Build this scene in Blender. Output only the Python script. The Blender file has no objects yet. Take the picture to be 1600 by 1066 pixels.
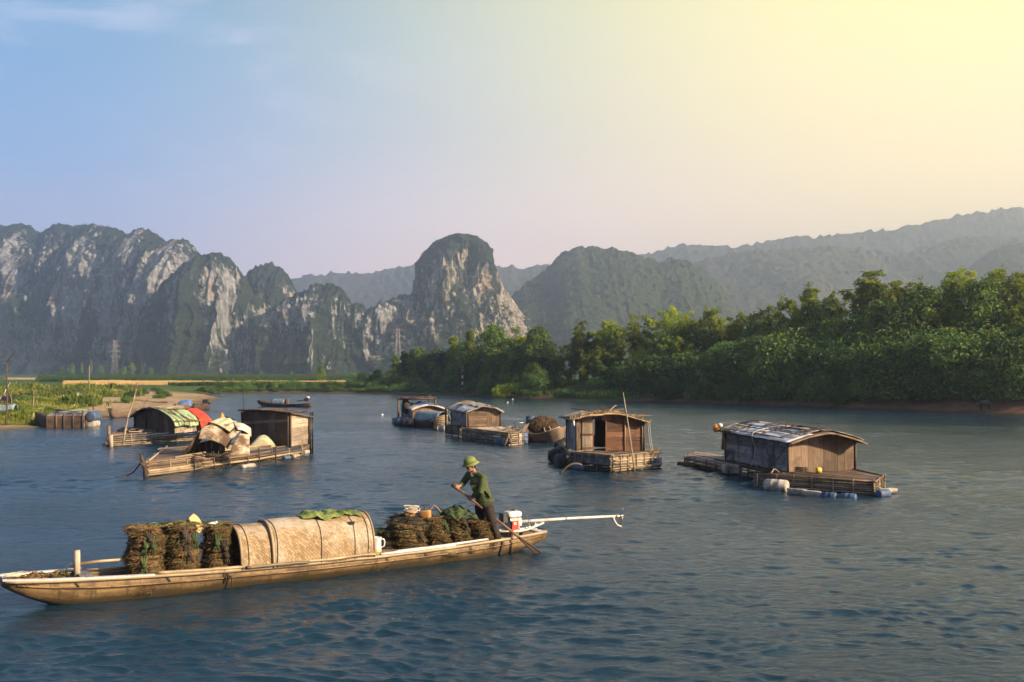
import bpy, math, random
import numpy as np
from mathutils import Vector, Matrix

# ------------------------------------------------------------------ camera, sky, sun, exposure
SC = bpy.context.scene
COL = SC.collection
random.seed(7)
RNG = np.random.default_rng(11)
F, HZ, CX, H = 1555.0, 582.0, 800.0, 3.5      # focal length, horizon row and centre column of the 1600 px photograph, eye height

cam_d = bpy.data.cameras.new("camera")
cam = bpy.data.objects.new("camera", cam_d)
COL.objects.link(cam)
cam.location = (0, 0, H)
cam.rotation_euler = (math.radians(90), 0, 0)
cam_d.sensor_width = 36.0
cam_d.lens = F / 1600 * 36.0
cam_d.shift_y = (HZ - 533.0) / 1600.0
cam_d.clip_start = 0.1
cam_d.clip_end = 20000
SC.camera = cam

SUN_AZ, SUN_EL = math.radians(116), math.radians(24)
SUN_DIR = Vector((math.sin(SUN_AZ) * math.cos(SUN_EL), math.cos(SUN_AZ) * math.cos(SUN_EL), math.sin(SUN_EL)))
sun_d = bpy.data.lights.new("sun", 'SUN')
sun_d.energy = 5.0
sun_d.color = (1.0, 0.79, 0.54)
sun_d.angle = math.radians(0.6)
sun = bpy.data.objects.new("sun", sun_d)
sun.rotation_euler = SUN_DIR.to_track_quat('Z', 'Y').to_euler()
COL.objects.link(sun)

world = bpy.data.worlds.new("World")
SC.world = world
world.use_nodes = True


def make_world():
    nt = world.node_tree
    nt.nodes.clear()
    N, Lk = nt.nodes.new, nt.links.new
    out = N('ShaderNodeOutputWorld')
    bg = N('ShaderNodeBackground')
    bg.inputs['Strength'].default_value = 0.1
    Lk(bg.outputs[0], out.inputs[0])
    sky = N('ShaderNodeTexSky')
    sky.sky_type = 'NISHITA'
    sky.sun_disc = False
    sky.sun_elevation = SUN_EL
    sky.sun_rotation = SUN_AZ
    sky.air_density = 1.2
    sky.dust_density = 1.0
    tc = N('ShaderNodeTexCoord')
    sep = N('ShaderNodeSeparateXYZ')
    Lk(tc.outputs['Generated'], sep.inputs[0])

    def math_(op, a, b=None):
        n = N('ShaderNodeMath'); n.operation = op
        for i, x in enumerate((a, b)):
            if x is None: continue
            if isinstance(x, (int, float)): n.inputs[i].default_value = x
            else: Lk(x, n.inputs[i])
        return n.outputs[0]

    def mrange(v, a, b, smooth=True, c=0.0, d=1.0):
        n = N('ShaderNodeMapRange')
        n.interpolation_type = 'SMOOTHSTEP' if smooth else 'LINEAR'
        Lk(v, n.inputs[0])
        for i, x in zip((1, 2, 3, 4), (a, b, c, d)): n.inputs[i].default_value = x
        return n.outputs[0]

    def ramp(v, stops):
        n = N('ShaderNodeValToRGB')
        Lk(v, n.inputs[0])
        e = n.color_ramp.elements
        e[0].position, e[0].color = stops[0][0], (*stops[0][1], 1)
        e[1].position, e[1].color = stops[-1][0], (*stops[-1][1], 1)
        for p, c in stops[1:-1]:
            k = e.new(p); k.color = (*c, 1)
        return n.outputs[0]

    def mix(f, a, b, mode='MIX'):
        n = N('ShaderNodeMix'); n.data_type = 'RGBA'; n.blend_type = mode
        if isinstance(f, (int, float)): n.inputs[0].default_value = f
        else: Lk(f, n.inputs[0])
        for i, x in ((6, a), (7, b)):
            if isinstance(x, tuple): n.inputs[i].default_value = (*x, 1)
            else: Lk(x, n.inputs[i])
        return n.outputs[2]
    x, y, z = sep.outputs
    el = math_('MULTIPLY', z, 2.0)                       # 0..0.5 of sin(elevation)
    # away from the sun: lavender horizon to clear blue
    cool = ramp(el, [(0.0, (0.66, 0.58, 0.72)), (0.18, (0.40, 0.41, 0.62)), (0.38, (0.18, 0.32, 0.55)), (0.64, (0.085, 0.25, 0.43)), (0.95, (0.035, 0.10, 0.22))])
    # towards the sun: cream horizon to lemon yellow, blue again high up
    warm = ramp(el, [(0.0, (1.50, 1.02, 0.68)), (0.22, (1.15, 0.84, 0.48)), (0.44, (0.97, 0.76, 0.36)), (0.70, (0.86, 0.74, 0.28)), (0.79, (0.30, 0.40, 0.38)), (0.87, (0.06, 0.16, 0.30)), (1.0, (0.035, 0.10, 0.22))])
    hyp = math_('SQRT', math_('ADD', math_('MULTIPLY', x, x), math_('MULTIPLY', y, y)))
    az = math_('DIVIDE', x, hyp)
    t = mrange(math_('ADD', az, math_('MULTIPLY', z, 0.10)), -0.46, 0.47)
    back = mrange(y, -0.5, 0.15)
    t = math_('MULTIPLY', t, back)
    grad = mix(t, cool, warm)
    pink = math_('MULTIPLY', math_('MULTIPLY', mrange(az, -0.42, -0.05), mrange(az, 0.40, 0.05)), mrange(el, 0.50, 0.0))
    grad = mix(math_('MULTIPLY', pink, 0.8), grad, (1.35, 0.90, 0.80))
    grad = mix(mrange(y, 0.25, -0.35), grad, mix(1.0, grad, (0.35, 0.36, 0.40), 'MULTIPLY'))      # unseen sky behind the camera, dimmed to cut the fill light
    # thin high cloud, a little on the cool side
    mp = N('ShaderNodeMapping'); Lk(tc.outputs['Generated'], mp.inputs[0]); mp.inputs['Scale'].default_value = (3.0, 3.0, 9.0)
    nz = N('ShaderNodeTexNoise'); Lk(mp.outputs[0], nz.inputs[0])
    nz.inputs['Scale'].default_value = 1.7; nz.inputs['Detail'].default_value = 8; nz.inputs['Roughness'].default_value = 0.62; nz.inputs['Distortion'].default_value = 0.5
    cl = math_('MULTIPLY', mrange(nz.outputs[0], 0.47, 0.76), mrange(az, 0.05, -0.3))
    cl = math_('MULTIPLY', cl, 0.42)
    grad = mix(cl, grad, (0.66, 0.60, 0.70))
    sc = N('ShaderNodeVectorMath'); sc.operation = 'SCALE'; Lk(grad, sc.inputs[0]); sc.inputs['Scale'].default_value = 8.0
    m = mrange(z, 0.45, 0.85, True, 0.94, 0.5)
    Lk(mix(m, sky.outputs[0], sc.outputs[0]), bg.inputs['Color'])


make_world()
SC.view_settings.view_transform = 'Standard'
SC.view_settings.look = 'None'
SC.view_settings.exposure = 1.22
SC.view_settings.gamma = 1.0
SC.render.engine = 'CYCLES'
cy = SC.cycles
cy.use_denoising = True
cy.denoiser = 'OPENIMAGEDENOISE'
cy.denoising_prefilter = 'ACCURATE'
cy.use_adaptive_sampling = True
cy.adaptive_threshold = 0.008
cy.max_bounces = 6
cy.diffuse_bounces = 2
cy.glossy_bounces = 3
cy.transmission_bounces = 4
cy.volume_bounces = 2
cy.transparent_max_bounces = 6
cy.sample_clamp_indirect = 3.0
cy.sample_clamp_direct = 8.0
cy.caustics_reflective = False
cy.caustics_refractive = False
cy.blur_glossy = 0.1
# ------------------------------------------------------------------ helpers
def V(*a): return Vector(a)


def W(px, py, z=0.0):
    """point at height z seen at this place of the photograph"""
    y = F * (H - z) / (py - HZ)
    return Vector(((px - CX) / F * y, y, z))


def P(px, py, y):
    return Vector(((px - CX) / F * y, y, H - (py - HZ) / F * y))


def hash3(ix, iy, iz):
    h = (ix * 73856093) ^ (iy * 19349663) ^ (iz * 83492791)
    h = (h ^ (h >> 13)) * 1274126177
    h = h ^ (h >> 16)
    return (h & 0xFFFF) / 65535.0


def vnoise(x, y, z):
    x, y, z = np.broadcast_arrays(np.asarray(x, float), np.asarray(y, float), np.asarray(z, float))
    ix, iy, iz = np.floor(x).astype(np.int64), np.floor(y).astype(np.int64), np.floor(z).astype(np.int64)
    fx, fy, fz = x - ix, y - iy, z - iz
    ux, uy, uz = (f * f * f * (f * (f * 6 - 15) + 10) for f in (fx, fy, fz))
    r = 0
    for dx in (0, 1):
        for dy in (0, 1):
            for dz in (0, 1):
                w = (ux if dx else 1 - ux) * (uy if dy else 1 - uy) * (uz if dz else 1 - uz)
                r = r + w * hash3(ix + dx, iy + dy, iz + dz)
    return r * 2 - 1


def fbm(x, y, z, octv=4, gain=0.5, lac=2.03):
    a, s, r = 1.0, 1.0, 0
    for k in range(octv):
        r = r + a * vnoise(x * s + 17.3 * k, y * s - 9.1 * k, z * s + 4.7 * k)
        a *= gain; s *= lac
    return r


def wpos(o):
    p = Vector((0, 0, 0))
    while o is not None:
        p = p + o.location; o = o.parent
    return p


class MB:
    """collects pieces of one mesh; every vertex keeps a grain coordinate and a tone of its piece"""
    def __init__(s):
        s.v, s.f, s.mi, s.sm, s.gc, s.pv = [], [], [], [], [], []

    def add(s, verts, faces, m=0, smooth=False, gc=None, pv=None):
        o = len(s.v)
        s.v.extend(tuple(p) for p in verts)
        s.f.extend(tuple(i + o for i in f) for f in faces)
        s.mi.extend([m] * len(faces)); s.sm.extend([smooth] * len(faces))
        s.gc.extend(gc if gc is not None else [tuple(p) for p in verts])
        if pv is None: pv = random.random()
        s.pv.extend(pv if isinstance(pv, (list, np.ndarray)) else [pv] * len(verts))

    def box(s, c, ax, ay, az, m=0, pv=None, taper=1.0):
        """centre and three half vectors"""
        c, ax, ay, az = Vector(c), Vector(ax), Vector(ay), Vector(az)
        vs, gc = [], []
        sd = random.random() * 50
        lx, ly, lz = ax.length, ay.length, az.length
        for k in (-1, 1):
            t = taper if k > 0 else 1.0
            for i, j in ((-1, -1), (1, -1), (1, 1), (-1, 1)):
                vs.append(c + ax * (i * t) + ay * (j * t) + az * k)
                gc.append((i * lx, j * ly + k * lz, sd))
        s.add(vs, [(3, 2, 1, 0), (4, 5, 6, 7), (0, 1, 5, 4), (1, 2, 6, 5), (2, 3, 7, 6), (3, 0, 4, 7)], m, False, gc, pv)

    def hexa(s, b4, t4, m=0, pv=None):
        vs = list(b4) + list(t4)
        s.add(vs, [(3, 2, 1, 0), (4, 5, 6, 7), (0, 1, 5, 4), (1, 2, 6, 5), (2, 3, 7, 6), (3, 0, 4, 7)], m, False, None, pv)

    def plank(s, a, b, wv, tv, m=0, pv=None):
        """board from a to b, half width vector wv, half thickness vector tv"""
        a, b = Vector(a), Vector(b)
        s.box((a + b) / 2, (b - a) / 2, wv, tv, m, pv)

    def tube(s, pts, r, n=7, m=0, pv=None, caps=True, closed=False):
        pts = [Vector(p) for p in pts]
        k = len(pts)
        if not isinstance(r, (list, tuple)): r = [r] * k
        vs, gc, fs = [], [], []
        up = None
        sd = random.random() * 50
        run = 0.0
        for i, p in enumerate(pts):
            if closed: d = pts[(i + 1) % k] - pts[i - 1]
            else: d = pts[min(i + 1, k - 1)] - pts[max(i - 1, 0)]
            if d.length < 1e-9: d = Vector((0, 0, 1))
            d.normalize()
            if up is None:
                up = Vector((0, 0, 1)) if abs(d.z) < 0.9 else Vector((1, 0, 0))
            sx = d.cross(up)
            if sx.length < 1e-6: sx = d.cross(Vector((0.3, 1, 0.2)))
            sx.normalize(); up = sx.cross(d).normalized()
            if i: run += (p - pts[i - 1]).length
            for j in range(n):
                a = 2 * math.pi * j / n
                vs.append(p + sx * (math.cos(a) * r[i]) + up * (math.sin(a) * r[i]))
                gc.append((run, math.cos(a) * r[i] + math.sin(a) * r[i], sd))
        for i in range(k if closed else k - 1):
            i2 = (i + 1) % k
            for j in range(n):
                j2 = (j + 1) % n
                fs.append((i * n + j, i * n + j2, i2 * n + j2, i2 * n + j))
        if caps and not closed:
            fs.append(tuple(range(n - 1, -1, -1))); fs.append(tuple((k - 1) * n + j for j in range(n)))
        s.add(vs, fs, m, n > 4, gc, pv)

    def lathe(s, o, axis, prof, n=16, m=0, pv=None, sq=None):
        """profile of (radius, height) turned about an axis"""
        o, ax = Vector(o), Vector(axis).normalized()
        e1 = ax.cross(Vector((0, 0, 1)) if abs(ax.z) < 0.9 else Vector((1, 0, 0))).normalized()
        e2 = ax.cross(e1)
        vs, fs = [], []
        k = len(prof)
        for r, h in prof:
            for j in range(n):
                a = 2 * math.pi * j / n
                vs.append(o + ax * h + (e1 * math.cos(a) + e2 * math.sin(a) * (sq or 1)) * r)
        for i in range(k - 1):
            for j in range(n):
                j2 = (j + 1) % n
                fs.append((i * n + j, i * n + j2, i * n + n + j2, i * n + n + j))
        fs.append(tuple(range(n - 1, -1, -1))); fs.append(tuple((k - 1) * n + j for j in range(n)))
        s.add(vs, fs, m, True, None, pv)

    def ell(s, c, r, rot=None, n=12, k=8, m=0, pv=None, jit=0.0):
        """ellipsoid, radii r, optional rotation matrix"""
        c = Vector(c)
        vs, fs = [], []
        for i in range(k + 1):
            t = math.pi * i / k
            for j in range(n):
                a = 2 * math.pi * j / n
                q = Vector((math.sin(t) * math.cos(a) * r[0], math.sin(t) * math.sin(a) * r[1], math.cos(t) * r[2])) * (1 + random.uniform(-jit, jit))
                if rot is not None: q = rot @ q
                vs.append(c + q)
        for i in range(k):
            for j in range(n):
                j2 = (j + 1) % n
                fs.append((i * n + j, (i + 1) * n + j, (i + 1) * n + j2, i * n + j2))
        s.add(vs, fs, m, True, None, pv)

    def sheet(s, fn, nu, nv, th=0.02, m=0, smooth=True, pv=None, gs=None):
        """thick sheet over fn(u, v) -> Vector; th is the thickness to the back"""
        g = [[Vector(fn(i / nu, j / nv)) for j in range(nv + 1)] for i in range(nu + 1)]
        top, bot, gc = [], [], []
        for i in range(nu + 1):
            for j in range(nv + 1):
                du = g[min(i + 1, nu)][j] - g[max(i - 1, 0)][j]
                dv = g[i][min(j + 1, nv)] - g[i][max(j - 1, 0)]
                n = du.cross(dv)
                n = n.normalized() if n.length > 1e-9 else Vector((0, 0, 1))
                top.append(g[i][j]); bot.append(g[i][j] - n * th)
                gc.append(tuple(g[i][j]) if gs is None else (i / nu * gs[0], j / nv * gs[1], gs[2] if len(gs) > 2 else 0))
        w = nv + 1
        off = len(top)
        fs = []
        for i in range(nu):
            for j in range(nv):
                a, b, c, d = i * w + j, (i + 1) * w + j, (i + 1) * w + j + 1, i * w + j + 1
                fs.append((a, b, c, d)); fs.append((off + d, off + c, off + b, off + a))
        for i in range(nu):
            for j, fl in ((0, 1), (nv, 0)):
                a, b = i * w + j, (i + 1) * w + j
                fs.append((b, a, off + a, off + b) if fl else (a, b, off + b, off + a))
        for j in range(nv):
            for i, fl in ((0, 0), (nu, 1)):
                a, b = i * w + j, i * w + j + 1
                fs.append((b, a, off + a, off + b) if fl else (a, b, off + b, off + a))
        s.add(top + bot, fs, m, smooth, gc + gc, pv)

    def build(s, name, mats, parent=None):
        me = bpy.data.meshes.new(name)
        o0 = wpos(parent) if parent is not None else Vector((0, 0, 0))
        vs = [(x - o0.x, y - o0.y, z - o0.z) for x, y, z in s.v]
        me.from_pydata(vs, [], s.f)
        if not isinstance(mats, (list, tuple)): mats = [mats]
        for mm in mats: me.materials.append(mm)
        me.polygons.foreach_set('material_index', np.array(s.mi, np.int32))
        me.polygons.foreach_set('use_smooth', np.array(s.sm, bool))
        a = me.attributes.new('gc', 'FLOAT_VECTOR', 'POINT')
        a.data.foreach_set('vector', np.array(s.gc, np.float32).ravel())
        a = me.attributes.new('pv', 'FLOAT', 'POINT')
        a.data.foreach_set('value', np.array(s.pv, np.float32))
        me.update()
        o = bpy.data.objects.new(name, me)
        COL.objects.link(o)
        if parent is not None: o.parent = parent
        return o


def np_mesh(name, verts, faces, mats, parent=None, smooth=True, attrs=None, mi=None):
    """fast mesh out of arrays (quads or triangles)"""
    me = bpy.data.meshes.new(name)
    nv, nf, k = len(verts), len(faces), faces.shape[1]
    me.vertices.add(nv); me.vertices.foreach_set('co', np.asarray(verts, np.float32).ravel())
    me.loops.add(nf * k); me.loops.foreach_set('vertex_index', np.asarray(faces, np.int32).ravel())
    me.polygons.add(nf); me.polygons.foreach_set('loop_start', np.arange(0, nf * k, k, dtype=np.int32))
    me.polygons.foreach_set('loop_total', np.full(nf, k, np.int32))
    if not isinstance(mats, (list, tuple)): mats = [mats]
    for mm in mats: me.materials.append(mm)
    if mi is not None: me.polygons.foreach_set('material_index', np.asarray(mi, np.int32))
    for nm, arr in (attrs or {}).items():
        if arr.ndim == 2:
            a = me.attributes.new(nm, 'FLOAT_VECTOR', 'POINT'); a.data.foreach_set('vector', arr.astype(np.float32).ravel())
        else:
            a = me.attributes.new(nm, 'FLOAT', 'POINT'); a.data.foreach_set('value', arr.astype(np.float32))
    me.update(calc_edges=True)
    me.polygons.foreach_set('use_smooth', np.full(nf, smooth, bool))
    me.validate()
    o = bpy.data.objects.new(name, me)
    COL.objects.link(o)
    if parent is not None: o.parent = parent
    return o


def grid_faces(nu, nv):
    i, j = np.meshgrid(np.arange(nu - 1), np.arange(nv - 1), indexing='ij')
    a = (i * nv + j).ravel()
    return np.stack([a, a + nv, a + nv + 1, a + 1], 1)


def tag(o, label=None, cat=None, group=None, kind=None):
    if label: o['label'] = label
    if cat: o['category'] = cat
    if group: o['group'] = group
    if kind: o['kind'] = kind
    return o


def thing(name, label, cat, loc=(0, 0, 0), group=None):
    o = bpy.data.objects.new(name, None)
    o.empty_display_size = 0.2
    COL.objects.link(o); o.location = loc
    return tag(o, label, cat, group)


def copy_tree(o, parent=None):
    c = o.copy(); COL.objects.link(c); c.parent = parent
    for ch in list(o.children): copy_tree(ch, c)
    return c


# ------------------------------------------------------------------ materials
def new_mat(name):
    m = bpy.data.materials.new(name); m.use_nodes = True
    nt = m.node_tree; nt.nodes.clear()
    out = nt.nodes.new('ShaderNodeOutputMaterial')
    return m, nt, out


def mixc(nt, f, a, b, mode='MIX'):
    n = nt.nodes.new('ShaderNodeMix'); n.data_type = 'RGBA'; n.blend_type = mode
    if isinstance(f, (int, float)): n.inputs[0].default_value = f
    else: nt.links.new(f, n.inputs[0])
    for i, x in ((6, a), (7, b)):
        if isinstance(x, (tuple, list)): n.inputs[i].default_value = (*x[:3], 1)
        else: nt.links.new(x, n.inputs[i])
    return n.outputs[2]


def mth(nt, op, a, b=None, c=None):
    n = nt.nodes.new('ShaderNodeMath'); n.operation = op
    for i, x in enumerate((a, b, c)):
        if x is None: continue
        if isinstance(x, (int, float)): n.inputs[i].default_value = x
        else: nt.links.new(x, n.inputs[i])
    return n.outputs[0]


def mpr(nt, v, a, b, c=0.0, d=1.0, smooth=True):
    n = nt.nodes.new('ShaderNodeMapRange'); n.interpolation_type = 'SMOOTHSTEP' if smooth else 'LINEAR'
    nt.links.new(v, n.inputs[0])
    for i, x in zip((1, 2, 3, 4), (a, b, c, d)): n.inputs[i].default_value = x
    return n.outputs[0]


def noi(nt, vec, sc, stretch=(1, 1, 1), det=5, rough=0.55, dist=0.0):
    mp = nt.nodes.new('ShaderNodeMapping'); nt.links.new(vec, mp.inputs[0]); mp.inputs['Scale'].default_value = stretch
    n = nt.nodes.new('ShaderNodeTexNoise'); nt.links.new(mp.outputs[0], n.inputs[0])
    n.inputs['Scale'].default_value = sc; n.inputs['Detail'].default_value = det
    n.inputs['Roughness'].default_value = rough; n.inputs['Distortion'].default_value = dist
    return n.outputs[0]


def attr(nt, name, out='Vector'):
    n = nt.nodes.new('ShaderNodeAttribute'); n.attribute_name = name
    return n.outputs[out]


def pmat(name, a, b, rough=0.75, sc=6.0, stretch=(1, 1, 1), tone=0.45, stain=None, stain_amt=0.5, bump=0.4, spec=0.25, metal=0.0, transl=0.0, bd=0.01, lo=0.3, hi=0.7):
    """two-tone weathered surface: grain noise along the piece, a tone per piece, patches of stain"""
    m, nt, out = new_mat(name)
    gc = attr(nt, 'gc')
    n1 = noi(nt, gc, sc, stretch, 6, 0.6)
    c = mixc(nt, mpr(nt, n1, lo, hi), a, b)
    pv = attr(nt, 'pv', 'Fac')
    c = mixc(nt, 1.0, c, mpr(nt, pv, 0, 1, 1 - tone, 1 + tone, False), 'MULTIPLY')
    tc = nt.nodes.new('ShaderNodeTexCoord')
    n2 = noi(nt, tc.outputs['Object'], 1.6, (1, 1, 1), 7, 0.65)
    if stain is not None:
        c = mixc(nt, mth(nt, 'MULTIPLY', mpr(nt, n2, 0.48, 0.62), stain_amt), c, stain)
    bs = nt.nodes.new('ShaderNodeBsdfPrincipled')
    nt.links.new(c, bs.inputs['Base Color'])
    nt.links.new(mpr(nt, n1, 0.2, 0.8, max(rough - .12, .05), min(rough + .12, 1), False), bs.inputs['Roughness'])
    bs.inputs['Specular IOR Level'].default_value = spec
    bs.inputs['Metallic'].default_value = metal
    if bump:
        bp = nt.nodes.new('ShaderNodeBump'); bp.inputs['Strength'].default_value = bump; bp.inputs['Distance'].default_value = bd
        nt.links.new(n1, bp.inputs['Height']); nt.links.new(bp.outputs[0], bs.inputs['Normal'])
    if transl:
        tr = nt.nodes.new('ShaderNodeBsdfTranslucent'); nt.links.new(c, tr.inputs[0])
        ms = nt.nodes.new('ShaderNodeMixShader'); ms.inputs[0].default_value = transl
        nt.links.new(bs.outputs[0], ms.inputs[1]); nt.links.new(tr.outputs[0], ms.inputs[2])
        nt.links.new(ms.outputs[0], out.inputs[0])
    else:
        nt.links.new(bs.outputs[0], out.inputs[0])
    return m


GR = (0.9, 14, 1)      # grain runs along the board
M = {}
M['wood'] = pmat('weathered_wood', (0.115, 0.075, 0.048), (0.265, 0.18, 0.118), sc=3, stretch=GR, stain=(0.07, 0.05, 0.04), stain_amt=.6)
M['wood_dark'] = pmat('dark_wood', (0.055, 0.036, 0.026), (0.15, 0.095, 0.062), sc=3, stretch=GR, stain=(0.03, 0.025, 0.022), stain_amt=.6)
M['wood_red'] = pmat('red_brown_wood', (0.12, 0.055, 0.032), (0.24, 0.125, 0.07), sc=3, stretch=GR, stain=(0.06, 0.04, 0.03), stain_amt=.5)
M['wood_grey'] = pmat('grey_wood', (0.13, 0.125, 0.12), (0.36, 0.34, 0.32), sc=3, stretch=GR, stain=(0.05, 0.05, 0.055), stain_amt=.8)
M['wood_pale'] = pmat('pale_wood', (0.24, 0.18, 0.125), (0.45, 0.355, 0.26), sc=3, stretch=GR, stain=(0.15, 0.10, 0.06), stain_amt=.5)
M['bamboo'] = pmat('bamboo_pole', (0.20, 0.14, 0.08), (0.42, 0.315, 0.185), rough=.5, sc=2, stretch=(.7, 20, 1), stain=(0.12, 0.08, 0.05), stain_amt=.5, spec=.4, bump=.2)
M['bamboo_grey'] = pmat('old_bamboo', (0.15, 0.115, 0.08), (0.36, 0.28, 0.19), sc=2, stretch=(.7, 20, 1), stain=(0.05, 0.04, 0.035), stain_amt=.7)
M['hull'] = pmat('varnished_hull', (0.22, 0.125, 0.05), (0.42, 0.26, 0.11), rough=.42, sc=1.6, stretch=(.8, 10, 10), tone=.1, stain=(0.17, 0.09, 0.035), stain_amt=.55, spec=.5, bump=.12)
M['hull_in'] = pmat('hull_inside', (0.11, 0.075, 0.05), (0.24, 0.16, 0.10), rough=.7, sc=2, stretch=(.8, 10, 10), tone=.1, stain=(0.05, 0.035, 0.03))
M['white_paint'] = pmat('worn_white_paint', (0.52, 0.49, 0.45), (0.74, 0.71, 0.67), rough=.5, sc=4, stretch=(1, 6, 1), tone=.1, stain=(0.30, 0.23, 0.16), stain_amt=.5)
M['thatch'] = pmat('dry_thatch', (0.20, 0.13, 0.065), (0.46, 0.33, 0.18), rough=.9, sc=5, stretch=(1, 12, 1), stain=(0.08, 0.055, 0.035), bump=.6)
M['thatch_dark'] = pmat('old_thatch', (0.055, 0.042, 0.032), (0.16, 0.11, 0.075), rough=.9, sc=5, stretch=(1, 12, 1), stain=(0.03, 0.025, 0.02), bump=.6)
M['sheet'] = pmat('pale_plastic_sheet', (0.50, 0.50, 0.50), (0.72, 0.71, 0.69), rough=.45, sc=2.5, tone=.2, stain=(0.24, 0.20, 0.16), stain_amt=.6, spec=.45, bump=.25)
M['felt'] = pmat('weathered_roof_sheet', (0.33, 0.27, 0.21), (0.60, 0.52, 0.42), rough=.8, sc=2.5, tone=.25, stain=(0.20, 0.15, 0.11), stain_amt=.7)
M['moss'] = pmat('mossy_tin', (0.28, 0.18, 0.10), (0.60, 0.49, 0.36), rough=.7, sc=2.2, stretch=(1, 3, 1), tone=.2, stain=(0.10, 0.055, 0.03), stain_amt=.95, bump=.4)
M['tarp_green'] = pmat('faded_green_tarp', (0.20, 0.30, 0.13), (0.38, 0.46, 0.24), rough=.7, sc=3, tone=.2, stain=(0.30, 0.22, 0.14), stain_amt=.5)
M['mat_green'] = pmat('green_mat', (0.36, 0.40, 0.23), (0.52, 0.53, 0.33), rough=.8, sc=5, tone=.15, stain=(0.36, 0.22, 0.14), stain_amt=.6)
M['cloth_green'] = pmat('olive_cloth', (0.12, 0.16, 0.035), (0.27, 0.31, 0.09), rough=.85, sc=4, tone=.1, stain=(0.06, 0.09, 0.03))
M['stubble'] = pmat('golden_stubble', (0.45, 0.30, 0.12), (0.66, 0.47, 0.22), rough=.9, sc=3, tone=.25, bump=0)
M['net_olive'] = pmat('olive_net', (0.022, 0.038, 0.014), (0.075, 0.10, 0.036), rough=.9, sc=9, tone=.3, bump=.8)
M['cloth_red'] = pmat('orange_red_cloth', (0.50, 0.035, 0.018), (0.64, 0.075, 0.03), rough=.85, sc=4, tone=.1)
M['tarp_blue'] = pmat('blue_tarp', (0.03, 0.09, 0.28), (0.10, 0.22, 0.50), rough=.55, sc=3, tone=.2, stain=(0.35, 0.36, 0.38), stain_amt=.5)
M['drum_blue'] = pmat('blue_drum', (0.045, 0.075, 0.14), (0.09, 0.14, 0.23), rough=.5, sc=3, tone=.3, stain=(0.10, 0.10, 0.10), stain_amt=.6)
M['drum_black'] = pmat('black_drum', (0.018, 0.020, 0.022), (0.05, 0.05, 0.052), rough=.5, sc=4, tone=.3, stain=(0.10, 0.07, 0.05), stain_amt=.5)
M['foam'] = pmat('weathered_foam', (0.30, 0.26, 0.20), (0.55, 0.50, 0.43), rough=.9, sc=4, tone=.15, stain=(0.22, 0.13, 0.08), stain_amt=.75)
M['foam_orange'] = pmat('orange_foam', (0.50, 0.22, 0.06), (0.62, 0.33, 0.12), rough=.9, sc=5, tone=.2, stain=(0.25, 0.13, 0.06))
M['foam_yellow'] = pmat('yellow_foam', (0.55, 0.36, 0.13), (0.70, 0.52, 0.22), rough=.9, sc=5, tone=.1)
M['plastic_white'] = pmat('white_plastic', (0.62, 0.60, 0.55), (0.78, 0.76, 0.72), rough=.35, sc=4, tone=.05, spec=.5, bump=.05, stain=(0.50, 0.42, 0.33), stain_amt=.4)
M['plastic_yellow'] = pmat('yellow_plastic', (0.62, 0.42, 0.04), (0.75, 0.55, 0.08), rough=.4, sc=4, tone=.05, spec=.5, bump=.05)
M['plastic_orange'] = pmat('orange_plastic', (0.62, 0.20, 0.02), (0.75, 0.30, 0.04), rough=.4, sc=4, tone=.05, spec=.5, bump=.05)
M['rope_white'] = pmat('pale_rope', (0.45, 0.38, 0.28), (0.70, 0.62, 0.50), rough=.9, sc=30, tone=.2)
M['rope_dark'] = pmat('dark_rope', (0.03, 0.025, 0.02), (0.08, 0.06, 0.045), rough=.9, sc=30, tone=.3)
M['net'] = pmat('brown_net', (0.055, 0.034, 0.015), (0.22, 0.132, 0.055), rough=.85, sc=5, stretch=(2, 16, 1), tone=.55, stain=(0.05, 0.033, 0.02), stain_amt=.5, bump=.6)
M['net_green'] = pmat('green_net', (0.045, 0.075, 0.025), (0.12, 0.17, 0.055), rough=.8, sc=6, tone=.4)
M['net_dark'] = pmat('dark_net', (0.022, 0.020, 0.016), (0.075, 0.055, 0.036), rough=.9, sc=6, stretch=(2, 12, 1), tone=.4, bump=.6)
M['brush'] = pmat('dry_brushwood', (0.06, 0.038, 0.02), (0.20, 0.125, 0.06), rough=.9, sc=6, tone=.6)
M['metal_white'] = pmat('cream_painted_metal', (0.60, 0.55, 0.47), (0.76, 0.71, 0.62), rough=.35, sc=6, tone=.05, spec=.5, bump=.05, stain=(0.35, 0.24, 0.15), stain_amt=.4)
M['metal_red'] = pmat('red_metal', (0.55, 0.03, 0.02), (0.66, 0.06, 0.03), rough=.35, sc=6, tone=.05, spec=.5, bump=.05)
M['metal_grey'] = pmat('grey_metal', (0.20, 0.20, 0.20), (0.40, 0.39, 0.37), rough=.4, sc=8, tone=.3, metal=.8, spec=.5)
M['metal_black'] = pmat('black_metal', (0.012, 0.012, 0.013), (0.035, 0.033, 0.03), rough=.4, sc=8, tone=.2, spec=.5)
M['galv'] = pmat('galvanised_steel', (0.34, 0.31, 0.29), (0.46, 0.42, 0.39), rough=.5, sc=2, tone=.1, bump=0)
M['tower_red'] = pmat('red_painted_steel', (0.38, 0.11, 0.07), (0.45, 0.16, 0.10), rough=.5, sc=2, tone=.1, bump=0)
M['skin'] = pmat('tanned_skin', (0.24, 0.115, 0.065), (0.34, 0.18, 0.11), rough=.55, sc=12, tone=.03, spec=.35, bump=.1, bd=.002)
M['jacket'] = pmat('olive_jacket', (0.050, 0.066, 0.024), (0.095, 0.115, 0.042), rough=.9, sc=5, tone=.08, bump=.5, bd=.02)
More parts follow.
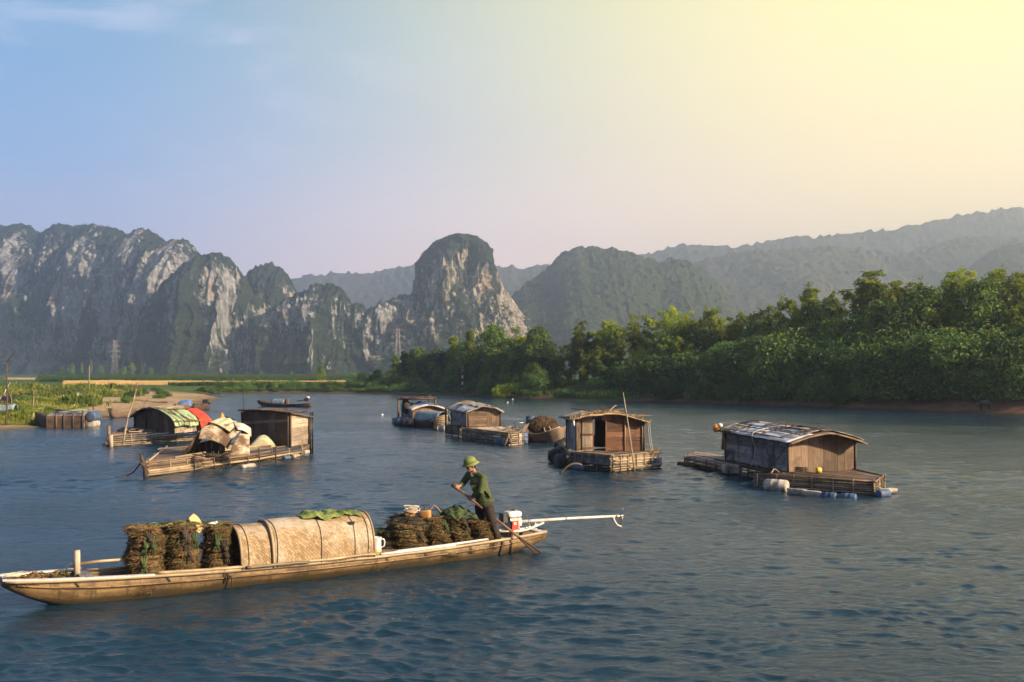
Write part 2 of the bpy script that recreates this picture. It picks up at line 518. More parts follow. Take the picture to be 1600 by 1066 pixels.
M['trousers'] = pmat('dark_trousers', (0.022, 0.017, 0.014), (0.05, 0.038, 0.03), rough=.9, sc=6, tone=.08, bump=.4)
M['hat'] = pmat('olive_sun_helmet', (0.15, 0.17, 0.045), (0.25, 0.27, 0.085), rough=.8, sc=14, tone=.05, bump=.2, bd=.003)
M['hair'] = pmat('black_hair', (0.012, 0.01, 0.009), (0.03, 0.025, 0.02), rough=.5, sc=30, tone=.1)
M['eye'] = pmat('dark_eye', (0.01, 0.008, 0.007), (0.02, 0.016, 0.014), rough=.2, sc=10, tone=0, bump=0)
M['lip'] = pmat('lips', (0.20, 0.075, 0.055), (0.25, 0.10, 0.075), rough=.5, sc=10, tone=0, bump=0)
M['hide'] = pmat('buffalo_hide', (0.035, 0.033, 0.033), (0.09, 0.083, 0.08), rough=.7, sc=6, tone=.1)
M['horn'] = pmat('buffalo_horn', (0.10, 0.09, 0.08), (0.18, 0.16, 0.13), rough=.5, sc=8, tone=.1)
M['bark'] = pmat('tree_bark', (0.07, 0.055, 0.04), (0.17, 0.13, 0.09), rough=.9, sc=3, stretch=(1, 8, 1), tone=.2, bump=.6)
M['culm'] = pmat('bamboo_culm', (0.13, 0.16, 0.05), (0.28, 0.28, 0.10), rough=.6, sc=2, stretch=(1, 8, 1), tone=.2)
M['tarp_grey'] = pmat('grey_blue_tarp', (0.17, 0.22, 0.23), (0.30, 0.37, 0.38), rough=.6, sc=3, tone=.1, stain=(0.15, 0.16, 0.16))
M['stripe_dark'] = pmat('dark_stripe', (0.02, 0.02, 0.02), (0.05, 0.05, 0.05), rough=.6, sc=3, tone=.1)


def hull_mat():
    m, nt, out = new_mat('worn_hull_planks')
    gc = attr(nt, 'gc')
    n1 = noi(nt, gc, 1.6, (.8, 12, 10), 7, .65); n2 = noi(nt, gc, 1.1, (1, 2, 1), 7, .7); n3 = noi(nt, gc, 9, (1, 1, 1), 4, .7)
    c = mixc(nt, mpr(nt, n1, .3, .7), (0.165, 0.10, 0.045), (0.34, 0.22, 0.098))
    c = mixc(nt, mth(nt, 'MULTIPLY', mpr(nt, n2, .44, .60), .85), c, (0.095, 0.055, 0.026))
    c = mixc(nt, mth(nt, 'MULTIPLY', mpr(nt, n3, .60, .72), .5), c, (0.50, 0.37, 0.20))
    n4 = noi(nt, gc, 4.5, (1.6, .35, 1), 6, .7)
    c = mixc(nt, mth(nt, 'MULTIPLY', mpr(nt, n4, .48, .66), .75), c, (0.075, 0.046, 0.024))
    n5 = noi(nt, gc, 14, (.5, 2.0, 1), 5, .7)
    c = mixc(nt, mth(nt, 'MULTIPLY', mpr(nt, n5, .58, .70), .6), c, (0.46, 0.35, 0.21))
    br = nt.nodes.new('ShaderNodeTexBrick'); nt.links.new(gc, br.inputs['Vector'])
    br.inputs['Scale'].default_value = 1.0; br.inputs['Mortar Size'].default_value = .006; br.inputs['Brick Width'].default_value = 1.25; br.inputs['Row Height'].default_value = .215
    c = mixc(nt, mth(nt, 'MULTIPLY', br.outputs['Fac'], .75), c, (0.06, 0.035, 0.018))
    tc = nt.nodes.new('ShaderNodeTexCoord'); sp = nt.nodes.new('ShaderNodeSeparateXYZ'); nt.links.new(tc.outputs['Object'], sp.inputs[0])
    band = mpr(nt, mth(nt, 'ADD', sp.outputs[2], mth(nt, 'MULTIPLY', mth(nt, 'SUBTRACT', n2, .5), -.16)), .17, .06)
    c = mixc(nt, mth(nt, 'MULTIPLY', band, .9), c, (0.050, 0.036, 0.018))
    bs = nt.nodes.new('ShaderNodeBsdfPrincipled'); nt.links.new(c, bs.inputs['Base Color'])
    nt.links.new(mpr(nt, n2, .3, .7, .38, .7, False), bs.inputs['Roughness'])
    bs.inputs['Specular IOR Level'].default_value = .4
    bp = nt.nodes.new('ShaderNodeBump'); bp.inputs['Strength'].default_value = .35; bp.inputs['Distance'].default_value = .01
    nt.links.new(mth(nt, 'ADD', n1, mth(nt, 'MULTIPLY', br.outputs['Fac'], -.8)), bp.inputs['Height']); nt.links.new(bp.outputs[0], bs.inputs['Normal'])
    nt.links.new(bs.outputs[0], out.inputs[0])
    return m


M['hull'] = hull_mat()


def weave_mat(name, a, b, d):
    """split-bamboo matting: a herringbone of pale strips in grain coordinates"""
    m, nt, out = new_mat(name)
    gc = attr(nt, 'gc')
    mp = nt.nodes.new('ShaderNodeMapping'); nt.links.new(gc, mp.inputs[0]); mp.inputs['Rotation'].default_value = (0, 0, math.radians(38))
    br = nt.nodes.new('ShaderNodeTexBrick'); nt.links.new(mp.outputs[0], br.inputs['Vector'])
    br.inputs['Scale'].default_value = 7.5; br.inputs['Mortar Size'].default_value = 0.012; br.inputs['Brick Width'].default_value = .62; br.inputs['Row Height'].default_value = .28
    br.inputs['Color1'].default_value = (*a, 1); br.inputs['Color2'].default_value = (*b, 1); br.inputs['Mortar'].default_value = (*d, 1)
    n2 = noi(nt, gc, 1.3, (1, 1, 1), 6, .65)
    n3 = noi(nt, gc, 22, (1, 1, 1), 3, .6)
    c = mixc(nt, mth(nt, 'MULTIPLY', mpr(nt, n2, .40, .68), .65), br.outputs['Color'], (0.60, 0.54, 0.44))
    c = mixc(nt, mth(nt, 'MULTIPLY', mpr(nt, n3, .54, .68), .6), c, (0.22, 0.135, 0.07))
    bs = nt.nodes.new('ShaderNodeBsdfPrincipled'); nt.links.new(c, bs.inputs['Base Color'])
    bs.inputs['Roughness'].default_value = .7; bs.inputs['Specular IOR Level'].default_value = .25
    bp = nt.nodes.new('ShaderNodeBump'); bp.inputs['Strength'].default_value = .6; bp.inputs['Distance'].default_value = .012
    nt.links.new(mth(nt, 'ADD', br.outputs['Fac'], mth(nt, 'MULTIPLY', n3, -1.2)), bp.inputs['Height']); nt.links.new(bp.outputs[0], bs.inputs['Normal'])
    nt.links.new(bs.outputs[0], out.inputs[0])
    return m


M['weave'] = weave_mat('woven_bamboo_mat', (0.44, 0.31, 0.165), (0.25, 0.158, 0.078), (0.07, 0.042, 0.02))


def leaf_mat(name, a, b, c3, transl=0.4):
    m, nt, out = new_mat(name)
    pv = attr(nt, 'pv', 'Fac')
    c = mixc(nt, mpr(nt, pv, 0.0, 0.65, 0, 1, False), a, b)
    c = mixc(nt, mpr(nt, pv, 0.65, 1.0, 0, 1, False), c, c3)
    oi = nt.nodes.new('ShaderNodeObjectInfo')
    c = mixc(nt, 1.0, c, mpr(nt, oi.outputs['Random'], 0, 1, .6, 1.45, False), 'MULTIPLY')
    bs = nt.nodes.new('ShaderNodeBsdfPrincipled'); nt.links.new(c, bs.inputs['Base Color'])
    bs.inputs['Roughness'].default_value = .6; bs.inputs['Specular IOR Level'].default_value = .25
    tr = nt.nodes.new('ShaderNodeBsdfTranslucent'); nt.links.new(c, tr.inputs[0])
    ms = nt.nodes.new('ShaderNodeMixShader'); ms.inputs[0].default_value = transl
    nt.links.new(bs.outputs[0], ms.inputs[1]); nt.links.new(tr.outputs[0], ms.inputs[2])
    nt.links.new(ms.outputs[0], out.inputs[0])
    return m


M['leaf'] = leaf_mat('broad_leaves', (0.045, 0.10, 0.018), (0.13, 0.20, 0.028), (0.28, 0.32, 0.045))
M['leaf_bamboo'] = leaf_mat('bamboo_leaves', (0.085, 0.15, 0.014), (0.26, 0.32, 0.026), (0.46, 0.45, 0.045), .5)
M['leaf_shrub'] = leaf_mat('shrub_leaves', (0.055, 0.12, 0.024), (0.14, 0.23, 0.04), (0.26, 0.32, 0.06))
M['leaf_grass'] = leaf_mat('grass_blades', (0.08, 0.12, 0.016), (0.20, 0.23, 0.03), (0.42, 0.35, 0.11))
M['leaf_crop'] = leaf_mat('crop_leaves', (0.03, 0.07, 0.014), (0.06, 0.12, 0.02), (0.10, 0.15, 0.03))
M['leaf_yellow'] = leaf_mat('bright_shrub_leaves', (0.24, 0.29, 0.02), (0.38, 0.41, 0.03), (0.46, 0.45, 0.06), .5)


def water_mat():
    m, nt, out = new_mat('river_water')
    tc = nt.nodes.new('ShaderNodeTexCoord')
    ob = tc.outputs['Object']
    n1 = noi(nt, ob, 4.0, (.8, 2.4, 1), 5, .6, .6)
    n2 = noi(nt, ob, 0.9, (0.8, 1.6, 1), 4, .55, .5)
    h = mth(nt, 'ADD', mth(nt, 'MULTIPLY', n1, .030), mth(nt, 'MULTIPLY', n2, .030))
    wind = noi(nt, ob, .05, (1, 2.2, 1), 3, .5)
    h = mth(nt, 'MULTIPLY', h, mpr(nt, wind, .3, .65, .55, 1.15))
    bp = nt.nodes.new('ShaderNodeBump'); bp.inputs['Strength'].default_value = 1.0; bp.inputs['Distance'].default_value = 1.0
    nt.links.new(h, bp.inputs['Height'])
    bs = nt.nodes.new('ShaderNodeBsdfPrincipled')
    b2 = nt.nodes.new('ShaderNodeBsdfPrincipled')          # the finest ripples, too small to model, spread part of the reflection
    for b, r in ((bs, .025), (b2, .28)):
        b.inputs['Base Color'].default_value = (0.009, 0.029, 0.046, 1)
        b.inputs['Roughness'].default_value = r
        b.inputs['IOR'].default_value = 1.333
        nt.links.new(bp.outputs[0], b.inputs['Normal'])
    ms = nt.nodes.new('ShaderNodeMixShader'); ms.inputs[0].default_value = .27
    nt.links.new(bs.outputs[0], ms.inputs[1]); nt.links.new(b2.outputs[0], ms.inputs[2])
    nt.links.new(ms.outputs[0], out.inputs[0])
    return m


M['water'] = water_mat()


def ground_mat():
    """sand, soil, turf and field tones, chosen by the land-cover numbers of the terrain mesh"""
    m, nt, out = new_mat('bank_ground')
    tc = nt.nodes.new('ShaderNodeTexCoord'); ob = tc.outputs['Object']
    n = noi(nt, ob, .9, (1, 1, 1), 8, .65); n2 = noi(nt, ob, .12, (1, 1, 1), 6, .6); n3 = noi(nt, ob, 5, (1, 1, 1), 5, .7)
    sand = mixc(nt, mpr(nt, n, .3, .7), (0.32, 0.215, 0.105), (0.48, 0.345, 0.185))
    sand = mixc(nt, mpr(nt, n3, .5, .75, 0, .5), sand, (0.17, 0.115, 0.06))
    turf = mixc(nt, mpr(nt, n, .3, .7), (0.035, 0.065, 0.012), (0.085, 0.125, 0.025))
    soil = mixc(nt, mpr(nt, n, .3, .7), (0.13, 0.065, 0.035), (0.25, 0.135, 0.075))
    field = mixc(nt, mpr(nt, n2, .3, .7), (0.42, 0.28, 0.12), (0.55, 0.40, 0.20))
    c = turf
    for k, col in (('sand', sand), ('soil', soil), ('field', field)):
        c = mixc(nt, attr(nt, k, 'Fac'), c, col)
    wet = attr(nt, 'wet', 'Fac')
    c = mixc(nt, wet, c, mixc(nt, 1.0, c, (0.42, 0.40, 0.38), 'MULTIPLY'))
    bs = nt.nodes.new('ShaderNodeBsdfPrincipled'); nt.links.new(c, bs.inputs['Base Color'])
    bs.inputs['Roughness'].default_value = .9; bs.inputs['Specular IOR Level'].default_value = .15
    bp = nt.nodes.new('ShaderNodeBump'); bp.inputs['Strength'].default_value = .7; bp.inputs['Distance'].default_value = .12
    nt.links.new(n, bp.inputs['Height']); nt.links.new(bp.outputs[0], bs.inputs['Normal'])
    nt.links.new(bs.outputs[0], out.inputs[0])
    return m


M['ground'] = ground_mat()


def cliff_mat(name, rock_lo, rock_hi, green=((0.010, 0.018, 0.009), (0.034, 0.046, 0.018)), rock_amt=0.5, fine=1.0):
    """bare limestone with vertical streaks where it is steep, scrub elsewhere"""
    m, nt, out = new_mat(name)
    tc = nt.nodes.new('ShaderNodeTexCoord'); ob = tc.outputs['Object']
    ge = nt.nodes.new('ShaderNodeNewGeometry')
    sp = nt.nodes.new('ShaderNodeSeparateXYZ'); nt.links.new(ge.outputs['Normal'], sp.inputs[0])
    patch = noi(nt, ob, .055 * fine, (1, 1, .4), 7, .68, .4)
    streak = noi(nt, ob, .26 * fine, (1, 1, .12), 7, .70)
    if rock_amt > -1:
        k = mth(nt, 'ADD', mth(nt, 'MULTIPLY', attr(nt, 'rock', 'Fac'), .75), mth(nt, 'ADD', mth(nt, 'MULTIPLY', mth(nt, 'SUBTRACT', patch, .5), 2.0), mth(nt, 'MULTIPLY', mth(nt, 'SUBTRACT', streak, .5), 2.8)))
        rk = mpr(nt, k, -.07, .15)
    else:
        rk = mpr(nt, patch, .80, .85)
    fineN = noi(nt, ob, .35 * fine, (1, 1, .35), 6, .7)
    rock = mixc(nt, mpr(nt, streak, .35, .65), rock_lo, rock_hi)
    rust = noi(nt, ob, .05 * fine, (1, 1, .3), 4, .6)
    rock = mixc(nt, mth(nt, 'MULTIPLY', mpr(nt, rust, .55, .68), .55), rock, (0.42, 0.24, 0.11))
    rock = mixc(nt, mpr(nt, fineN, .44, .66, 0, .85), rock, (0.06, 0.057, 0.052))
    trees = noi(nt, ob, .16 * fine, (1, 1, 1), 5, .7)
    gr = mixc(nt, mpr(nt, trees, .35, .68), green[0], green[1])
    c = mixc(nt, rk, gr, rock)
    bs = nt.nodes.new('ShaderNodeBsdfPrincipled'); nt.links.new(c, bs.inputs['Base Color'])
    bs.inputs['Roughness'].default_value = .95; bs.inputs['Specular IOR Level'].default_value = .1
    bp = nt.nodes.new('ShaderNodeBump'); bp.inputs['Strength'].default_value = .8; bp.inputs['Distance'].default_value = 5.0 / fine
    nt.links.new(mth(nt, 'ADD', mth(nt, 'MULTIPLY', trees, .7), mth(nt, 'MULTIPLY', fineN, .5)), bp.inputs['Height']); nt.links.new(bp.outputs[0], bs.inputs['Normal'])
    nt.links.new(bs.outputs[0], out.inputs[0])
    return m


M['cliff'] = cliff_mat('limestone_cliff', (0.12, 0.12, 0.118), (0.40, 0.385, 0.365), rock_amt=.5)
M['cliff_tower'] = cliff_mat('limestone_tower', (0.14, 0.125, 0.11), (0.48, 0.40, 0.31), rock_amt=.65)
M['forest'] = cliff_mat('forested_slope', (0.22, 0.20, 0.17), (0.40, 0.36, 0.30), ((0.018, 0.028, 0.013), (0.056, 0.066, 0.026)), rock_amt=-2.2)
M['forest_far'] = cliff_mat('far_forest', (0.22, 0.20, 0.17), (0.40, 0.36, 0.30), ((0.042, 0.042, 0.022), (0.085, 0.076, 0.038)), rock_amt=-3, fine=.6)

UP = Vector((0, 0, 1))


def lerp(a, b, t): return a + (b - a) * t


def rj(a): return random.uniform(-a, a)
# ------------------------------------------------------------------ the setting: water, ground, mountains
SHORE = [(2600, 760), (2000, 684), (1700, 653), (1600, 648), (1500, 644.5), (1400, 641), (1300, 637.5), (1200, 634), (1110, 631), (1020, 628), (950, 627), (900, 626),
         (850, 624.5), (800, 622), (720, 618), (640, 615.8), (560, 614.5), (480, 614), (400, 614), (345, 614.5), (318, 616.5),
         (333, 619), (346, 622.5), (338, 626), (318, 631), (300, 636), (262, 640), (225, 645.5), (205, 650), (170, 654), (150, 658), (110, 663), (60, 668), (0, 672), (-100, 680), (-300, 700), (-700, 760)]
SH = np.array([tuple(W(px, py))[:2] for px, py in SHORE])
SHP = np.array([s[0] for s in SHORE], float)
POLY = np.vstack([[(120, -60)], SH, [(-90, -60)]])


def shore_dist(x, y):
    """signed distance to the waterline (positive on land) and the photograph column of the nearest bank"""
    best = np.full(x.shape, 1e9); par = np.zeros(x.shape)
    for i in range(len(POLY) - 1):
        a, b = POLY[i], POLY[i + 1]
        d = b - a; L = max(d @ d, 1e-9)
        t = np.clip(((x - a[0]) * d[0] + (y - a[1]) * d[1]) / L, 0, 1)
        dd = np.hypot(x - a[0] - d[0] * t, y - a[1] - d[1] * t)
        k = dd < best
        best = np.where(k, dd, best)
        p0, p1 = SHP[min(max(i - 1, 0), len(SHP) - 1)], SHP[min(i, len(SHP) - 1)]
        i0, i1 = min(max(i - 1, 0), len(SHP) - 1), min(i, len(SHP) - 1)
        par = np.where(k, i0 + (i1 - i0) * t, par)
    ins = np.zeros(x.shape, bool)
    n = len(POLY)
    for i in range(n):
        (x1, y1), (x2, y2) = POLY[i], POLY[(i + 1) % n]
        c = ((y1 > y) != (y2 > y)) & (x < (x2 - x1) * (y - y1) / (y2 - y1 + 1e-12) + x1)
        ins ^= c
    return np.where(ins, -best, best), par


# bank profile by shore vertex: (distance, height) x 3
def prof_of(i):
    px = SHORE[i][0]
    if i < 9: return (1.6, .55, 14, 3.6, 45, 5.0)
    if i < 14: return (1.6, .35, 11, 2.3, 28, 3.0)
    if i < 21: return (1.5, .35, 6, 1.15, 30, 1.3)
    if i < 27: return (3.0, .15, 12, .38, 40, 1.1)
    return (3.0, .16, 9, .42, 34, 1.1)


PROF = np.array([prof_of(i) for i in range(len(SHORE))], float)
PROF = (PROF + np.vstack([PROF[:1], PROF[:-1]]) + np.vstack([PROF[1:], PROF[-1:]])) / 3


def ground_z(x, y):
    x, y = np.asarray(x, float), np.asarray(y, float)
    d, par = shore_dist(x, y)
    wob = fbm(x * .22, y * .22, 0, 3) * .55
    d = d + wob * np.clip(d * .5 + .3, .0, 1)
    i0 = np.clip(np.floor(par).astype(int), 0, len(PROF) - 1); i1 = np.clip(i0 + 1, 0, len(PROF) - 1)
    w = (par - i0)[..., None]
    q = PROF[i0] * (1 - w) + PROF[i1] * w
    d1, h1, d2, h2, d3, h3 = (q[..., k] for k in range(6))
    h = np.where(d < 0, d * .22, np.where(d < d1, h1 * d / d1, np.where(d < d2, h1 + (h2 - h1) * (d - d1) / (d2 - d1), np.where(d < d3, h2 + (h3 - h2) * (d - d2) / (d3 - d2), h3))))
    h = np.maximum(h, -1.6)
    rough = fbm(x * .35, y * .35, 3.3, 3) * .09 * np.clip(d * .4, 0, 1) + fbm(x * .06, y * .06, 8.1, 2) * .12 * np.clip(d * .1, 0, 1)
    return h + rough, d, par


def gz(x, y): return float(ground_z(np.array([x]), np.array([y]))[0][0])


def make_ground():
    az = np.radians(np.concatenate([np.linspace(-80, -30, 40, endpoint=False), np.linspace(-30, 30, 620), np.linspace(30, 80, 41)[1:]]))
    r = np.concatenate([np.geomspace(22, 40, 30, endpoint=False), np.geomspace(40, 260, 420, endpoint=False), np.geomspace(260, 2600, 70)])
    A, R = np.meshgrid(az, r, indexing='ij')
    x, y = R * np.sin(A), R * np.cos(A)
    z, d, par = ground_z(x, y)
    px = CX + F * x / np.maximum(y, 1)
    n = fbm(x * .12, y * .12, 1.7, 4)
    n2 = fbm(x * .5, y * .5, 5.1, 3)
    left = np.clip(par - 20.0, 0, 1)
    thr = 4 + 8 * np.clip((px - 105) / 60, 0, 1)
    sand = left * np.clip((thr - d + n * 4 + n2 * 2) / 2, 0, 1)
    sand = np.maximum(sand, left * np.clip((n - .35) * 4, 0, 1) * (d < 60))
    right = np.clip(13.5 - par, 0, 1)
    soil = right * np.clip((1.8 + np.clip((7.0 - par) * 1.3, 0, 4.5) + n * 2.2 - d) / .7, 0, 1)
    mid = np.clip(par - 13, 0, 1) * np.clip(21 - par, 0, 1)
    soil = np.maximum(soil, mid * np.clip((1.0 + n * .6 - d) / .5, 0, 1))
    slump = np.exp(-((x - 7.5) / 5) ** 2 - ((y - 135) / 3) ** 2)
    soil = np.maximum(soil, np.clip(slump * 1.5 - .3 + n * .3, 0, 1))
    ff = np.clip((px - 120) / 30, 0, 1) * np.clip((552 - px) / 12, 0, 1) * np.clip((y - 176 + n * 3) / 4, 0, 1) * np.clip((236 - y + n * 6) / 8, 0, 1)
    ff = np.maximum(ff, np.clip((px - 5) / 10, 0, 1) * np.clip((90 - px) / 15, 0, 1) * np.clip((y - 300) / 20, 0, 1) * np.clip((430 - y) / 20, 0, 1))
    wet = np.clip((.22 - z) / .2, 0, 1)
    np_mesh('ground', np.stack([x, y, z], -1).reshape(-1, 3), grid_faces(len(az), len(r))[:, ::-1], M['ground'], attrs=dict(sand=sand.ravel(), soil=soil.ravel(), field=ff.ravel(), wet=wet.ravel()))['kind'] = 'structure'


make_ground()


def make_water():
    az = np.radians(np.concatenate([np.linspace(-179, -34, 60, endpoint=False), np.linspace(-34, 34, 760), np.linspace(34, 179, 61)[1:]]))
    r = np.concatenate([np.geomspace(.6, 5, 30, endpoint=False), np.geomspace(5, 210, 1500)])
    A, R = np.meshgrid(az, r, indexing='ij')
    x, y = R * np.sin(A), R * np.cos(A)
    sp = R * .0028
    rng = np.random.default_rng(5)
    z = np.zeros_like(x)
    wx = x + .35 * fbm(x * .45, y * .45, 2.2, 2); wy = y + .35 * fbm(x * .45, y * .45, 7.7, 2)
    K = 84
    gx = np.zeros_like(x); gy = np.zeros_like(x)
    for lam in np.geomspace(.13, 2.4, K):
        th = math.radians(96) + rng.normal(0, .46)
        ph = rng.uniform(0, 2 * math.pi)
        k = 2 * math.pi / lam
        slope = .036 * ((lam / .42) ** -1.15 if lam > .42 else 1.0)
        c = k * (wx * math.cos(th) + wy * math.sin(th)) + ph
        w = slope / k * np.clip((lam / sp - 2.2) / 2.5, 0, 1)
        z += w * np.sin(c); w = w * np.cos(c) * .9; gx += w * math.cos(th); gy += w * math.sin(th)
    gust = np.clip(.85 + .75 * fbm(x * .07, y * .16, 3.1, 3), .3, 1.7)
    z *= gust; gx *= gust; gy *= gust
    # rings round the paddle blade and the slow wash behind the two right-hand rafts
    q = W(845, 867)
    d = np.hypot(x - q.x, y - q.y)
    z += .016 * np.sin(2 * math.pi * d / .42) * np.exp(-d / 1.1) * (d < 6)
    for a, wl, am, ext in ((W(1000, 745), .9, .010, 5.5), (W(1130, 735), 1.0, .011, 5.0)):
        d = np.hypot((x - a.x), (y - a.y))
        z += am * np.sin(2 * math.pi * d / wl) * np.exp(-(d / ext) ** 2)
    o = np_mesh('water', np.stack([x + gx, y + gy, z], -1).reshape(-1, 3), grid_faces(len(az), len(r))[:, ::-1], M['water'])
    o['kind'] = 'structure'


make_water()


def smooth_sil(sil, px, bump, seed):
    s = np.array(sil, float)
    py = np.interp(px, s[:, 0], s[:, 1])
    return py + bump * fbm(px * .16, seed, 0.3, 4) * .8


GPROF = {'cliff': ([0, .10, .22, .45, .74, .88, .95, 1.0], [1, .80, .66, .56, .42, .27, .14, 0]),
         'hill': ([0, .25, .5, .75, .92, 1.0], [1, .70, .45, .22, .07, 0])}


def curtain(name, sil, yr, df, db, mat, nu, nv, seed, amp, prof, bump=1.2, canopy=0.0, zb=-2.0, rocky=0.05):
    """a mountain ridge: its skyline in plan, a relief-carved face towards the river and a slope behind"""
    px = np.linspace(sil[0][0], sil[-1][0], nu)
    py = smooth_sil(sil, px, bump, seed)
    Y = np.interp(px, [p for p, _ in yr], [q for _, q in yr])
    X = (px - CX) / F * Y
    Z = H + (HZ - py) / F * Y
    vf = np.linspace(0, 1, nv); nb = 14
    vb = np.linspace(1, 0, nb + 1)[1:]
    v = np.concatenate([vf, vb])
    back = np.concatenate([np.zeros(nv), np.ones(nb)])
    g = np.interp(v, *GPROF[prof])
    x = np.repeat(X[:, None], len(v), 1)
    z = zb + (Z[:, None] - zb) * v[None, :]
    relief = np.clip((Z - zb) / 110.0, .2, 1.0 if prof == 'cliff' else 1.6)[:, None]
    y = Y[:, None] + np.where(back > 0, db * (1 - v), -df * g)[None, :] * relief
    fade = (1 - v ** 5)[None, :] * np.clip(v * 6, .2, 1)[None, :] * (1 - back)[None, :]
    s = amp
    if prof == 'cliff':
        wx = x + 6 * s * fbm(x / (30 * s), z / (40 * s), seed + 11, 2)
        rel = (fbm(wx / (70 * s), z / (150 * s), seed, 3) * 24 + (1 - np.abs(vnoise(wx / (24 * s), z / (120 * s), seed + 3))) ** 2 * 17 + (1 - np.abs(fbm(wx / (10 * s), z / (46 * s), seed + 5, 2))) ** 2 * 8
               + fbm(wx / (4.2 * s), z / (18 * s), seed + 8, 3) * 3.4 + fbm(wx / (7 * s), z / (7 * s), seed + 18, 3) * 2.2) * s
    else:
        rel = (fbm(x / (130 * s), z / (110 * s), seed, 3) * 40 + fbm(x / (34 * s), z / (34 * s), seed + 3, 3) * 10) * s
    ledge = fbm(z / (11 * s), x / (40 * s), seed + 2, 3) * 5.0 * s if prof == 'cliff' else 0
    y = y - (rel + ledge) * fade
    att = None
    if prof == 'cliff':
        vv = np.repeat(v[None, :], nu, 0)
        rock = fbm(x / (62 * s), z / (85 * s), seed + 41, 3) * .55 + fbm(x / (15 * s), z / (75 * s), seed + 43, 3) * .55 + fbm(x / (5 * s), z / (40 * s), seed + 47, 2) * .30 - .9 * np.clip((vv - .86) / .14, 0, 1) - .5 * np.clip((.10 - vv) / .10, 0, 1) + rocky - .3 * np.clip((ledge - 2.5) / 3, 0, 1)
        att = dict(rock=rock.ravel())
        veg = np.clip(.25 - rock * 2.5, 0, 1)
        cb = (1 - np.abs(vnoise(x / 5.0, z / 4.0, seed + 31))) * 2.6 + vnoise(x / 2.2, z / 2.0, seed + 37) * 1.1
        top = np.clip(v, 0, .985)[None, :] ** 2
        z = z + cb * .9 * np.clip(.25 + top, 0, 1) * veg; y = y - cb * veg * .8 * (1 - back)[None, :]
    if canopy:
        cx = np.abs(vnoise(x / (6.5 * canopy), y / (6.5 * canopy), z / (6.5 * canopy) + seed)); cx2 = vnoise(x / (3 * canopy), z / (3 * canopy), y / (3 * canopy))
        up = (1 - cx) * 3.2 * canopy + cx2 * 1.1 * canopy
        z = z + up * np.clip(v, 0, .94)[None, :]; y = y - up * .8 * (1 - back)[None, :]
    o = np_mesh(name, np.stack([x, y, z], -1).reshape(-1, 3), grid_faces(nu, len(v)), mat, attrs=att)
    o['kind'] = 'structure'
    return o


curtain('limestone_cliffs', [(-190, 400), (-120, 372), (-60, 352), (0, 354), (12, 358), (25, 353), (38, 351), (52, 358), (66, 368), (74, 362), (84, 353), (95, 351), (120, 356), (145, 352), (158, 354), (178, 358), (190, 364), (201, 370), (212, 361), (222, 359), (234, 361), (250, 371), (261, 381), (270, 376), (283, 374), (293, 378), (304, 388), (316, 402), (330, 436), (345, 480), (370, 560)],
        [(-190, 1340), (330, 950), (380, 940)], 120, 260, M['cliff'], 560, 240, 4.0, 1.0, 'cliff', 1.5)
curtain('limestone_cliffs', [(196, 575), (225, 505), (252, 452), (278, 424), (298, 409), (314, 402), (330, 399), (346, 398), (360, 407), (375, 424), (386, 440), (398, 462), (420, 480), (450, 500), (480, 530), (520, 580)],
        [(196, 900), (300, 850), (520, 930)], 70, 120, M['cliff'], 380, 240, 21.0, .9, 'cliff', 1.5)
curtain('limestone_cliffs', [(340, 575), (362, 485), (376, 446), (386, 430), (400, 419), (412, 414), (426, 414), (441, 421), (454, 438), (466, 462), (480, 480), (515, 530), (540, 580)],
        [(340, 960), (540, 960)], 80, 140, M['cliff'], 240, 180, 33.0, .8, 'cliff', 1.8, rocky=-.22)
curtain('limestone_cliffs', [(350, 580), (375, 530), (410, 492), (440, 476), (462, 463), (476, 455), (492, 447), (510, 445), (524, 448), (536, 457), (546, 470), (552, 480), (557, 476), (567, 477), (573, 488), (582, 483), (592, 476), (606, 470), (622, 466), (640, 462), (660, 458), (690, 452), (720, 470), (760, 560)],
        [(350, 850), (560, 850), (760, 880)], 75, 160, M['cliff'], 460, 200, 47.0, .8, 'cliff', 2.2, rocky=-.16)
curtain('forested_hill', [(740, 575), (770, 515), (792, 474), (805, 462), (816, 449), (831, 440), (846, 432), (858, 421), (868, 409), (878, 400), (892, 393), (905, 389), (930, 391), (958, 393), (985, 399), (1004, 406), (1014, 411), (1032, 410), (1052, 408), (1074, 412), (1090, 420), (1110, 435), (1125, 452), (1137, 470), (1152, 492), (1200, 560)],
        [(740, 1150), (1200, 1200)], 220, 380, M['forest'], 520, 230, 58.0, .8, 'hill', 1.6, 1.5)
curtain('forested_hill', [(1440, 500), (1490, 460), (1515, 425), (1532, 405), (1548, 394), (1572, 386), (1600, 383), (1680, 384), (1780, 420), (1900, 500)],
        [(1440, 1300), (1900, 1300)], 250, 300, M['forest'], 260, 110, 61.0, .9, 'hill', 1.4, 1.6)
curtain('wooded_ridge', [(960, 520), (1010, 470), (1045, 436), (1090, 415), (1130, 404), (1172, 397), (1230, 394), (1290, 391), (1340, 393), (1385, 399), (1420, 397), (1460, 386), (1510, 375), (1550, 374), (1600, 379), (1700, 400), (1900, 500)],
        [(960, 1700), (1900, 1700)], 320, 320, M['forest_far'], 520, 150, 71.0, 1.5, 'hill', 1.2, 2.4)
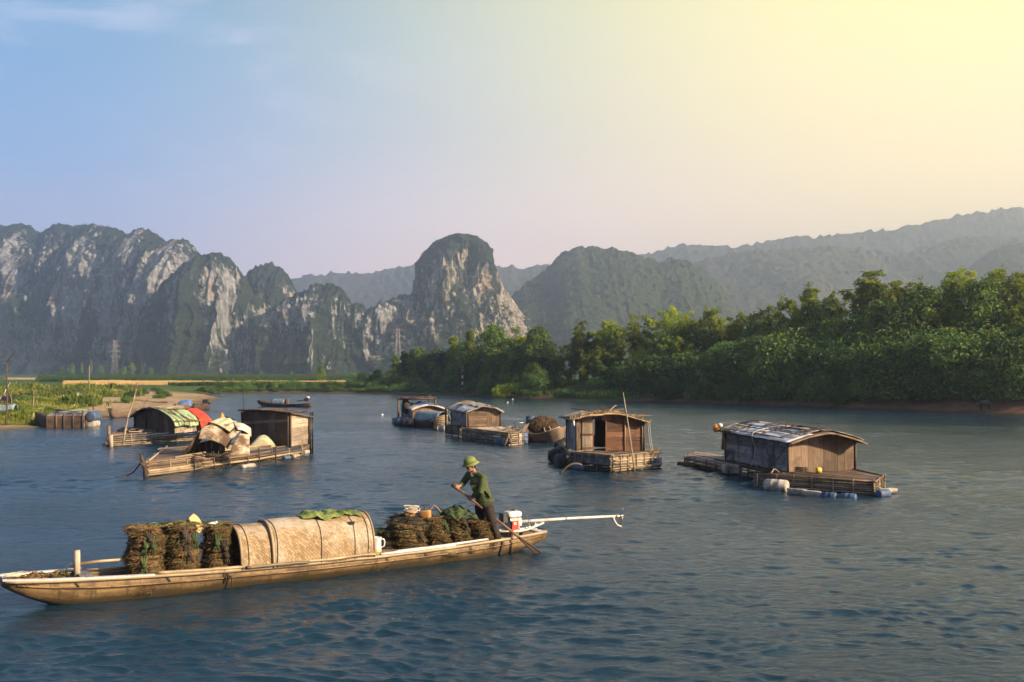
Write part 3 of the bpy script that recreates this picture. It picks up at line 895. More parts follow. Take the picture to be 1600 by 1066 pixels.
curtain('far_ridge', [(240, 500), (330, 465), (400, 449), (440, 445), (466, 438), (500, 431), (530, 429), (560, 431), (600, 427), (628, 422), (650, 417), (690, 412), (740, 418), (780, 422), (820, 421), (862, 418), (920, 410), (985, 404), (1010, 401), (1036, 394), (1066, 388), (1092, 389), (1130, 391), (1172, 386), (1222, 378), (1300, 372), (1370, 366), (1440, 355), (1490, 342), (1530, 336), (1562, 330), (1600, 329), (1700, 336), (1900, 400)],
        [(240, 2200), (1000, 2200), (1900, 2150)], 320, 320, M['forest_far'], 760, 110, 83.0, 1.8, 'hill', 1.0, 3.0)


def make_tower():
    """the free-standing karst tower, a body of its own traced row by row"""
    L = [(590, 545), (560, 575), (540, 596), (520, 612), (500, 628), (480, 640), (460, 647), (440, 650), (420, 653), (405, 660), (392, 671), (382, 682), (375, 692), (370, 703), (367.5, 716), (366.5, 728)]
    Rr = [(590, 880), (560, 862), (540, 848), (520, 836), (500, 824), (485, 812), (474, 804), (464, 796), (452, 786), (430, 776), (410, 769), (392, 765), (380, 757), (372, 746), (368.5, 738), (366.5, 729)]
    Y0 = 880.0
    nv, nu = 230, 420
    py = np.concatenate([np.linspace(590, 372, nv - 24, endpoint=False), np.linspace(372, 366.5, 24)])
    l = np.interp(-py, [-p for p, _ in L], [q for _, q in L]); r = np.interp(-py, [-p for p, _ in Rr], [q for _, q in Rr])
    xc = ((l + r) / 2 - CX) / F * Y0; rad = np.maximum((r - l) / 2 / F * Y0, .05)
    z0 = H + (HZ - py) / F * Y0
    th = np.linspace(0, 2 * math.pi, nu)
    T, ZZ = np.meshgrid(th, z0, indexing='ij')
    RR = np.repeat(rad[None, :], nu, 0); XX = np.repeat(xc[None, :], nu, 0)
    bx, by = XX + RR * np.cos(T), np.sin(T) * RR
    s = np.clip(RR / 30, .05, 1)
    front = np.clip(-np.sin(T) * 1.3, 0.12, 1)
    rel = fbm(bx / 34, ZZ / 90 + by / 60, 5.2, 3) * 7 + (1 - np.abs(vnoise(bx / 13, ZZ / 70, by / 30 + 2))) ** 2 * 9 - 4 + (1 - np.abs(fbm(bx / 6, ZZ / 28, by / 12, 2))) ** 2 * 5 - 2 + fbm(bx / 3, ZZ / 9, by / 6, 3) * 2.2 + fbm(bx / 9, by / 9, ZZ / 6, 3) * 2
    k = rel * s * front
    # a buttress edge down the middle of the river face parts the lit side from the shaded one
    edge = np.exp(-((T - math.radians(262)) / .22) ** 2) * 9 * s * np.clip((z0 - 10) / 30, 0, 1)[None, :]
    rock = fbm(bx / 40, ZZ / 60, by / 40, 3) * .5 + fbm(bx / 11, ZZ / 55, by / 14, 3) * .55 + fbm(bx / 4, ZZ / 30, by / 6, 2) * .3 - 1.0 * np.clip((ZZ - 92) / 22, 0, 1) - .6 * np.clip((14 - ZZ) / 14, 0, 1) - .8 * np.clip((bx - XX) / RR - .45, 0, 1) * np.clip((60 - ZZ) / 40, 0, 1) + .02
    veg = np.clip(.3 - rock * 2.5, 0, 1)
    k = k + veg * ((1 - np.abs(vnoise(bx / 4.5, by / 4.5, ZZ / 4))) * 2.4) * s
    x = XX + (RR + k + edge) * np.cos(T); y = Y0 + (RR + k + edge) * np.sin(T)
    z = ZZ + fbm(bx / 4, by / 4, ZZ / 8, 3) * 1.0
    o = np_mesh('karst_tower', np.stack([x, y, z], -1).reshape(-1, 3), grid_faces(nu, nv), M['cliff_tower'], attrs=dict(rock=rock.ravel()))
    o['kind'] = 'structure'


make_tower()
# ------------------------------------------------------------------ plants
def leaf_cards(centers, normals, size, rng, aspect=.5, droop=.0, axis=None):
    """one bent leaf clump (two triangles folded on the midrib) per centre"""
    n = len(centers)
    nr = normals + rng.normal(0, .45, (n, 3)); nr /= np.linalg.norm(nr, axis=1, keepdims=True) + 1e-9
    ax = rng.normal(0, 1, (n, 3)) if axis is None else axis + rng.normal(0, .35, (n, 3))
    ax[:, 2] -= droop
    ax -= nr * (ax * nr).sum(1, keepdims=True); ax /= np.linalg.norm(ax, axis=1, keepdims=True) + 1e-9
    sd = np.cross(nr, ax)
    s = (size * rng.uniform(.6, 1.35, n))[:, None]
    a = centers - ax * s * .5
    b = centers + ax * s * .5 - nr * s * .12
    l = centers + sd * s * aspect * .5 + nr * s * .10
    r = centers - sd * s * aspect * .5 + nr * s * .10
    v = np.stack([a, l, b, r], 1).reshape(-1, 3)
    f = np.arange(n * 4).reshape(n, 4)
    return v, f


def join_cards(parts):
    V_, F_, P_ = [], [], []
    o = 0
    for v, f, p in parts:
        V_.append(v); F_.append(f + o); P_.append(np.repeat(p, 4)); o += len(v)
    return np.concatenate(V_), np.concatenate(F_), np.concatenate(P_)


def blob_points(rng, c, r, n, shell=.55):
    d = rng.normal(0, 1, (n, 3)); d /= np.linalg.norm(d, axis=1, keepdims=True)
    k = rng.uniform(shell, 1, n) ** .7
    return c + d * k[:, None] * np.array(r), d


def broadleaf(name, seed, h=10.0, spread=4.0, n=5200, leaf=.42, mat='leaf', tall=False, label='tree'):
    rng = np.random.default_rng(seed)
    root = thing(name, label, 'tree')
    rnd = random.Random(seed)
    mb = MB()
    top = Vector((rnd.uniform(-.5, .5), rnd.uniform(-.5, .5), h * .72))
    tr = [Vector((0, 0, -.5)), Vector((rnd.uniform(-.2, .2), 0, h * .2)), Vector((rnd.uniform(-.3, .3), rnd.uniform(-.3, .3), h * .45)), top]
    r0 = h * .022
    mb.tube(tr, [r0 * 1.3, r0, r0 * .8, r0 * .3], 8)
    blobs = []
    nb = 15 if not tall else 11
    for k in range(nb):
        f = (k + .5) / nb
        zz = h * (lerp(.22, .95, f) if not tall else lerp(.25, .96, f))
        prof = math.sin(math.pi * min(1, .18 + .80 * f)) ** .7
        ang = k * 2.4 + rnd.uniform(-.5, .5)
        rad = spread * prof * (rnd.uniform(.25, .75) if not tall else rnd.uniform(.1, .45))
        c = np.array([math.cos(ang) * rad, math.sin(ang) * rad, zz])
        br = spread * rnd.uniform(.30, .48) * (.6 + .5 * prof)
        blobs.append((c, (br, br, br * rnd.uniform(.65, .95))))
        if k % 2 == 0:
            s = lerp(tr[1], tr[3], min(.95, f * .9))
            mb.tube([s, lerp(s, Vector(c), .5) + UP * .2, Vector(c)], [r0 * .5, r0 * .35, r0 * .12], 6)
    mb.build('trunk', M['bark'], root)
    parts = []
    for c, r in blobs:
        k = int(n / nb)
        p, d = blob_points(rng, c, r, k)
        nm = d + np.array([0, 0, .5])
        clump = np.clip(.35 + .5 * vnoise(p[:, 0] * .8, p[:, 1] * .8, p[:, 2] * .8 + seed) + rng.normal(0, .18, k), 0, 1)
        v, f = leaf_cards(p, nm, leaf, rng, .62, .4)
        parts.append((v, f, clump))
    # loose outer leaves break the outline
    allc = np.array([b[0] for b in blobs]); allr = np.array([b[1][0] for b in blobs])
    k = n // 6; i = rng.integers(0, nb, k)
    d = rng.normal(0, 1, (k, 3)); d /= np.linalg.norm(d, axis=1, keepdims=True)
    p = allc[i] + d * (allr[i] * rng.uniform(1.0, 1.30, k))[:, None]
    v, f = leaf_cards(p, d, leaf, rng, .6, .5); parts.append((v, f, rng.uniform(.3, .9, k)))
    v, f, p = join_cards(parts)
    np_mesh('crown', v, f, M[mat], root, False, dict(pv=p))
    return root


def bamboo_clump(name, seed, h=13.0, spread=3.6, culms=20, n=6500, leaf=.52, label='bamboo'):
    rng = np.random.default_rng(seed)
    rnd = random.Random(seed)
    root = thing(name, label, 'bamboo')
    mb = MB()
    parts = []
    per = n // culms
    for c in range(culms):
        a = rnd.uniform(0, 2 * math.pi); lean = spread * rnd.uniform(.15, 1.0)
        hh = h * rnd.uniform(.55, 1.0) * (1.05 - .25 * lean / spread)
        bx, by = math.cos(a) * rnd.uniform(.1, .9), math.sin(a) * rnd.uniform(.1, .9)
        def cpt(t): # arching culm with a nodding tip
            q = t ** 2.2
            return np.array([bx + math.cos(a) * lean * q, by + math.sin(a) * lean * q, hh * (t - .10 * max(0, t - .72) / .28 * t)])
        mb.tube([Vector(cpt(t)) for t in np.linspace(-.02, 1, 9)], [.06, .06, .058, .055, .05, .042, .033, .022, .01], 5)
        # plumes: leafy side twigs along the culm
        ntw = 15
        for k in range(ntw):
            t = rnd.uniform(.22, 1.0) ** .8
            o = cpt(t)
            an = rnd.uniform(0, 2 * math.pi)
            ln = rnd.uniform(.5, 1.5) * (1.15 - .55 * t) * h / 13
            m = per // ntw
            s = rng.uniform(0, 1, m) ** .8
            dirv = np.array([math.cos(an), math.sin(an), .35])
            p = o + dirv * (s * ln)[:, None] + np.stack([0 * s, 0 * s, -s ** 2 * ln * .45], 1) + rng.normal(0, .16 * h / 13, (m, 3))
            nm = np.tile([dirv[0] * .4, dirv[1] * .4, 1.0], (m, 1))
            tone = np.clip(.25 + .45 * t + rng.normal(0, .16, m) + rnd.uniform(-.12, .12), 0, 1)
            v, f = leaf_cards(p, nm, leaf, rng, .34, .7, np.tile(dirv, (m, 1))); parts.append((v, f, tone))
    mb.f.append(tuple(45 * c for c in range(culms))); mb.mi.append(0); mb.sm.append(False)     # one buried polygon joins the culms into a single mesh piece
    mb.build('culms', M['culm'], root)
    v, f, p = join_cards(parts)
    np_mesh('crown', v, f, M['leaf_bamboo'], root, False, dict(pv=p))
    return root


def shrub(name, seed, h=2.4, w=2.0, n=1900, leaf=.30, mat='leaf_shrub', label='shrub'):
    rng = np.random.default_rng(seed); rnd = random.Random(seed)
    root = thing(name, label, 'shrub')
    mb = MB()
    parts = []
    nb = 7
    for k in range(nb):
        a = k * 2.4; rad = w * rnd.uniform(.1, .75)
        z = h * rnd.uniform(.25, .72)
        c = np.array([math.cos(a) * rad, math.sin(a) * rad, z])
        r = w * rnd.uniform(.34, .55)
        mb.tube([Vector((0, 0, -.3)), Vector(c * .5) + UP * .1, Vector(c)], [.05, .035, .012], 5)
        m = n // nb
        p, d = blob_points(rng, c, (r, r, r * .8), m)
        tone = np.clip(.35 + .5 * vnoise(p[:, 0] * 1.6, p[:, 1] * 1.6, p[:, 2] * 1.6 + seed) + rng.normal(0, .16, m), 0, 1)
        v, f = leaf_cards(p, d + np.array([0, 0, .6]), leaf, rng, .5, .3); parts.append((v, f, tone))
    k = n // 4
    d = rng.normal(0, 1, (k, 3)); d[:, 2] = np.abs(d[:, 2]); d /= np.linalg.norm(d, axis=1, keepdims=True)
    p = d * np.array([w, w, h * .95]) * rng.uniform(.8, 1.15, k)[:, None]
    v, f = leaf_cards(p, d, leaf * .9, rng, .35, -.2); parts.append((v, f, rng.uniform(.3, .9, k)))
    mb.build('stem', M['bark'], root)
    v, f, p = join_cards(parts)
    np_mesh('foliage', v, f, M[mat], root, False, dict(pv=p))
    return root


PROTO, USED = {}, {}


def proto(kind):
    if kind not in PROTO:
        b, k = kind[:-1], int(kind[-1])
        PROTO[kind] = {'bamboo': lambda: bamboo_clump('bamboo_clump', 100 + k, 13, 3.4 + .5 * k, 20 + 2 * k),
                       'plume': lambda: bamboo_clump('bamboo_clump', 140 + k, 13, 1.9, 11, 4200, .55),
                       'broad': lambda: broadleaf('broadleaf_tree', 200 + k, 10, 4.0),
                       'slim': lambda: broadleaf('slim_tree', 300 + k, 12, 2.3, 3600, .40, 'leaf_bamboo', True),
                       'round': lambda: broadleaf('round_tree', 320 + k, 8, 3.4, 4200, .36),
                       'cone': lambda: broadleaf('round_tree', 360 + k, 9, 2.3, 3000, .34, 'leaf', True),
                       'bush': lambda: shrub('shrub', 400 + k),
                       'vine': lambda: shrub('leaning_shrub', 430 + k, 3.6, 2.9, 3400, .34, 'leaf_shrub'),
                       'yellow': lambda: shrub('bright_shrub', 460 + k, 2.0, 1.7, 1600, .28, 'leaf_yellow')}[b]()
    return PROTO[kind]


NAT = {'bamboo': 13.0, 'plume': 13.0, 'broad': 10.0, 'slim': 12.0, 'round': 8.0, 'cone': 9.0, 'bush': 2.3, 'vine': 3.6, 'yellow': 1.9}


def plant(kind, x, y, h, label, cat, group, widen=1.0, sink=.1):
    p = proto(kind)
    o = p if kind not in USED else copy_tree(p)
    USED[kind] = 1
    s = h / NAT[kind[:-1]]
    o.location = (x, y, gz(x, y) - sink)
    o.rotation_euler = (0, 0, random.uniform(0, 6.28))
    o.scale = (s * widen, s * widen, s)
    o['label'] = label; o['category'] = cat
    if group: o['group'] = group
    elif 'group' in o: del o['group']
    return o


def at_px(px, behind):
    """ground point on the sight line of this photograph column, so far behind the waterline of the far bank"""
    py = np.interp(px, [p for p, _ in SHORE[::-1][-21:]], [q for _, q in SHORE[::-1][-21:]])
    w = W(px, py)
    d = Vector((w.x, w.y, 0)).normalized()
    return w + d * behind


G_BAM = 'bamboo clumps on the right bank'
G_BRD = 'broadleaf trees on the right bank'
G_SHR = 'shrubs along the right bank'
L_BAM = 'feathery bamboo clump in the dense green belt along the right bank'
L_BRD = 'dark leafy tree in the dense green belt along the right bank'
L_SHR = 'low green shrub on the slope of the right bank'

# named trees of the skyline: kind, column, distance behind the waterline, top row, width, label
SKY = [
    ('cone0', 618, 8, 556, 1.0, 'small dark tree at the left end of the tree belt, below the right pylon'),
    ('cone1', 632, 10, 549, 1.0, 'small pointed tree standing just right of the pylon foot'),
    ('round0', 655, 12, 546, 1.15, 'round green tree behind the bank between the pylon and the slim trees'),
    ('round1', 684, 13, 548, 1.1, 'round green tree left of the tall slim pair'),
    ('slim0', 709, 13, 524, 1.0, 'left of two tall slim see-through trees before the karst tower'),
    ('slim1', 735, 14, 515, 1.0, 'right of two tall slim see-through trees before the karst tower'),
    ('broad0', 770, 13, 510, .95, 'bushy tree standing under the lit face of the karst tower'),
    ('plume0', 817, 15, 500, 1.3, 'tallest plume left of the gap before the forested hill'),
    ('broad1', 842, 14, 514, .9, 'rounded tree at the left edge of the gap before the forested hill'),
    ('bamboo0', 872, 13, 537, .8, 'low bamboo clump in the gap before the forested hill'),
    ('plume1', 907, 17, 500, 1.0, 'narrow bamboo plume, first of two standing above the belt right of the gap'),
    ('plume0', 923, 17, 507, 1.0, 'narrow bamboo plume, second of two standing above the belt right of the gap'),
    ('bamboo1', 958, 15, 500, 1.0, 'bright bamboo clump above the tall brown houseboat'),
    ('plume1', 945, 17, 499, 1.2, 'dark two-headed bamboo plume left of the bright clump above the tall brown houseboat'),
    ('bamboo0', 1000, 18, 486, 1.0, 'bamboo clump with a blunt top right of the bright clump'),
    ('bamboo2', 1052, 18, 474, 1.0, 'bamboo clump with a knob of dark leaves at its top below the hill foot'),
    ('bamboo1', 1098, 17, 478, 1.1, 'wide light green bamboo clump under the right foot of the forested hill'),
    ('plume0', 1118, 19, 468, 1.2, 'round-headed bamboo plume above the light green clump under the hill foot'),
    ('bamboo2', 1160, 17, 484, 1.1, 'yellow-green bamboo clump rising left of the white-roofed houseboat'),
    ('bamboo0', 1205, 18, 472, 1.0, 'bamboo clump directly above the left end of the white-roofed houseboat'),
    ('bamboo1', 1258, 18, 441, 1.0, 'tall pointed bamboo clump above the white-roofed houseboat'),
    ('bamboo2', 1300, 19, 452, .95, 'bamboo clump with a shaggy flat top between two taller ones'),
    ('plume1', 1356, 19, 420, 1.5, 'tall bamboo clump with two arching tips against the hazy ridge'),
    ('plume0', 1412, 19, 416, 1.4, 'tall bamboo clump leaning right with a feathery crown'),
    ('bamboo0', 1392, 17, 432, .9, 'dark bamboo clump between the two feathery crowns'),
    ('bamboo1', 1445, 19, 432, .9, 'low-topped bamboo clump right of the leaning feathery crown'),
    ('plume1', 1486, 20, 421, 1.4, 'bamboo clump with an upright tip before the small dark hill'),
    ('bamboo2', 1528, 20, 412, 1.0, 'tall bamboo clump below the small dark hill'),
    ('bamboo0', 1572, 20, 414, 1.0, 'tall bamboo clump at the right margin, above the buffalo'),
    ('bamboo1', 1612, 20, 412, 1.1, 'tall bamboo clump cut by the right edge of the picture'),
]
for kd, px, bh, py, wd, lb in SKY:
    p = at_px(px, bh)
    zt = H - (py - HZ) / F * p.y
    plant(kd, p.x, p.y, (zt - gz(p.x, p.y)) * (1.10 if kd[0] in 'bp' and 'broad' not in kd else 1.0) + .2, lb, 'bamboo' if kd[0] in 'bp' and 'broad' not in kd else 'tree', None, wd)
TOP = ([p for _, p, _, _, _, _ in sorted(SKY, key=lambda s: s[1])], [q for _, _, _, q, _, _ in sorted(SKY, key=lambda s: s[1])])
# the mass between and below them
rr = random.Random(3)
px = 596
while px < 1640:
    y_t = float(np.interp(px, *TOP))
    for row, (bh, f) in enumerate(((8, .46), (11.5, .68), (15, .86))):
        q = px + rr.uniform(-9, 9)
        p = at_px(q, bh + rr.uniform(-2, 2))
        zt = (H - (y_t - HZ) / F * p.y)
        g = gz(p.x, p.y)
        h = (zt - g) * f * rr.uniform(.78, 1.04)
        if q < 700: h = min(h, 6.5 if q > 640 else 3.0); 
        if 852 < q < 895: h *= .72
        if q > 880: kd = rr.choice(('plume0', 'plume1', 'plume2', 'bamboo0', 'bamboo2', 'broad1')) if row else rr.choice(('broad0', 'broad2', 'plume1', 'plume2'))
        else: kd = rr.choice(('broad0', 'broad1', 'broad2', 'round0'))
        bam = kd[0] in 'p' or kd.startswith('bam')
        if h > 1.6: plant(kd, p.x, p.y, h, L_BAM if bam else L_BRD, 'bamboo' if bam else 'tree', G_BAM if bam else G_BRD, rr.uniform(.9, 1.25))
    px += 22 + 14 * (px - 600) / 1000
# shrubs on the slope and at the water's edge
px = 575
while px < 1660:
    for bh, hh in ((2.3, 1.5), (4.8, 2.3), (7.5, 3.3)):
        q = px + rr.uniform(-8, 8)
        if bh < 4 and q > 1330 and rr.random() < .8: continue
        if 850 < q < 1010 and rr.random() < .80: continue
        p = at_px(q, bh + rr.uniform(-.8, .8))
        k = min(1.25, max(.55, (q - 500) / 600)) * rr.uniform(.75, 1.3)
        big = hh > 3 or (q > 1050 and rr.random() < .5)
        plant(rr.choice(('vine0', 'vine1')) if big else rr.choice(('bush0', 'bush1', 'bush2')), p.x, p.y, hh * k * (1.3 if big else 1), L_SHR, 'shrub', G_SHR, rr.uniform(.9, 1.3))
    px += 21 + 12 * (px - 600) / 1000
p = at_px(800, 2.2); plant('yellow0', p.x, p.y, 1.9, 'bright yellow-green shrub at the water edge left of the grassy slope', 'shrub', None, 1.5)
p = at_px(1590, 8.5); plant('vine1', p.x, p.y, 4.2, 'big-leaved shrub overhanging the red bank at the right margin', 'shrub', None, 1.0)
# the low far bank: hedge of small shrubs, the lone tree, trees at the cliff foot
px = 325
while px < 600:
    for bh, hh in ((1.6, .75), (4.2, 1.0)):
        p = at_px(px + rr.uniform(-5, 5), bh + rr.uniform(-.4, .4))
        plant(rr.choice(('bush0', 'bush1', 'bush2')), p.x, p.y, hh * rr.uniform(.7, 1.35), 'small dark shrub in the hedge along the far bank', 'shrub', 'shrubs along the far bank', rr.uniform(1.0, 1.6))
    px += 9
p = P(501, 596, 225); plant('round1', p.x, p.y, 4.0, 'lone round dark tree on the flat field behind the far bank', 'tree', None, .8, .2)
p = P(548, 588, 330); plant('bush1', p.x, p.y, 2.2, 'single low bush on the far field right of the lone round tree', 'shrub', None, 1.2)
for i, (px, py, h) in enumerate(((96, 572, 8), (112, 569, 9), (128, 566, 10), (142, 563, 12), (158, 571, 8), (194, 573, 8), (206, 568, 10), (222, 566, 11), (236, 574, 8), (266, 571, 8), (352, 577, 5), (408, 578, 5), (456, 580, 4), (384, 581, 4))):
    y = 640.0 + 12 * (i % 3)
    x = (px - CX) / F * y
    h = (HZ - py) / F * y + H - gz(x, y)
    plant('slim1' if h > 8 else ('round0' if i % 2 else 'broad2'), x, y, max(h, 3), 'small pale tree at the foot of the limestone cliffs', 'tree', 'trees at the cliff foot', .9)


def grass_patch(name, label, pts, mat, size, kind='stuff', up=1.0, aspect=.16):
    """many tufts of blades in one object"""
    rng = np.random.default_rng(9)
    P3 = np.array(pts, float)
    k = 7
    base = np.repeat(P3, k, 0) + np.concatenate([rng.normal(0, .10 * size.mean() / .3, (len(P3) * k, 2)), np.zeros((len(P3) * k, 1))], 1)
    sz = np.repeat(size, k) * rng.uniform(.6, 1.3, len(base))
    a = rng.uniform(0, 2 * math.pi, len(base))
    lean = rng.uniform(.15, .75, len(base))
    tip = base + np.stack([np.cos(a) * lean * sz, np.sin(a) * lean * sz, sz * up], 1)
    sd = np.stack([-np.sin(a), np.cos(a), 0 * a], 1) * (sz * aspect)[:, None]
    mid = base * .5 + tip * .5 + np.stack([0 * a, 0 * a, sz * .12], 1)
    v = np.stack([base - np.array([0, 0, .05]), mid + sd, tip, mid - sd], 1).reshape(-1, 3)
    f = np.arange(len(v)).reshape(-1, 4)
    pv = np.repeat(np.repeat(np.clip(.5 + .4 * fbm(P3[:, 0] * .3, P3[:, 1] * .3, 0, 3) + rng.normal(0, .15, len(P3)), 0, 1), k), 4)
    o = np_mesh(name, v, f, mat, None, False, dict(pv=pv))
    tag(o, label, 'grass', None, kind)
    return o


def scatter(n, seed, xf, keep):
    rng = np.random.default_rng(seed)
    x, y = xf(rng, n)
    z, d, par = ground_z(x, y)
    k = keep(x, y, z, d, par, rng)
    return np.stack([x, y, z], 1)[k], d[k], par[k]


def fan(px0, px1, y0, y1):
    def f(rng, n):
        y = y0 * (y1 / y0) ** rng.uniform(0, 1, n); px = rng.uniform(px0, px1, n)
        return (px - CX) / F * y, y
    return f


# left shore turf, thick on the hummocks, sparse on the sand
pts, d, par = scatter(60000, 21, fan(-60, 350, 58, 165), lambda x, y, z, d, par, r: (d > 2.0) & (par > 20) & (d > 4 + 8 * np.clip((x * F / y + CX - 105) / 60, 0, 1) + fbm(x * .12, y * .12, 1.7, 4) * 4 + fbm(x * .5, y * .5, 5.1, 3) * 2 + r.normal(0, .8, len(x))) & (fbm(x * .09, y * .09, 6.6, 3) + r.uniform(-.3, .3, len(x)) > -.35))
grass_patch('grass', 'bright green rough grass growing over the sandy left shore', pts, M['leaf_grass'], np.clip(.20 + .22 * np.random.default_rng(1).random(len(pts)), .2, .6) * (1 + (pts[:, 1] - 60) / 200) * np.clip(.75 + 1.1 * fbm(pts[:, 0] * .22, pts[:, 1] * .22, 3.0, 3), .35, 2.1))
# grassy slope of the right bank
pts, d, par = scatter(70000, 22, fan(560, 1640, 78, 200), lambda x, y, z, d, par, r: (d > 1.2 + np.clip(7.5 - par, 0, 3.5)) & (d < 26) & (par < 21) & (fbm(x * .2, y * .2, 4.0, 3) + r.uniform(-.4, .8, len(x)) > -.1) & ~(np.exp(-((x - 7.5) / 5) ** 2 - ((y - 135) / 3) ** 2) > .35))
grass_patch('grass', 'dull green grass covering the slope of the right bank', pts, M['leaf_shrub'], np.full(len(pts), .62))
# crops in rows on the plain behind the far bank
pts, d, par = scatter(80000, 23, fan(60, 640, 172, 520), lambda x, y, z, d, par, r: (d > 5) & ((y > 236) | (d < 11) | (x * F / y + CX > 545)) & ~((x * F / y + CX < 90) & (y > 300) & (y < 430)))
grass_patch('crops', 'green crop rows and field edges on the plain below the cliffs', pts, M['leaf_crop'], .35 + pts[:, 1] / 800)
pts, d, par = scatter(16000, 24, fan(100, 560, 176, 238), lambda x, y, z, d, par, r: d > 8)
grass_patch('stubble', 'golden stubble of the harvested field strip behind the far bank', pts, M['stubble'], np.full(len(pts), .3), aspect=.1)
# low shrubs scattered over the left shore
i = 0
rs = random.Random(17)
while i < 22:
    px, y = rs.uniform(-20, 300), rs.uniform(68, 150)
    x = (px - CX) / F * y
    z, d, par = ground_z(np.array([x]), np.array([y]))
    if d[0] > 6 and par[0] > 20 and not (95 < px < 135 and 100 < y < 130):
        plant(rs.choice(('bush0', 'bush1', 'bush2')), x, y, rs.uniform(.4, .85), 'low green bush in the grass of the left shore', 'shrub', 'bushes on the left shore', rs.uniform(1.1, 1.8), .05); i += 1
# ------------------------------------------------------------------ builders for rafts, cabins and boats
def top_at(p, py): return H - (py - HZ) / F * p.y - p.z


def wall(A, B, topf, out, n=8, style='v', openings=(), th=.022, zmin=0.0, m=0, gap=.06):
    """boarded wall from A to B, height topf(s); out = outward unit vector"""
    mb = MB()
    L = (B - A).length
    d = (B - A) / L

    def slab(s0, s1, z00, z01, z10, z11, off):
        b4, t4 = [], []
        o0, o1 = out * off, out * (off + th)
        p0, p1 = A + d * (L * s0), A + d * (L * s1)
        vs = [p0 + o0 + UP * z00, p1 + o0 + UP * z01, p1 + o1 + UP * z01, p0 + o1 + UP * z00, p0 + o0 + UP * z10, p1 + o0 + UP * z11, p1 + o1 + UP * z11, p0 + o1 + UP * z10]
        sd = random.random() * 50
        if style == 'v': gc = [(v.z, L * (s0 if k in (0, 3, 4, 7) else s1), sd) for k, v in enumerate(vs)]
        else: gc = [(L * (s0 if k in (0, 3, 4, 7) else s1), v.z, sd) for k, v in enumerate(vs)]
        mb.add(vs, [(3, 2, 1, 0), (4, 5, 6, 7), (0, 1, 5, 4), (1, 2, 6, 5), (2, 3, 7, 6), (3, 0, 4, 7)], m, False, gc)
    if style == 'v':
        cuts = [0]
        for i in range(n): cuts.append(cuts[-1] + random.uniform(.7, 1.3))
        cuts = [c / cuts[-1] for c in cuts]
        for op in openings:
            for e in (op[:2] if n > 1 else ()):
                k = min(range(1, len(cuts) - 1), key=lambda j: abs(cuts[j] - e)); cuts[k] = e
        cuts = sorted(set(cuts))
        for s0, s1 in zip(cuts[:-1], cuts[1:]):
            e0, e1 = s0 + gap * .06 / max(L, .5), s1 - gap * .06 / max(L, .5)
            off = rj(.007)
            mid = (s0 + s1) / 2
            segs = [(zmin - random.uniform(0, .03), None)]
            op = next((o for o in openings if o[0] - 1e-6 <= mid <= o[1] + 1e-6), None)
            if op is None: slab(e0, e1, segs[0][0], segs[0][0] + rj(.01), topf(e0), topf(e1), off)
            else:
                if op[2] > zmin + .02: slab(e0, e1, zmin, zmin, op[2], op[2], off)
                if op[3] < topf(mid) - .02: slab(e0, e1, op[3], op[3], topf(e0), topf(e1), off)
    else:
        ze = min(topf(0), topf(1))
        cuts = [zmin]
        for i in range(n): cuts.append(cuts[-1] + random.uniform(.75, 1.25))
        k = (ze - zmin) / (cuts[-1] - zmin)
        cuts = [zmin + (c - zmin) * k for c in cuts]
        for z0, z1 in zip(cuts[:-1], cuts[1:]):
            off = rj(.007)
            spans = [(0.0, 1.0)]
            for op in openings:
                if op[2] - .01 <= (z0 + z1) / 2 <= op[3] + .01:
                    spans = [x for a, b in spans for x in ((a, max(a, min(b, op[0]))), (min(b, max(a, op[1])), b)) if x[1] - x[0] > .01]
            for a, b in spans:
                if b - a > .5 and random.random() < .5:
                    c = lerp(a, b, random.uniform(.3, .7))
                    slab(a, c - .004, z0 + .006, z0 + .006 + rj(.008), z1, z1 + rj(.008), off); slab(c + .004, b, z0 + .006 + rj(.008), z0 + .006, z1 + rj(.006), z1, off + rj(.005))
                else: slab(a, b, z0 + .006 + rj(.008), z0 + .006 + rj(.008), z1 + rj(.006), z1 + rj(.006), off)
        q = 8
        for i in range(q):
            a, b = i / q, (i + 1) / q
            if topf(a) > ze + .02 or topf(b) > ze + .02:
                if not any(o[0] < (a + b) / 2 < o[1] and o[3] > ze for o in openings): slab(a, b, ze + .004, ze + .004, max(topf(a), ze + .006), max(topf(b), ze + .006), 0)
    return mb


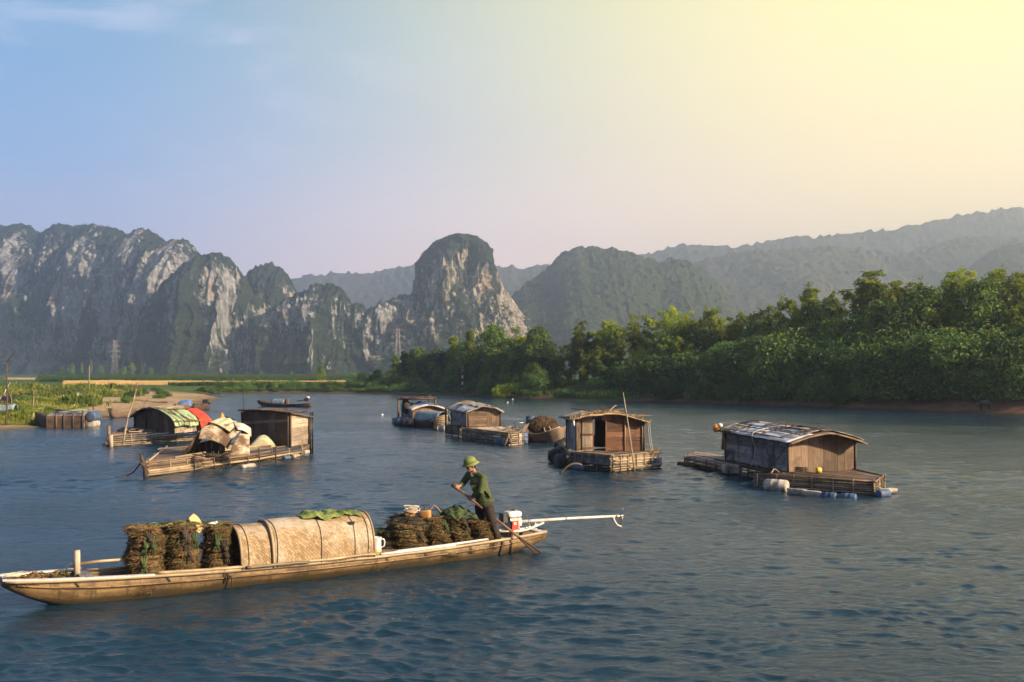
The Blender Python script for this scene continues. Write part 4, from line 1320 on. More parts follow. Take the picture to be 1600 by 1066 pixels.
class Cabin:
    """a hut on a raft: near corner N, right corner R, left corner L; the roof ridge runs from the N-R side backwards"""
    def __init__(s, root, N, R, L, hN, hR, hL, rise, pw=2.0):
        s.root, s.N, s.R, s.L = root, N, R, L
        s.u, s.v = R - N, L - N
        s.RL = N + s.u + s.v
        s.hN, s.hR, s.hL, s.rise, s.pw = hN, hR, hL, rise, pw
        c = (N + s.RL) / 2
        s.c = c
        s.nf = Vector((s.u.y, -s.u.x, 0)).normalized()
        if s.nf.dot(N + s.u * .5 - c) < 0: s.nf = -s.nf
        s.nl = Vector((s.v.y, -s.v.x, 0)).normalized()
        if s.nl.dot(N + s.v * .5 - c) < 0: s.nl = -s.nl

    def eave(s, a, b):
        hRL = s.hR + s.hL - s.hN
        return lerp(lerp(s.hN, s.hR, a), lerp(s.hL, hRL, a), b)

    def top(s, a, b): return s.eave(a, b) + s.rise * (1 - abs(2 * min(max(a, -.25), 1.25) - 1) ** s.pw)

    def Q(s, a, b, z): return s.N + s.u * a + s.v * b + UP * z

    def roof_fn(s, a0, a1, b0, b1, off, wob=.03, droop=0.0, seed=0.0, sc=2.2):
        def fn(x, y):
            a, b = lerp(a0, a1, x), lerp(b0, b1, y)
            z = s.top(a, b) + off
            p = s.Q(a, b, z)
            z += wob * float(fbm(p.x * sc + seed, p.y * sc, seed, 3))
            if droop:
                e = max(0, -a, a - 1, -b, b - 1)
                z -= droop * e * 4
            return s.Q(a, b, z)
        return fn

    def patch(s, name, mat, a0, a1, b0, b1, off, nu=14, nv=14, th=.02, wob=.03, droop=0.0, pv=None, parent=None):
        mb = MB()
        mb.sheet(s.roof_fn(a0, a1, b0, b1, off, wob, droop, random.random() * 30), nu, nv, th, 0, True, pv, (s.u.length * (a1 - a0), s.v.length * (b1 - b0), random.random() * 9))
        return mb.build(name, mat, parent or s.root)

    def face(s, side, mat, n=8, style='v', openings=(), zmin=0.0, label=None, name='wall'):
        A, B, f, o = {'front': (s.N, s.R, lambda t: s.top(t, 0), s.nf), 'left': (s.L, s.N, lambda t: s.eave(0, 1 - t), s.nl),
                      'back': (s.L, s.RL, lambda t: s.top(t, 1), -s.nf), 'right': (s.R, s.RL, lambda t: s.eave(1, t), -s.nl)}[side]
        w = wall(A, B, lambda t: f(t) - .015, o, n, style, openings, zmin=zmin).build(name, mat, s.root)
        if label: w['label'] = label
        return w

    def posts(s, mat, r=.03, ext=.03):
        for a, b in ((0, 0), (1, 0), (0, 1), (1, 1)):
            mb = MB()
            o = (s.nf * (-1 if b else 1) + s.nl * (-1 if a else 1)) * .035
            p = s.Q(a, b, 0) + o
            mb.tube([p - UP * .05, p + UP * (s.eave(a, b) * .5) + Vector((rj(.015), rj(.015), 0)), p + UP * (s.eave(a, b) - .01)], r, 7)
            mb.build('post', mat, s.root)


def quad(q, a, b): return lerp(lerp(q[0], q[1], a), lerp(q[3], q[2], a), b)


def raft(root, q, z, mats, n=14, along='a', depth=.42, rows=5, tie=.7, edges=(0, 1, 2, 3), deck_name='deck', jit=.10, rim=True, sagz=0.0):
    """plank deck over stacked bamboo poles; q = four corners (world), z = height of the deck"""
    q = [Vector((p.x, p.y, 0)) for p in q]
    dm, sm, rm = mats
    mb = MB()
    for i in range(n):
        f0, f1 = (i + .04) / n, (i + .96) / n
        e0, e1 = -random.uniform(0, jit) * .5, 1 + random.uniform(-.3, 1) * jit * .5
        dz = rj(.018)
        if along == 'a': c = [(e0, f0), (e1, f0), (e1, f1), (e0, f1)]
        else: c = [(f0, e0), (f1, e0), (f1, e1), (f0, e1)]
        b4 = [quad(q, *k) + UP * (z - .035 + dz + rj(.008)) for k in c]
        t4 = [p + UP * .03 for p in b4]
        vs = b4 + t4
        sd = random.random() * 50
        ln = (vs[1] - vs[0]).length if along == 'a' else (vs[3] - vs[0]).length
        g = [(0, 0), (ln, 0), (ln, .15), (0, .15)] if along == 'a' else [(0, 0), (0, .15), (ln, .15), (ln, 0)]
        mb.add(vs, [(3, 2, 1, 0), (4, 5, 6, 7), (0, 1, 5, 4), (1, 2, 6, 5), (2, 3, 7, 6), (3, 0, 4, 7)], 0, False, [(*k, sd) for k in g + g])
    mb.build(deck_name, dm, root)
    for e in edges:
        A, B = q[e], q[(e + 1) % 4]
        d = (B - A).normalized()
        out = Vector((d.y, -d.x, 0))
        if out.dot((A + B) / 2 - (q[0] + q[2]) / 2) < 0: out = -out
        mb = MB()
        for k in range(rows):
            zz = z - .05 - (depth) * (k + .4) / rows
            r = depth / rows * .42
            o = out * rj(.02)
            e0, e1 = -random.uniform(.0, .18), random.uniform(.0, .22)
            pts = [A + d * e0 + o + UP * (zz + rj(.015)), lerp(A, B, .5) + o + UP * (zz + rj(.025) - sagz), B + d * e1 + o + UP * (zz + rj(.015))]
            mb.tube(pts, [r, r * .95, r * .8], 7)
        mb.build('bamboo_side', sm, root)
        if rim:
            mb = MB()
            mb.tube([A - d * .12 + out * .03 + UP * (z + .012), lerp(A, B, .5) + out * .03 + UP * (z + .02), B + d * .1 + out * .03 + UP * (z + .01)], .032, 7)
            mb.build('rim_pole', rm, root)
        L = (B - A).length
        k = max(2, int(L / tie))
        for i in range(k + 1):
            mb = MB()
            p = lerp(A, B, (i + rj(.12) * (0 < i < k)) / k) + out * (.055 + rj(.01))
            mb.tube([p + UP * (z + random.uniform(.02, .10)), p + UP * (z - depth - .10) + d * rj(.03)], .022, 6)
            mb.build('stake', sm if random.random() < .5 else rm, root)


def barrel(root, c, axis, r, L, mat, name='float_drum', n=14, jit=.0):
    """a rounded drum used as a float"""
    mb = MB()
    a = Vector(axis).normalized()
    h = L / 2
    pr = [(r * .55, -h), (r * .86, -h * .97), (r, -h * .84), (r * 1.0, -h * .4), (r * 1.04, -h * .36), (r * 1.04, -h * .30), (r, -h * .26), (r, h * .26), (r * 1.04, h * .30), (r * 1.04, h * .36), (r, h * .40), (r, h * .84), (r * .86, h * .97), (r * .55, h)]
    mb.lathe(c, a, pr, n)
    return mb.build(name, mat, root)


def block(root, c, ax, ay, az, mat, name='foam_float'):
    """rounded, chewed foam block"""
    c, ax, ay, az = Vector(c), Vector(ax), Vector(ay), Vector(az)
    mb = MB()

    def sgn(t, p=.35): return math.copysign(abs(t) ** p, t)
    vs, fs = [], []
    n, k = 16, 8
    for i in range(k + 1):
        t = math.pi * i / k
        for j in range(n):
            a = 2 * math.pi * j / n
            x, y, z = sgn(math.cos(a)) * sgn(math.sin(t)), sgn(math.sin(a)) * sgn(math.sin(t)), sgn(math.cos(t))
            p = c + ax * x + ay * y + az * z
            vs.append(p + (p - c) * (.10 * float(vnoise(p.x * 6, p.y * 6, p.z * 6))))
    for i in range(k):
        for j in range(n):
            j2 = (j + 1) % n
            fs.append((i * n + j, (i + 1) * n + j, (i + 1) * n + j2, i * n + j2))
    mb.add(vs, fs, 0, True)
    return mb.build(name, mat, root)


def rope(name, pts, r, mat, parent=None, sub=6, sag=0.0, label=None, cat=None, group=None):
    pts = [Vector(p) for p in pts]
    out = []
    for i in range(len(pts) - 1):
        p0, p1, p2, p3 = pts[max(i - 1, 0)], pts[i], pts[i + 1], pts[min(i + 2, len(pts) - 1)]
        for k in range(sub):
            t = k / sub
            out.append(.5 * ((2 * p1) + (p2 - p0) * t + (2 * p0 - 5 * p1 + 4 * p2 - p3) * t * t + (3 * p1 - p0 - 3 * p2 + p3) * t ** 3) - UP * sag * 4 * t * (1 - t))
    out.append(pts[-1])
    mb = MB(); mb.tube(out, r, 6)
    o = mb.build(name, mat, parent)
    if label: tag(o, label, cat, group)
    return o


def pole(name, a, b, r, mat, label, cat='pole', group=None, bend=.03, parent=None, fork=None):
    a, b = Vector(a), Vector(b)
    mb = MB()
    mid = lerp(a, b, .5) + Vector((rj(bend), rj(bend), 0))
    mb.tube([a, lerp(a, mid, .5), mid, lerp(mid, b, .5) + Vector((rj(bend) * .5, 0, 0)), b], [r, r * .97, r * .88, r * .78, r * .62], 7)
    if fork:
        for dx, dz in fork: mb.tube([b - UP * .02, b + Vector((dx * .6, 0, dz * .5)), b + Vector((dx, 0, dz))], [r * .6, r * .5, r * .3], 6)
    o = mb.build(name, mat, parent)
    if parent is None: tag(o, label, cat, group)
    return o


def sampan(root, bow, stern, hw, zs, keel, mat, mat_in, mat_rail, n=36, fullness=(1.7, .62), th=.03, tipw=.25, long_bow=False):
    """long narrow plank boat; zs = sheer height at bow, middle, stern; keel = depth of the bottom at bow, middle, stern"""
    bow, stern = Vector((bow.x, bow.y, 0)), Vector((stern.x, stern.y, 0))
    ax = stern - bow; L = ax.length; ax.normalize()
    sd = Vector((ax.y, -ax.x, 0))           # towards the near side
    if sd.y > 0: sd = -sd

    def halfw(t):
        e = abs(2 * t - 1)
        return hw * (tipw * (1 if t < .5 else .8) + (1 - tipw * (1 if t < .5 else .8)) * max(0, 1 - e ** (2.6 if t < .5 else 2.2)) ** .75)

    def q3(k, t): return k[0] * (1 - t) * (1 - 2 * t) + 4 * k[1] * t * (1 - t) + k[2] * t * (2 * t - 1)

    def sheer(t): return q3(zs, t)

    def bottom(t):
        e0 = max(0, 1 - t / .20); ke = 2.8 if long_bow else 1.6; e1 = max(0, (t - .84) / .16)
        k = keel[1]
        return k + (keel[0] - k) * e0 ** ke + (keel[2] - k) * e1 ** 1.5

    def pt(t, s, inset=0.0):
        w, z1, z0 = halfw(t), sheer(t), bottom(t)
        y = (w - inset) * math.copysign(abs(s) ** .62, s)
        z = z0 + inset + (z1 - z0 - inset) * abs(s) ** 2.1
        return bow + ax * (L * t) + sd * (y) + UP * z
    mb = MB()
    mb.sheet(lambda u, v: pt(u, v * 2 - 1), n, 14, th, 0, True, .5, (L, 1.4 * hw * 2, 1.0))
    # end boards close bow and stern
    for t in (0, 1):
        ring = [pt(t, s) for s in np.linspace(-1, 1, 15)]
        mb.add(ring + [ring[0] + ax * (.01 if t == 0 else -.01)], [tuple(range(15))], 0, False, None, .5)
    hull = mb.build('hull', mat, root)
    mb = MB()
    mb.sheet(lambda u, v: pt(.035 + u * .93, (v * 2 - 1) * .97, .055), n, 12, .004, 0, True, .5, (L, 1.4 * hw * 2, 4.0))
    mb.build('hull_lining', mat_in, root)
    for sgn in (1, -1):
        mb = MB()
        mb.tube([pt(t, sgn) + UP * .012 + sd * (sgn * .008) for t in np.linspace(.004, .996, n)], .030, 7)
        mb.build('gunwale', mat_rail, root)
    return dict(pt=pt, bow=bow, ax=ax, sd=sd, L=L, halfw=halfw, sheer=sheer, bottom=bottom)


# ------------------------------------------------------------------ houseboat with the grey plank side and white sheet roof
def house_large():
    zd = .38
    N, L, R = W(1232, 737.5, zd), W(1136, 718.5, zd), W(1334, 734, zd)
    root = thing('houseboat', 'houseboat with patched white sheet roof, grey plank side and long front deck', 'houseboat', (N.x, N.y, 0), 'houseboats on the river')
    c = Cabin(root, N, R, L, top_at(N, 687), top_at(R, 689), top_at(L, 671), .27, 1.45)
    c.face('left', M['wood_grey'], 5, 'h')
    c.face('front', M['wood'], 9, 'v', label='brown front of upright boards')
    c.face('back', M['wood_dark'], 7, 'v'); c.face('right', M['wood_dark'], 7, 'v')
    c.posts(M['wood_dark'], .035)
    # framing battens outside
    for s in (.22, .47, .80):
        mb = MB()
        p = lerp(L, N, s) + c.nl * .032
        mb.plank(p, p + UP * (c.eave(0, 1 - s) - .02), (N - L).normalized() * .008, c.nl * .005)
        mb.build('batten', M['wood_dark'], root)
    c.patch('roof', M['thatch_dark'], -.10, 1.05, -.10, 1.08, .03, 16, 18, .05, .025)
    for a0, a1, b0, b1, mt, o in ((-.13, .26, -.10, .42, 'sheet', .05), (-.12, .28, .43, .80, 'sheet', .055), (.20, .56, -.06, .34, 'felt', .075), (.24, .55, .38, .95, 'sheet', .07), (-.11, .2, .82, 1.06, 'felt', .07), (.5, .9, .1, .55, 'wood_pale', .07), (.58, 1.05, -.09, .10, 'felt', .10)):
        c.patch('roof_patch', M[mt], a0, a1, b0, b1, o, 10, 10, .012, .02)
    mb = MB()
    for a, b0, b1, w in ((.10, -.1, .9, .03), (.30, .0, .6, .06), (.46, -.10, 1.0, .045), (.66, .05, .9, .05), (.85, -.05, .8, .05), (-.08, .0, 1.05, .035)):
        mb = MB()
        for k in range(6):
            p, q = (c.Q(a + .03 * math.sin(k), lerp(b0, b1, (k + e) / 6), c.top(a, 0) + lerp(c.hN, c.hL, lerp(b0, b1, (k + e) / 6)) - c.hN + .11) for e in (0, 1.02))
            mb.plank(p, q, c.u.normalized() * w, UP * .012)
        mb.build('roof_batten', M['wood_dark'], root)
    for b in (.02, .35, .62, .9):
        mb = MB()
        pts = [c.Q(a, b + rj(.06), c.top(a, b) + .125) for a in np.linspace(-.1, 1.05, 8)]
        for p, q in zip(pts[:-1], pts[1:]):
            if random.random() < .75: mb.plank(p, q, c.v.normalized() * .035, UP * .010)
        if mb.v: mb.build('roof_batten', M['wood_dark'], root)
    mb = MB()
    mb.sheet(c.roof_fn(-.10, 1.06, -.135, -.10, .02, .01), 14, 2, .045, 0, False, None, (3, .1, 2))
    mb.build('gable_board', M['wood'], root)
    # front deck, hull under the cabin, back platform
    q = [W(1184, 742, zd), W(1366, 753, zd), W(1379, 744.5, zd), R + c.v * .15 - UP * 0]
    raft(root, q, zd, (M['wood'], M['bamboo_grey'], M['wood']), 16, 'a', .46, 7, .55, (0, 1, 2))
    q2 = [c.Q(-.10, -.05, 0), c.Q(1.08, -.05, 0), c.Q(1.08, 1.06, 0), c.Q(-.10, 1.06, 0)]
    raft(root, q2, zd - .035, (M['wood_dark'], M['bamboo_grey'], M['wood_dark']), 12, 'a', .44, 6, .6, (3,))
    q3 = [W(1140, 727, .34), W(1072, 712, .34), W(1088, 705.5, .34), W(1160, 716, .34)]
    raft(root, q3, .34, (M['wood_pale'], M['bamboo_grey'], M['wood']), 12, 'a', .22, 3, .8, (0, 1), rim=False)
    mb = MB(); mb.tube([W(1060, 724.5, .04), W(1085, 727, .03), W(1130, 738, .02)], .09, 9); mb.build('log_float', M['wood_dark'], root)
    # floats
    e = (q[1] - q[0]).normalized()
    p = W(1213, 767, 0); barrel(root, p + UP * .15, e, .19, .70, M['foam'])
    for px, py, l in ((1246, 771, .36), (1268, 774, .36)):
        block(root, W(px, py, 0) + UP * .05, e * l * .85, Vector((0, .11, 0)), UP * .085, M['foam'])
    for px, py in ((1295, 776), (1326, 778)):
        barrel(root, W(px, py, 0) + UP * .0, e, .13, .42, M['drum_blue'])
    e2 = (q[2] - q[1]).normalized()
    barrel(root, W(1380, 775, 0) + UP * .07, Vector((.8, .6, 0)), .12, .50, M['drum_blue'])
    block(root, W(1388, 771, 0) + UP * .09, Vector((.3, .17, 0)), Vector((-.05, .09, 0)), UP * .06, M['foam'])
    block(root, W(1144, 741, 0) + UP * .18, Vector((.32, -.12, 0)), Vector((0, .16, 0)), UP * .16, M['foam'])
    # rope over the side wall
    rope('tie_rope', [c.Q(.12, .42, c.top(.12, .42) + .15), c.Q(-.13, .42, c.eave(0, .42) + .05), c.Q(-.06, .45, .5), c.Q(-.1, .5, -.2)], .012, M['rope_white'], root)
    rope('tie_rope', [c.Q(-.13, .97, c.eave(0, .97) + .05), c.Q(-.06, .97, .5), c.Q(-.1, 1.0, -.25)], .014, M['foam_orange'], root)
    rope('tie_rope', [c.Q(-.03, .02, .75), c.Q(-.05, .12, .35), c.Q(-.1, .22, .02)], .010, M['rope_dark'], root)
    # small loose things
    t = MB(); p = W(1279, 739.5, zd)
    t.lathe(p + UP * .09, (1, .15, 0), [(.02, -.075), (.085, -.07), (.095, -.05), (.095, .05), (.085, .07), (.02, .075)], 14)
    tag(t.build('jerrycan', M['plastic_yellow']), 'yellow plastic can on the deck before the brown board front', 'can')
    pts = []
    for k in range(70):
        a = k * .45
        pts.append(W(1252, 739, zd) + Vector((math.cos(a) * (.19 + rj(.03)), math.sin(a) * .13, .035 + .0022 * k + rj(.01))))
    rope('rope_coil', pts, .012, M['rope_dark'], None, 2, 0, 'dark coil of rope heaped on the deck of the white-roofed houseboat', 'rope')
    rope('bent_stick', [W(1200, 742, zd), W(1206, 738, zd + .1), W(1210, 733, zd + .12), W(1217, 738, zd)], .022, M['bamboo'], None, 5, 0, 'bent pale stick beside the round white float', 'stick')
    t = thing('buoy', 'orange and white buoy tied under the roof corner of the white-roofed houseboat', 'buoy', c.Q(-.12, 1.07, c.hL + .02))
    b1 = MB(); pp = c.Q(-.12, 1.07, c.hL + .03); b1.ell(pp, (.13, .13, .15), None, 14, 10); b1.build('buoy_body', M['plastic_orange'], t)
    b1 = MB(); b1.ell(pp + Vector((.13, -.05, .10)), (.10, .10, .08), None, 12, 8); b1.build('buoy_cap', M['plastic_white'], t)
    mb = MB()
    mb.sheet(lambda x, y: L + c.nl * (.05 + .03 * math.sin(x * 9)) - (N - L).normalized() * (x * .22 - .02) + UP * (lerp(.35, c.hL - .02, y)) + c.nl * .06 * (1 - y), 6, 8, .012)
    tag(mb.build('hanging_cloth', M['wood_red']), 'brown cloth hanging at the back corner of the white-roofed houseboat', 'cloth')


house_large()


# ------------------------------------------------------------------ tall hut with open doorway
def house_door():
    zd = .60
    N, L, R = W(901.5, 705.5, zd), W(886.5, 698, zd), W(1004.7, 704.5, zd)
    root = thing('houseboat', 'tall brown houseboat with an open doorway and thatch-edged roof behind the oarsman', 'houseboat', (N.x, N.y, 0), 'houseboats on the river')
    c = Cabin(root, N, R, L, top_at(N, 652), top_at(R, 657), top_at(L, 648), .22, 1.5)
    hd = 1.18
    W0 = .235; W1 = .435
    # the doorway shows a window in the back wall
    front = c.face('front', M['wood_red'], 6, 'h', ((.0, W1, -.1, 3),))
    mb = wall(N, lerp(N, R, .235), lambda t: c.top(t * .235, 0) - .02, c.nf, 2, 'v'); mb.build('wall', M['wood'], root)
    mb = wall(lerp(N, R, W0), lerp(N, R, W1), lambda t: c.top(lerp(W0, W1, t), 0) - .02, c.nf, 1, 'v', ((0, 1, -.1, hd),)); mb.build('lintel', M['wood_dark'], root)
    mb = MB()
    d = (R - N).normalized()
    p0, p1 = lerp(N, R, .075) + c.nf * .045, lerp(N, R, .23) + c.nf * .045
    w = (p1 - p0).length
    for k in range(3):
        a, b = lerp(p0, p1, (k + .03) / 3), lerp(p0, p1, (k + .97) / 3)
        mb.plank((a + b) / 2 + UP * .02, (a + b) / 2 + UP * hd, d * (w / 6.3), c.nf * .011)
    dr = mb.build('door', M['wood_pale'], root); dr['label'] = 'pale board door leaf slid open'
    for z in (.12, .62, hd - .08):
        mb = MB(); mb.plank(p0 + c.nf * .02 + UP * z, p1 + c.nf * .02 + UP * z, UP * .035, c.nf * .009); mb.build('door_rail', M['wood_red'], dr)
    mb = MB()
    for s in (W0, W1):
        p = lerp(N, R, s) + c.nf * .035; mb.plank(p, p + UP * hd, d * .022, c.nf * .02)
    mb.build('door_frame', M['wood_red'], root)
    c.face('left', M['wood_grey'], 7, 'v'); c.face('right', M['wood_dark'], 6, 'v')
    c.face('back', M['wood_dark'], 6, 'v', ((.26, .44, .45, 1.22),))
    c.posts(M['wood_dark'], .03)
    mb = MB()
    for s in (.72, .985):
        p = lerp(N, R, s) + c.nf * .05; mb.tube([p - UP * .1, p + UP * (c.top(s, 0) - .02)], .024, 7)
    mb.build('wall_post', M['bamboo'], root)
    # low bench inside gives the doorway its dark floor
    c.patch('roof', M['thatch'], -.13, 1.08, -.14, 1.12, .02, 18, 14, .05, .03, .03)
    for a0, a1, b0, b1, mt, o in ((-.14, .3, .1, .7, 'felt', .05), (.28, .7, -.02, .6, 'thatch', .055), (.6, 1.09, .0, .9, 'felt', .045)):
        c.patch('roof_patch', M[mt], a0, a1, b0, b1, o, 10, 10, .02, .035)
    mb = MB()
    for k in range(130):
        a = random.uniform(-.13, 1.08)
        p = c.Q(a, -.135 + random.uniform(0, .10), c.top(a, -.1) + .05 + rj(.03))
        mb.tube([p + c.v * .12 * random.random() + d * rj(.12) + UP * .03, p + d * rj(.06), p + c.nf * random.uniform(.02, .09) + d * rj(.05) - UP * random.uniform(.04, .15)], [.012, .011, .004], 5)
    mb.build('thatch_fringe', M['thatch'], root)
    mb = MB()
    for a, b0, b1 in ((.05, .0, .7), (.24, .2, .9), (.42, -.1, .5), (.60, .3, 1.0), (.8, .1, .6)):
        p, q = c.Q(a, b0, c.top(a, b0) + .11), c.Q(a + rj(.2), b1, c.top(a, b1) + .13); mb.tube([p, q], .025, 6)
    for k in range(8):
        a = random.uniform(.1, .95); b = random.uniform(.0, .8)
        p = c.Q(a, b, c.top(a, b) + .10); mb.plank(p, p + d * random.uniform(.3, .7) + UP * rj(.06), Vector((0, .05, 0)), UP * .012)
    mb.build('roof_weights', M['wood'], root)
    rope('roof_branch', [c.Q(.50, .0, c.top(.5, 0) + .08), c.Q(.55, .1, c.top(.5, 0) + .16), c.Q(.60, .15, c.top(.6, 0) + .27), c.Q(.63, .2, c.top(.6, 0) + .28)], .022, M['bamboo'], root)
    # raft
    C, Lw, Rw = W(956, 738.5, 0), W(893, 733, 0), W(1027, 730.5, 0)
    q = [Lw, C, Rw, Lw + Rw - C]
    raft(root, q, zd, (M['wood'], M['wood_dark'], M['bamboo']), 12, 'a', .56, 6, .5, (0, 3))
    raft(root, q, zd - .04, (M['wood'], M['bamboo'], M['bamboo']), 10, 'a', .54, 6, .38, (1,), deck_name='under_deck')
    mb = wall(lerp(C, Rw, .02), lerp(C, Rw, .80), lambda t: zd - .02, (Rw - C).cross(UP).normalized(), 7, 'v', (), zmin=.30)
    mb.build('bulwark', M['wood_pale'], root)
    mb = wall(lerp(Lw, C, .05), lerp(Lw, C, .98), lambda t: zd - .02, (C - Lw).cross(UP).normalized(), 6, 'v', (), zmin=.28)
    mb.build('bulwark', M['wood_grey'], root)
    # straw tuft, tubs and drums at the ends
    mb = MB()
    for k in range(90):
        p = lerp(C, Rw, random.uniform(.78, 1.02)) + UP * (zd - .05) + Vector((rj(.12), rj(.12), rj(.08)))
        mb.tube([p, p + Vector((rj(.2), rj(.1), random.uniform(-.05, .16)))], [.012, .004], 4)
    tag(mb.build('straw_heap', M['thatch']), 'loose straw heap on the right end of the tall brown houseboat raft', 'straw')
    barrel(root, Rw + Vector((-.12, -.08, .18)), (1, -.2, 0), .16, .5, M['drum_blue'])
    mb = MB()
    pts = [Rw + Vector((-1.1, -1.1, .05)), Rw + Vector((-.5, -.75, .10)), Rw + Vector((.1, -.25, .16)), Rw + Vector((.14, .1, .32))]
    mb.tube(pts, [.05, .06, .06, .045], 7); mb.build('fender_pole', M['bamboo_grey'], root)
    for px, py, z, r, l, ax, mt in ((872, 722, .28, .30, .75, (.5, .8, .25), 'drum_black'), (884, 728, .20, .28, .8, (1, .4, .1), 'drum_black'), (880, 712, .45, .26, .7, (.8, .5, .3), 'drum_black'), (866, 716, .12, .20, .5, (1, .1, 0), 'wood_dark')):
        barrel(root, W(px, py, 0) + UP * z, ax, r, l, M[mt])
    barrel(root, lerp(Lw, C, .18) + Vector((.0, -.15, .07)), (1, -.6, 0), .13, .5, M['drum_blue'])
    mb = MB()
    mb.sheet(lambda x, y: W(874, 727, .42) + Vector((x * .75, y * .35 - .2, -.28 * (1 - x) ** 2 + .10 * math.sin(x * 3) + .02 * math.sin(y * 9))), 10, 6, .02)
    tag(mb.build('folded_mat', M['thatch']), 'curled straw mat lying over the black drums beside the tall brown houseboat', 'mat')
    # poles and lines
    p = W(973, 712, .2); p = Vector((p.x, C.y + .55, -.3))
    pole('mooring_pole', p, P(973.5, 613, p.y + .05), .030, M['bamboo_grey'], 'thin bamboo pole standing before the wall of the tall brown houseboat', 'pole')
    p = c.Q(-.14, .05, c.hN - .02)
    rope('tie_rope', [p, p - UP * .6, p - UP * 1.25], .008, M['rope_dark'], root)
    for k in (0, 1):
        p = c.Q(1.09, -.05 + k * .12, c.hR - .03)
        rope('tie_rope', [p, p - UP * .6 + d * .05, p - UP * 1.3 + d * .16], .010, M['rope_white'], root)
    t = thing('plastic_bottle', 'clear white bottle hung from the roof edge of the tall brown houseboat', 'bottle', c.Q(-.07, -.14, c.hN - .12))
    b = MB(); b.lathe(c.Q(-.07, -.14, c.hN - .20), (0, 0, 1), [(.03, -.10), (.045, -.09), (.045, .04), (.015, .09), (.015, .12)], 12); b.build('bottle_body', M['plastic_white'], t)
    b = MB(); b.tube([c.Q(-.07, -.14, c.hN - .09), c.Q(-.07, -.13, c.hN + .02)], .005, 5); b.build('string', M['rope_dark'], t)


house_door()


# ------------------------------------------------------------------ hut with pale patched roof and square deck
def house_pale():
    zd = .58
    N, L, R = W(733, 666.5, zd), W(706, 663, zd), W(780.5, 666, zd)
    root = thing('houseboat', 'houseboat with pale patched sheet roof and square front deck moored beside the brushwood boat', 'houseboat', (N.x, N.y, 0), 'houseboats on the river')
    c = Cabin(root, N, R, L, top_at(N, 641), top_at(R, 641.5), top_at(L, 634.5), .24, 1.5)
    c.face('left', M['wood_grey'], 5, 'h'); c.face('back', M['wood_dark'], 6, 'v'); c.face('right', M['wood_dark'], 6, 'v')
    c.face('front', M['wood'], 7, 'h', ((.58, 1.0, -.1, 3),))
    mb = wall(lerp(N, R, .58), R, lambda t: c.top(lerp(.58, 1, t), 0) - .02, c.nf, 3, 'v'); mb.build('door', M['wood'], root)
    c.posts(M['wood_dark'], .035)
    c.patch('roof', M['felt'], -.16, 1.08, -.12, 1.15, .02, 22, 16, .04, .06, .05)
    for a0, a1, b0, b1, mt, o in ((-.17, .3, -.13, .5, 'sheet', .05), (.2, .62, -.14, .4, 'felt', .06), (.55, 1.09, -.12, .5, 'sheet', .05), (.1, .8, .5, 1.16, 'thatch', .06), (.3, .75, .2, .7, 'wood_pale', .075)):
        c.patch('roof_patch', M[mt], a0, a1, b0, b1, o, 12, 12, .015, .05, .05)
    for b in (-.1, 1.1):
        mb = MB(); p = c.Q(-.15, b, -.5); mb.tube([p, p + UP * (c.hN + .5)], .05, 7); mb.build('eave_post', M['wood_dark'], root)
    q = [W(724, 669, zd), W(797, 677.5, zd), W(822, 674.5, zd), W(784, 666.5, zd)]
    raft(root, q, zd, (M['wood_pale'], M['bamboo_grey'], M['wood']), 11, 'b', .55, 6, .8, (0, 1, 2))
    q2 = [c.Q(-.14, -.05, 0), c.Q(1.05, -.05, 0), c.Q(1.05, 1.1, 0), c.Q(-.14, 1.1, 0)]
    raft(root, q2, zd - .04, (M['wood_dark'], M['wood_dark'], M['wood_dark']), 8, 'a', .45, 5, .9, (3, 0))
    e = (q[1] - q[0]).normalized()
    for px, py, r, l, mt in ((718, 676, .24, .9, 'foam'), (694, 673, .24, .8, 'foam'), (764, 691, .18, .6, 'foam'), (783, 694, .22, .7, 'drum_blue'), (706, 675, .28, .8, 'drum_black'), (745, 686, .2, .7, 'drum_blue')):
        barrel(root, W(px, py, 0) + UP * r * .55, e, r, l, M[mt])
    for px, py in ((807, 694), (817, 693)):
        barrel(root, W(px, py, 0) + UP * .28, (0, 0, 1), .26, .55, M['foam'] if px < 810 else M['drum_blue'])
    # clutter on the deck
    mb = MB()
    for k in range(26):
        p = quad(q, random.uniform(.5, .95), random.uniform(.3, .95)) ; p.z = zd + .05
        mb.tube([p, p + Vector((rj(.5), rj(.2), random.uniform(.0, .22)))], [.025, .012], 5)
    tag(mb.build('stick_pile', M['wood_pale']), 'pile of sticks on the square deck of the pale-roofed houseboat', 'sticks')
    mb = MB()
    p = P(806, 678, 48.3); mb.tube([p, P(806, 661, 48.3), P(818, 660.5, 48.3)], .022, 6)
    tag(mb.build('bent_pipe', M['metal_grey']), 'thin bent pipe upright at the deck end of the pale-roofed houseboat', 'pipe')
    mb = MB(); a = P(818, 675, 48.4); mb.plank(a, P(823.5, 662.5, 48.4), Vector((.12, 0, .05)), Vector((0, .02, 0)))
    tag(mb.build('leaning_board', M['wood_pale']), 'pale board leaning at the deck end next to the brushwood boat', 'board')
    pole('prop_stick', W(788, 697, 0), P(795, 677, 47.2), .03, M['bamboo'], '', parent=root)
    t = thing('plastic_drum', 'upright blue drum between the pale-roofed houseboat and the brushwood boat', 'drum', (W(829, 676, .0)))
    p = W(829, 677, 0); b = MB(); b.lathe(p + UP * .45, UP, [(.2, -.5), (.27, -.48), (.28, -.2), (.29, 0), (.28, .2), (.27, .48), (.2, .5)], 16); b.build('drum_body', M['drum_blue'], t)
    b = MB(); b.lathe(p + UP * .97, UP, [(.24, -.03), (.24, .02), (.1, .03)], 16); b.build('drum_lid', M['drum_blue'], t)


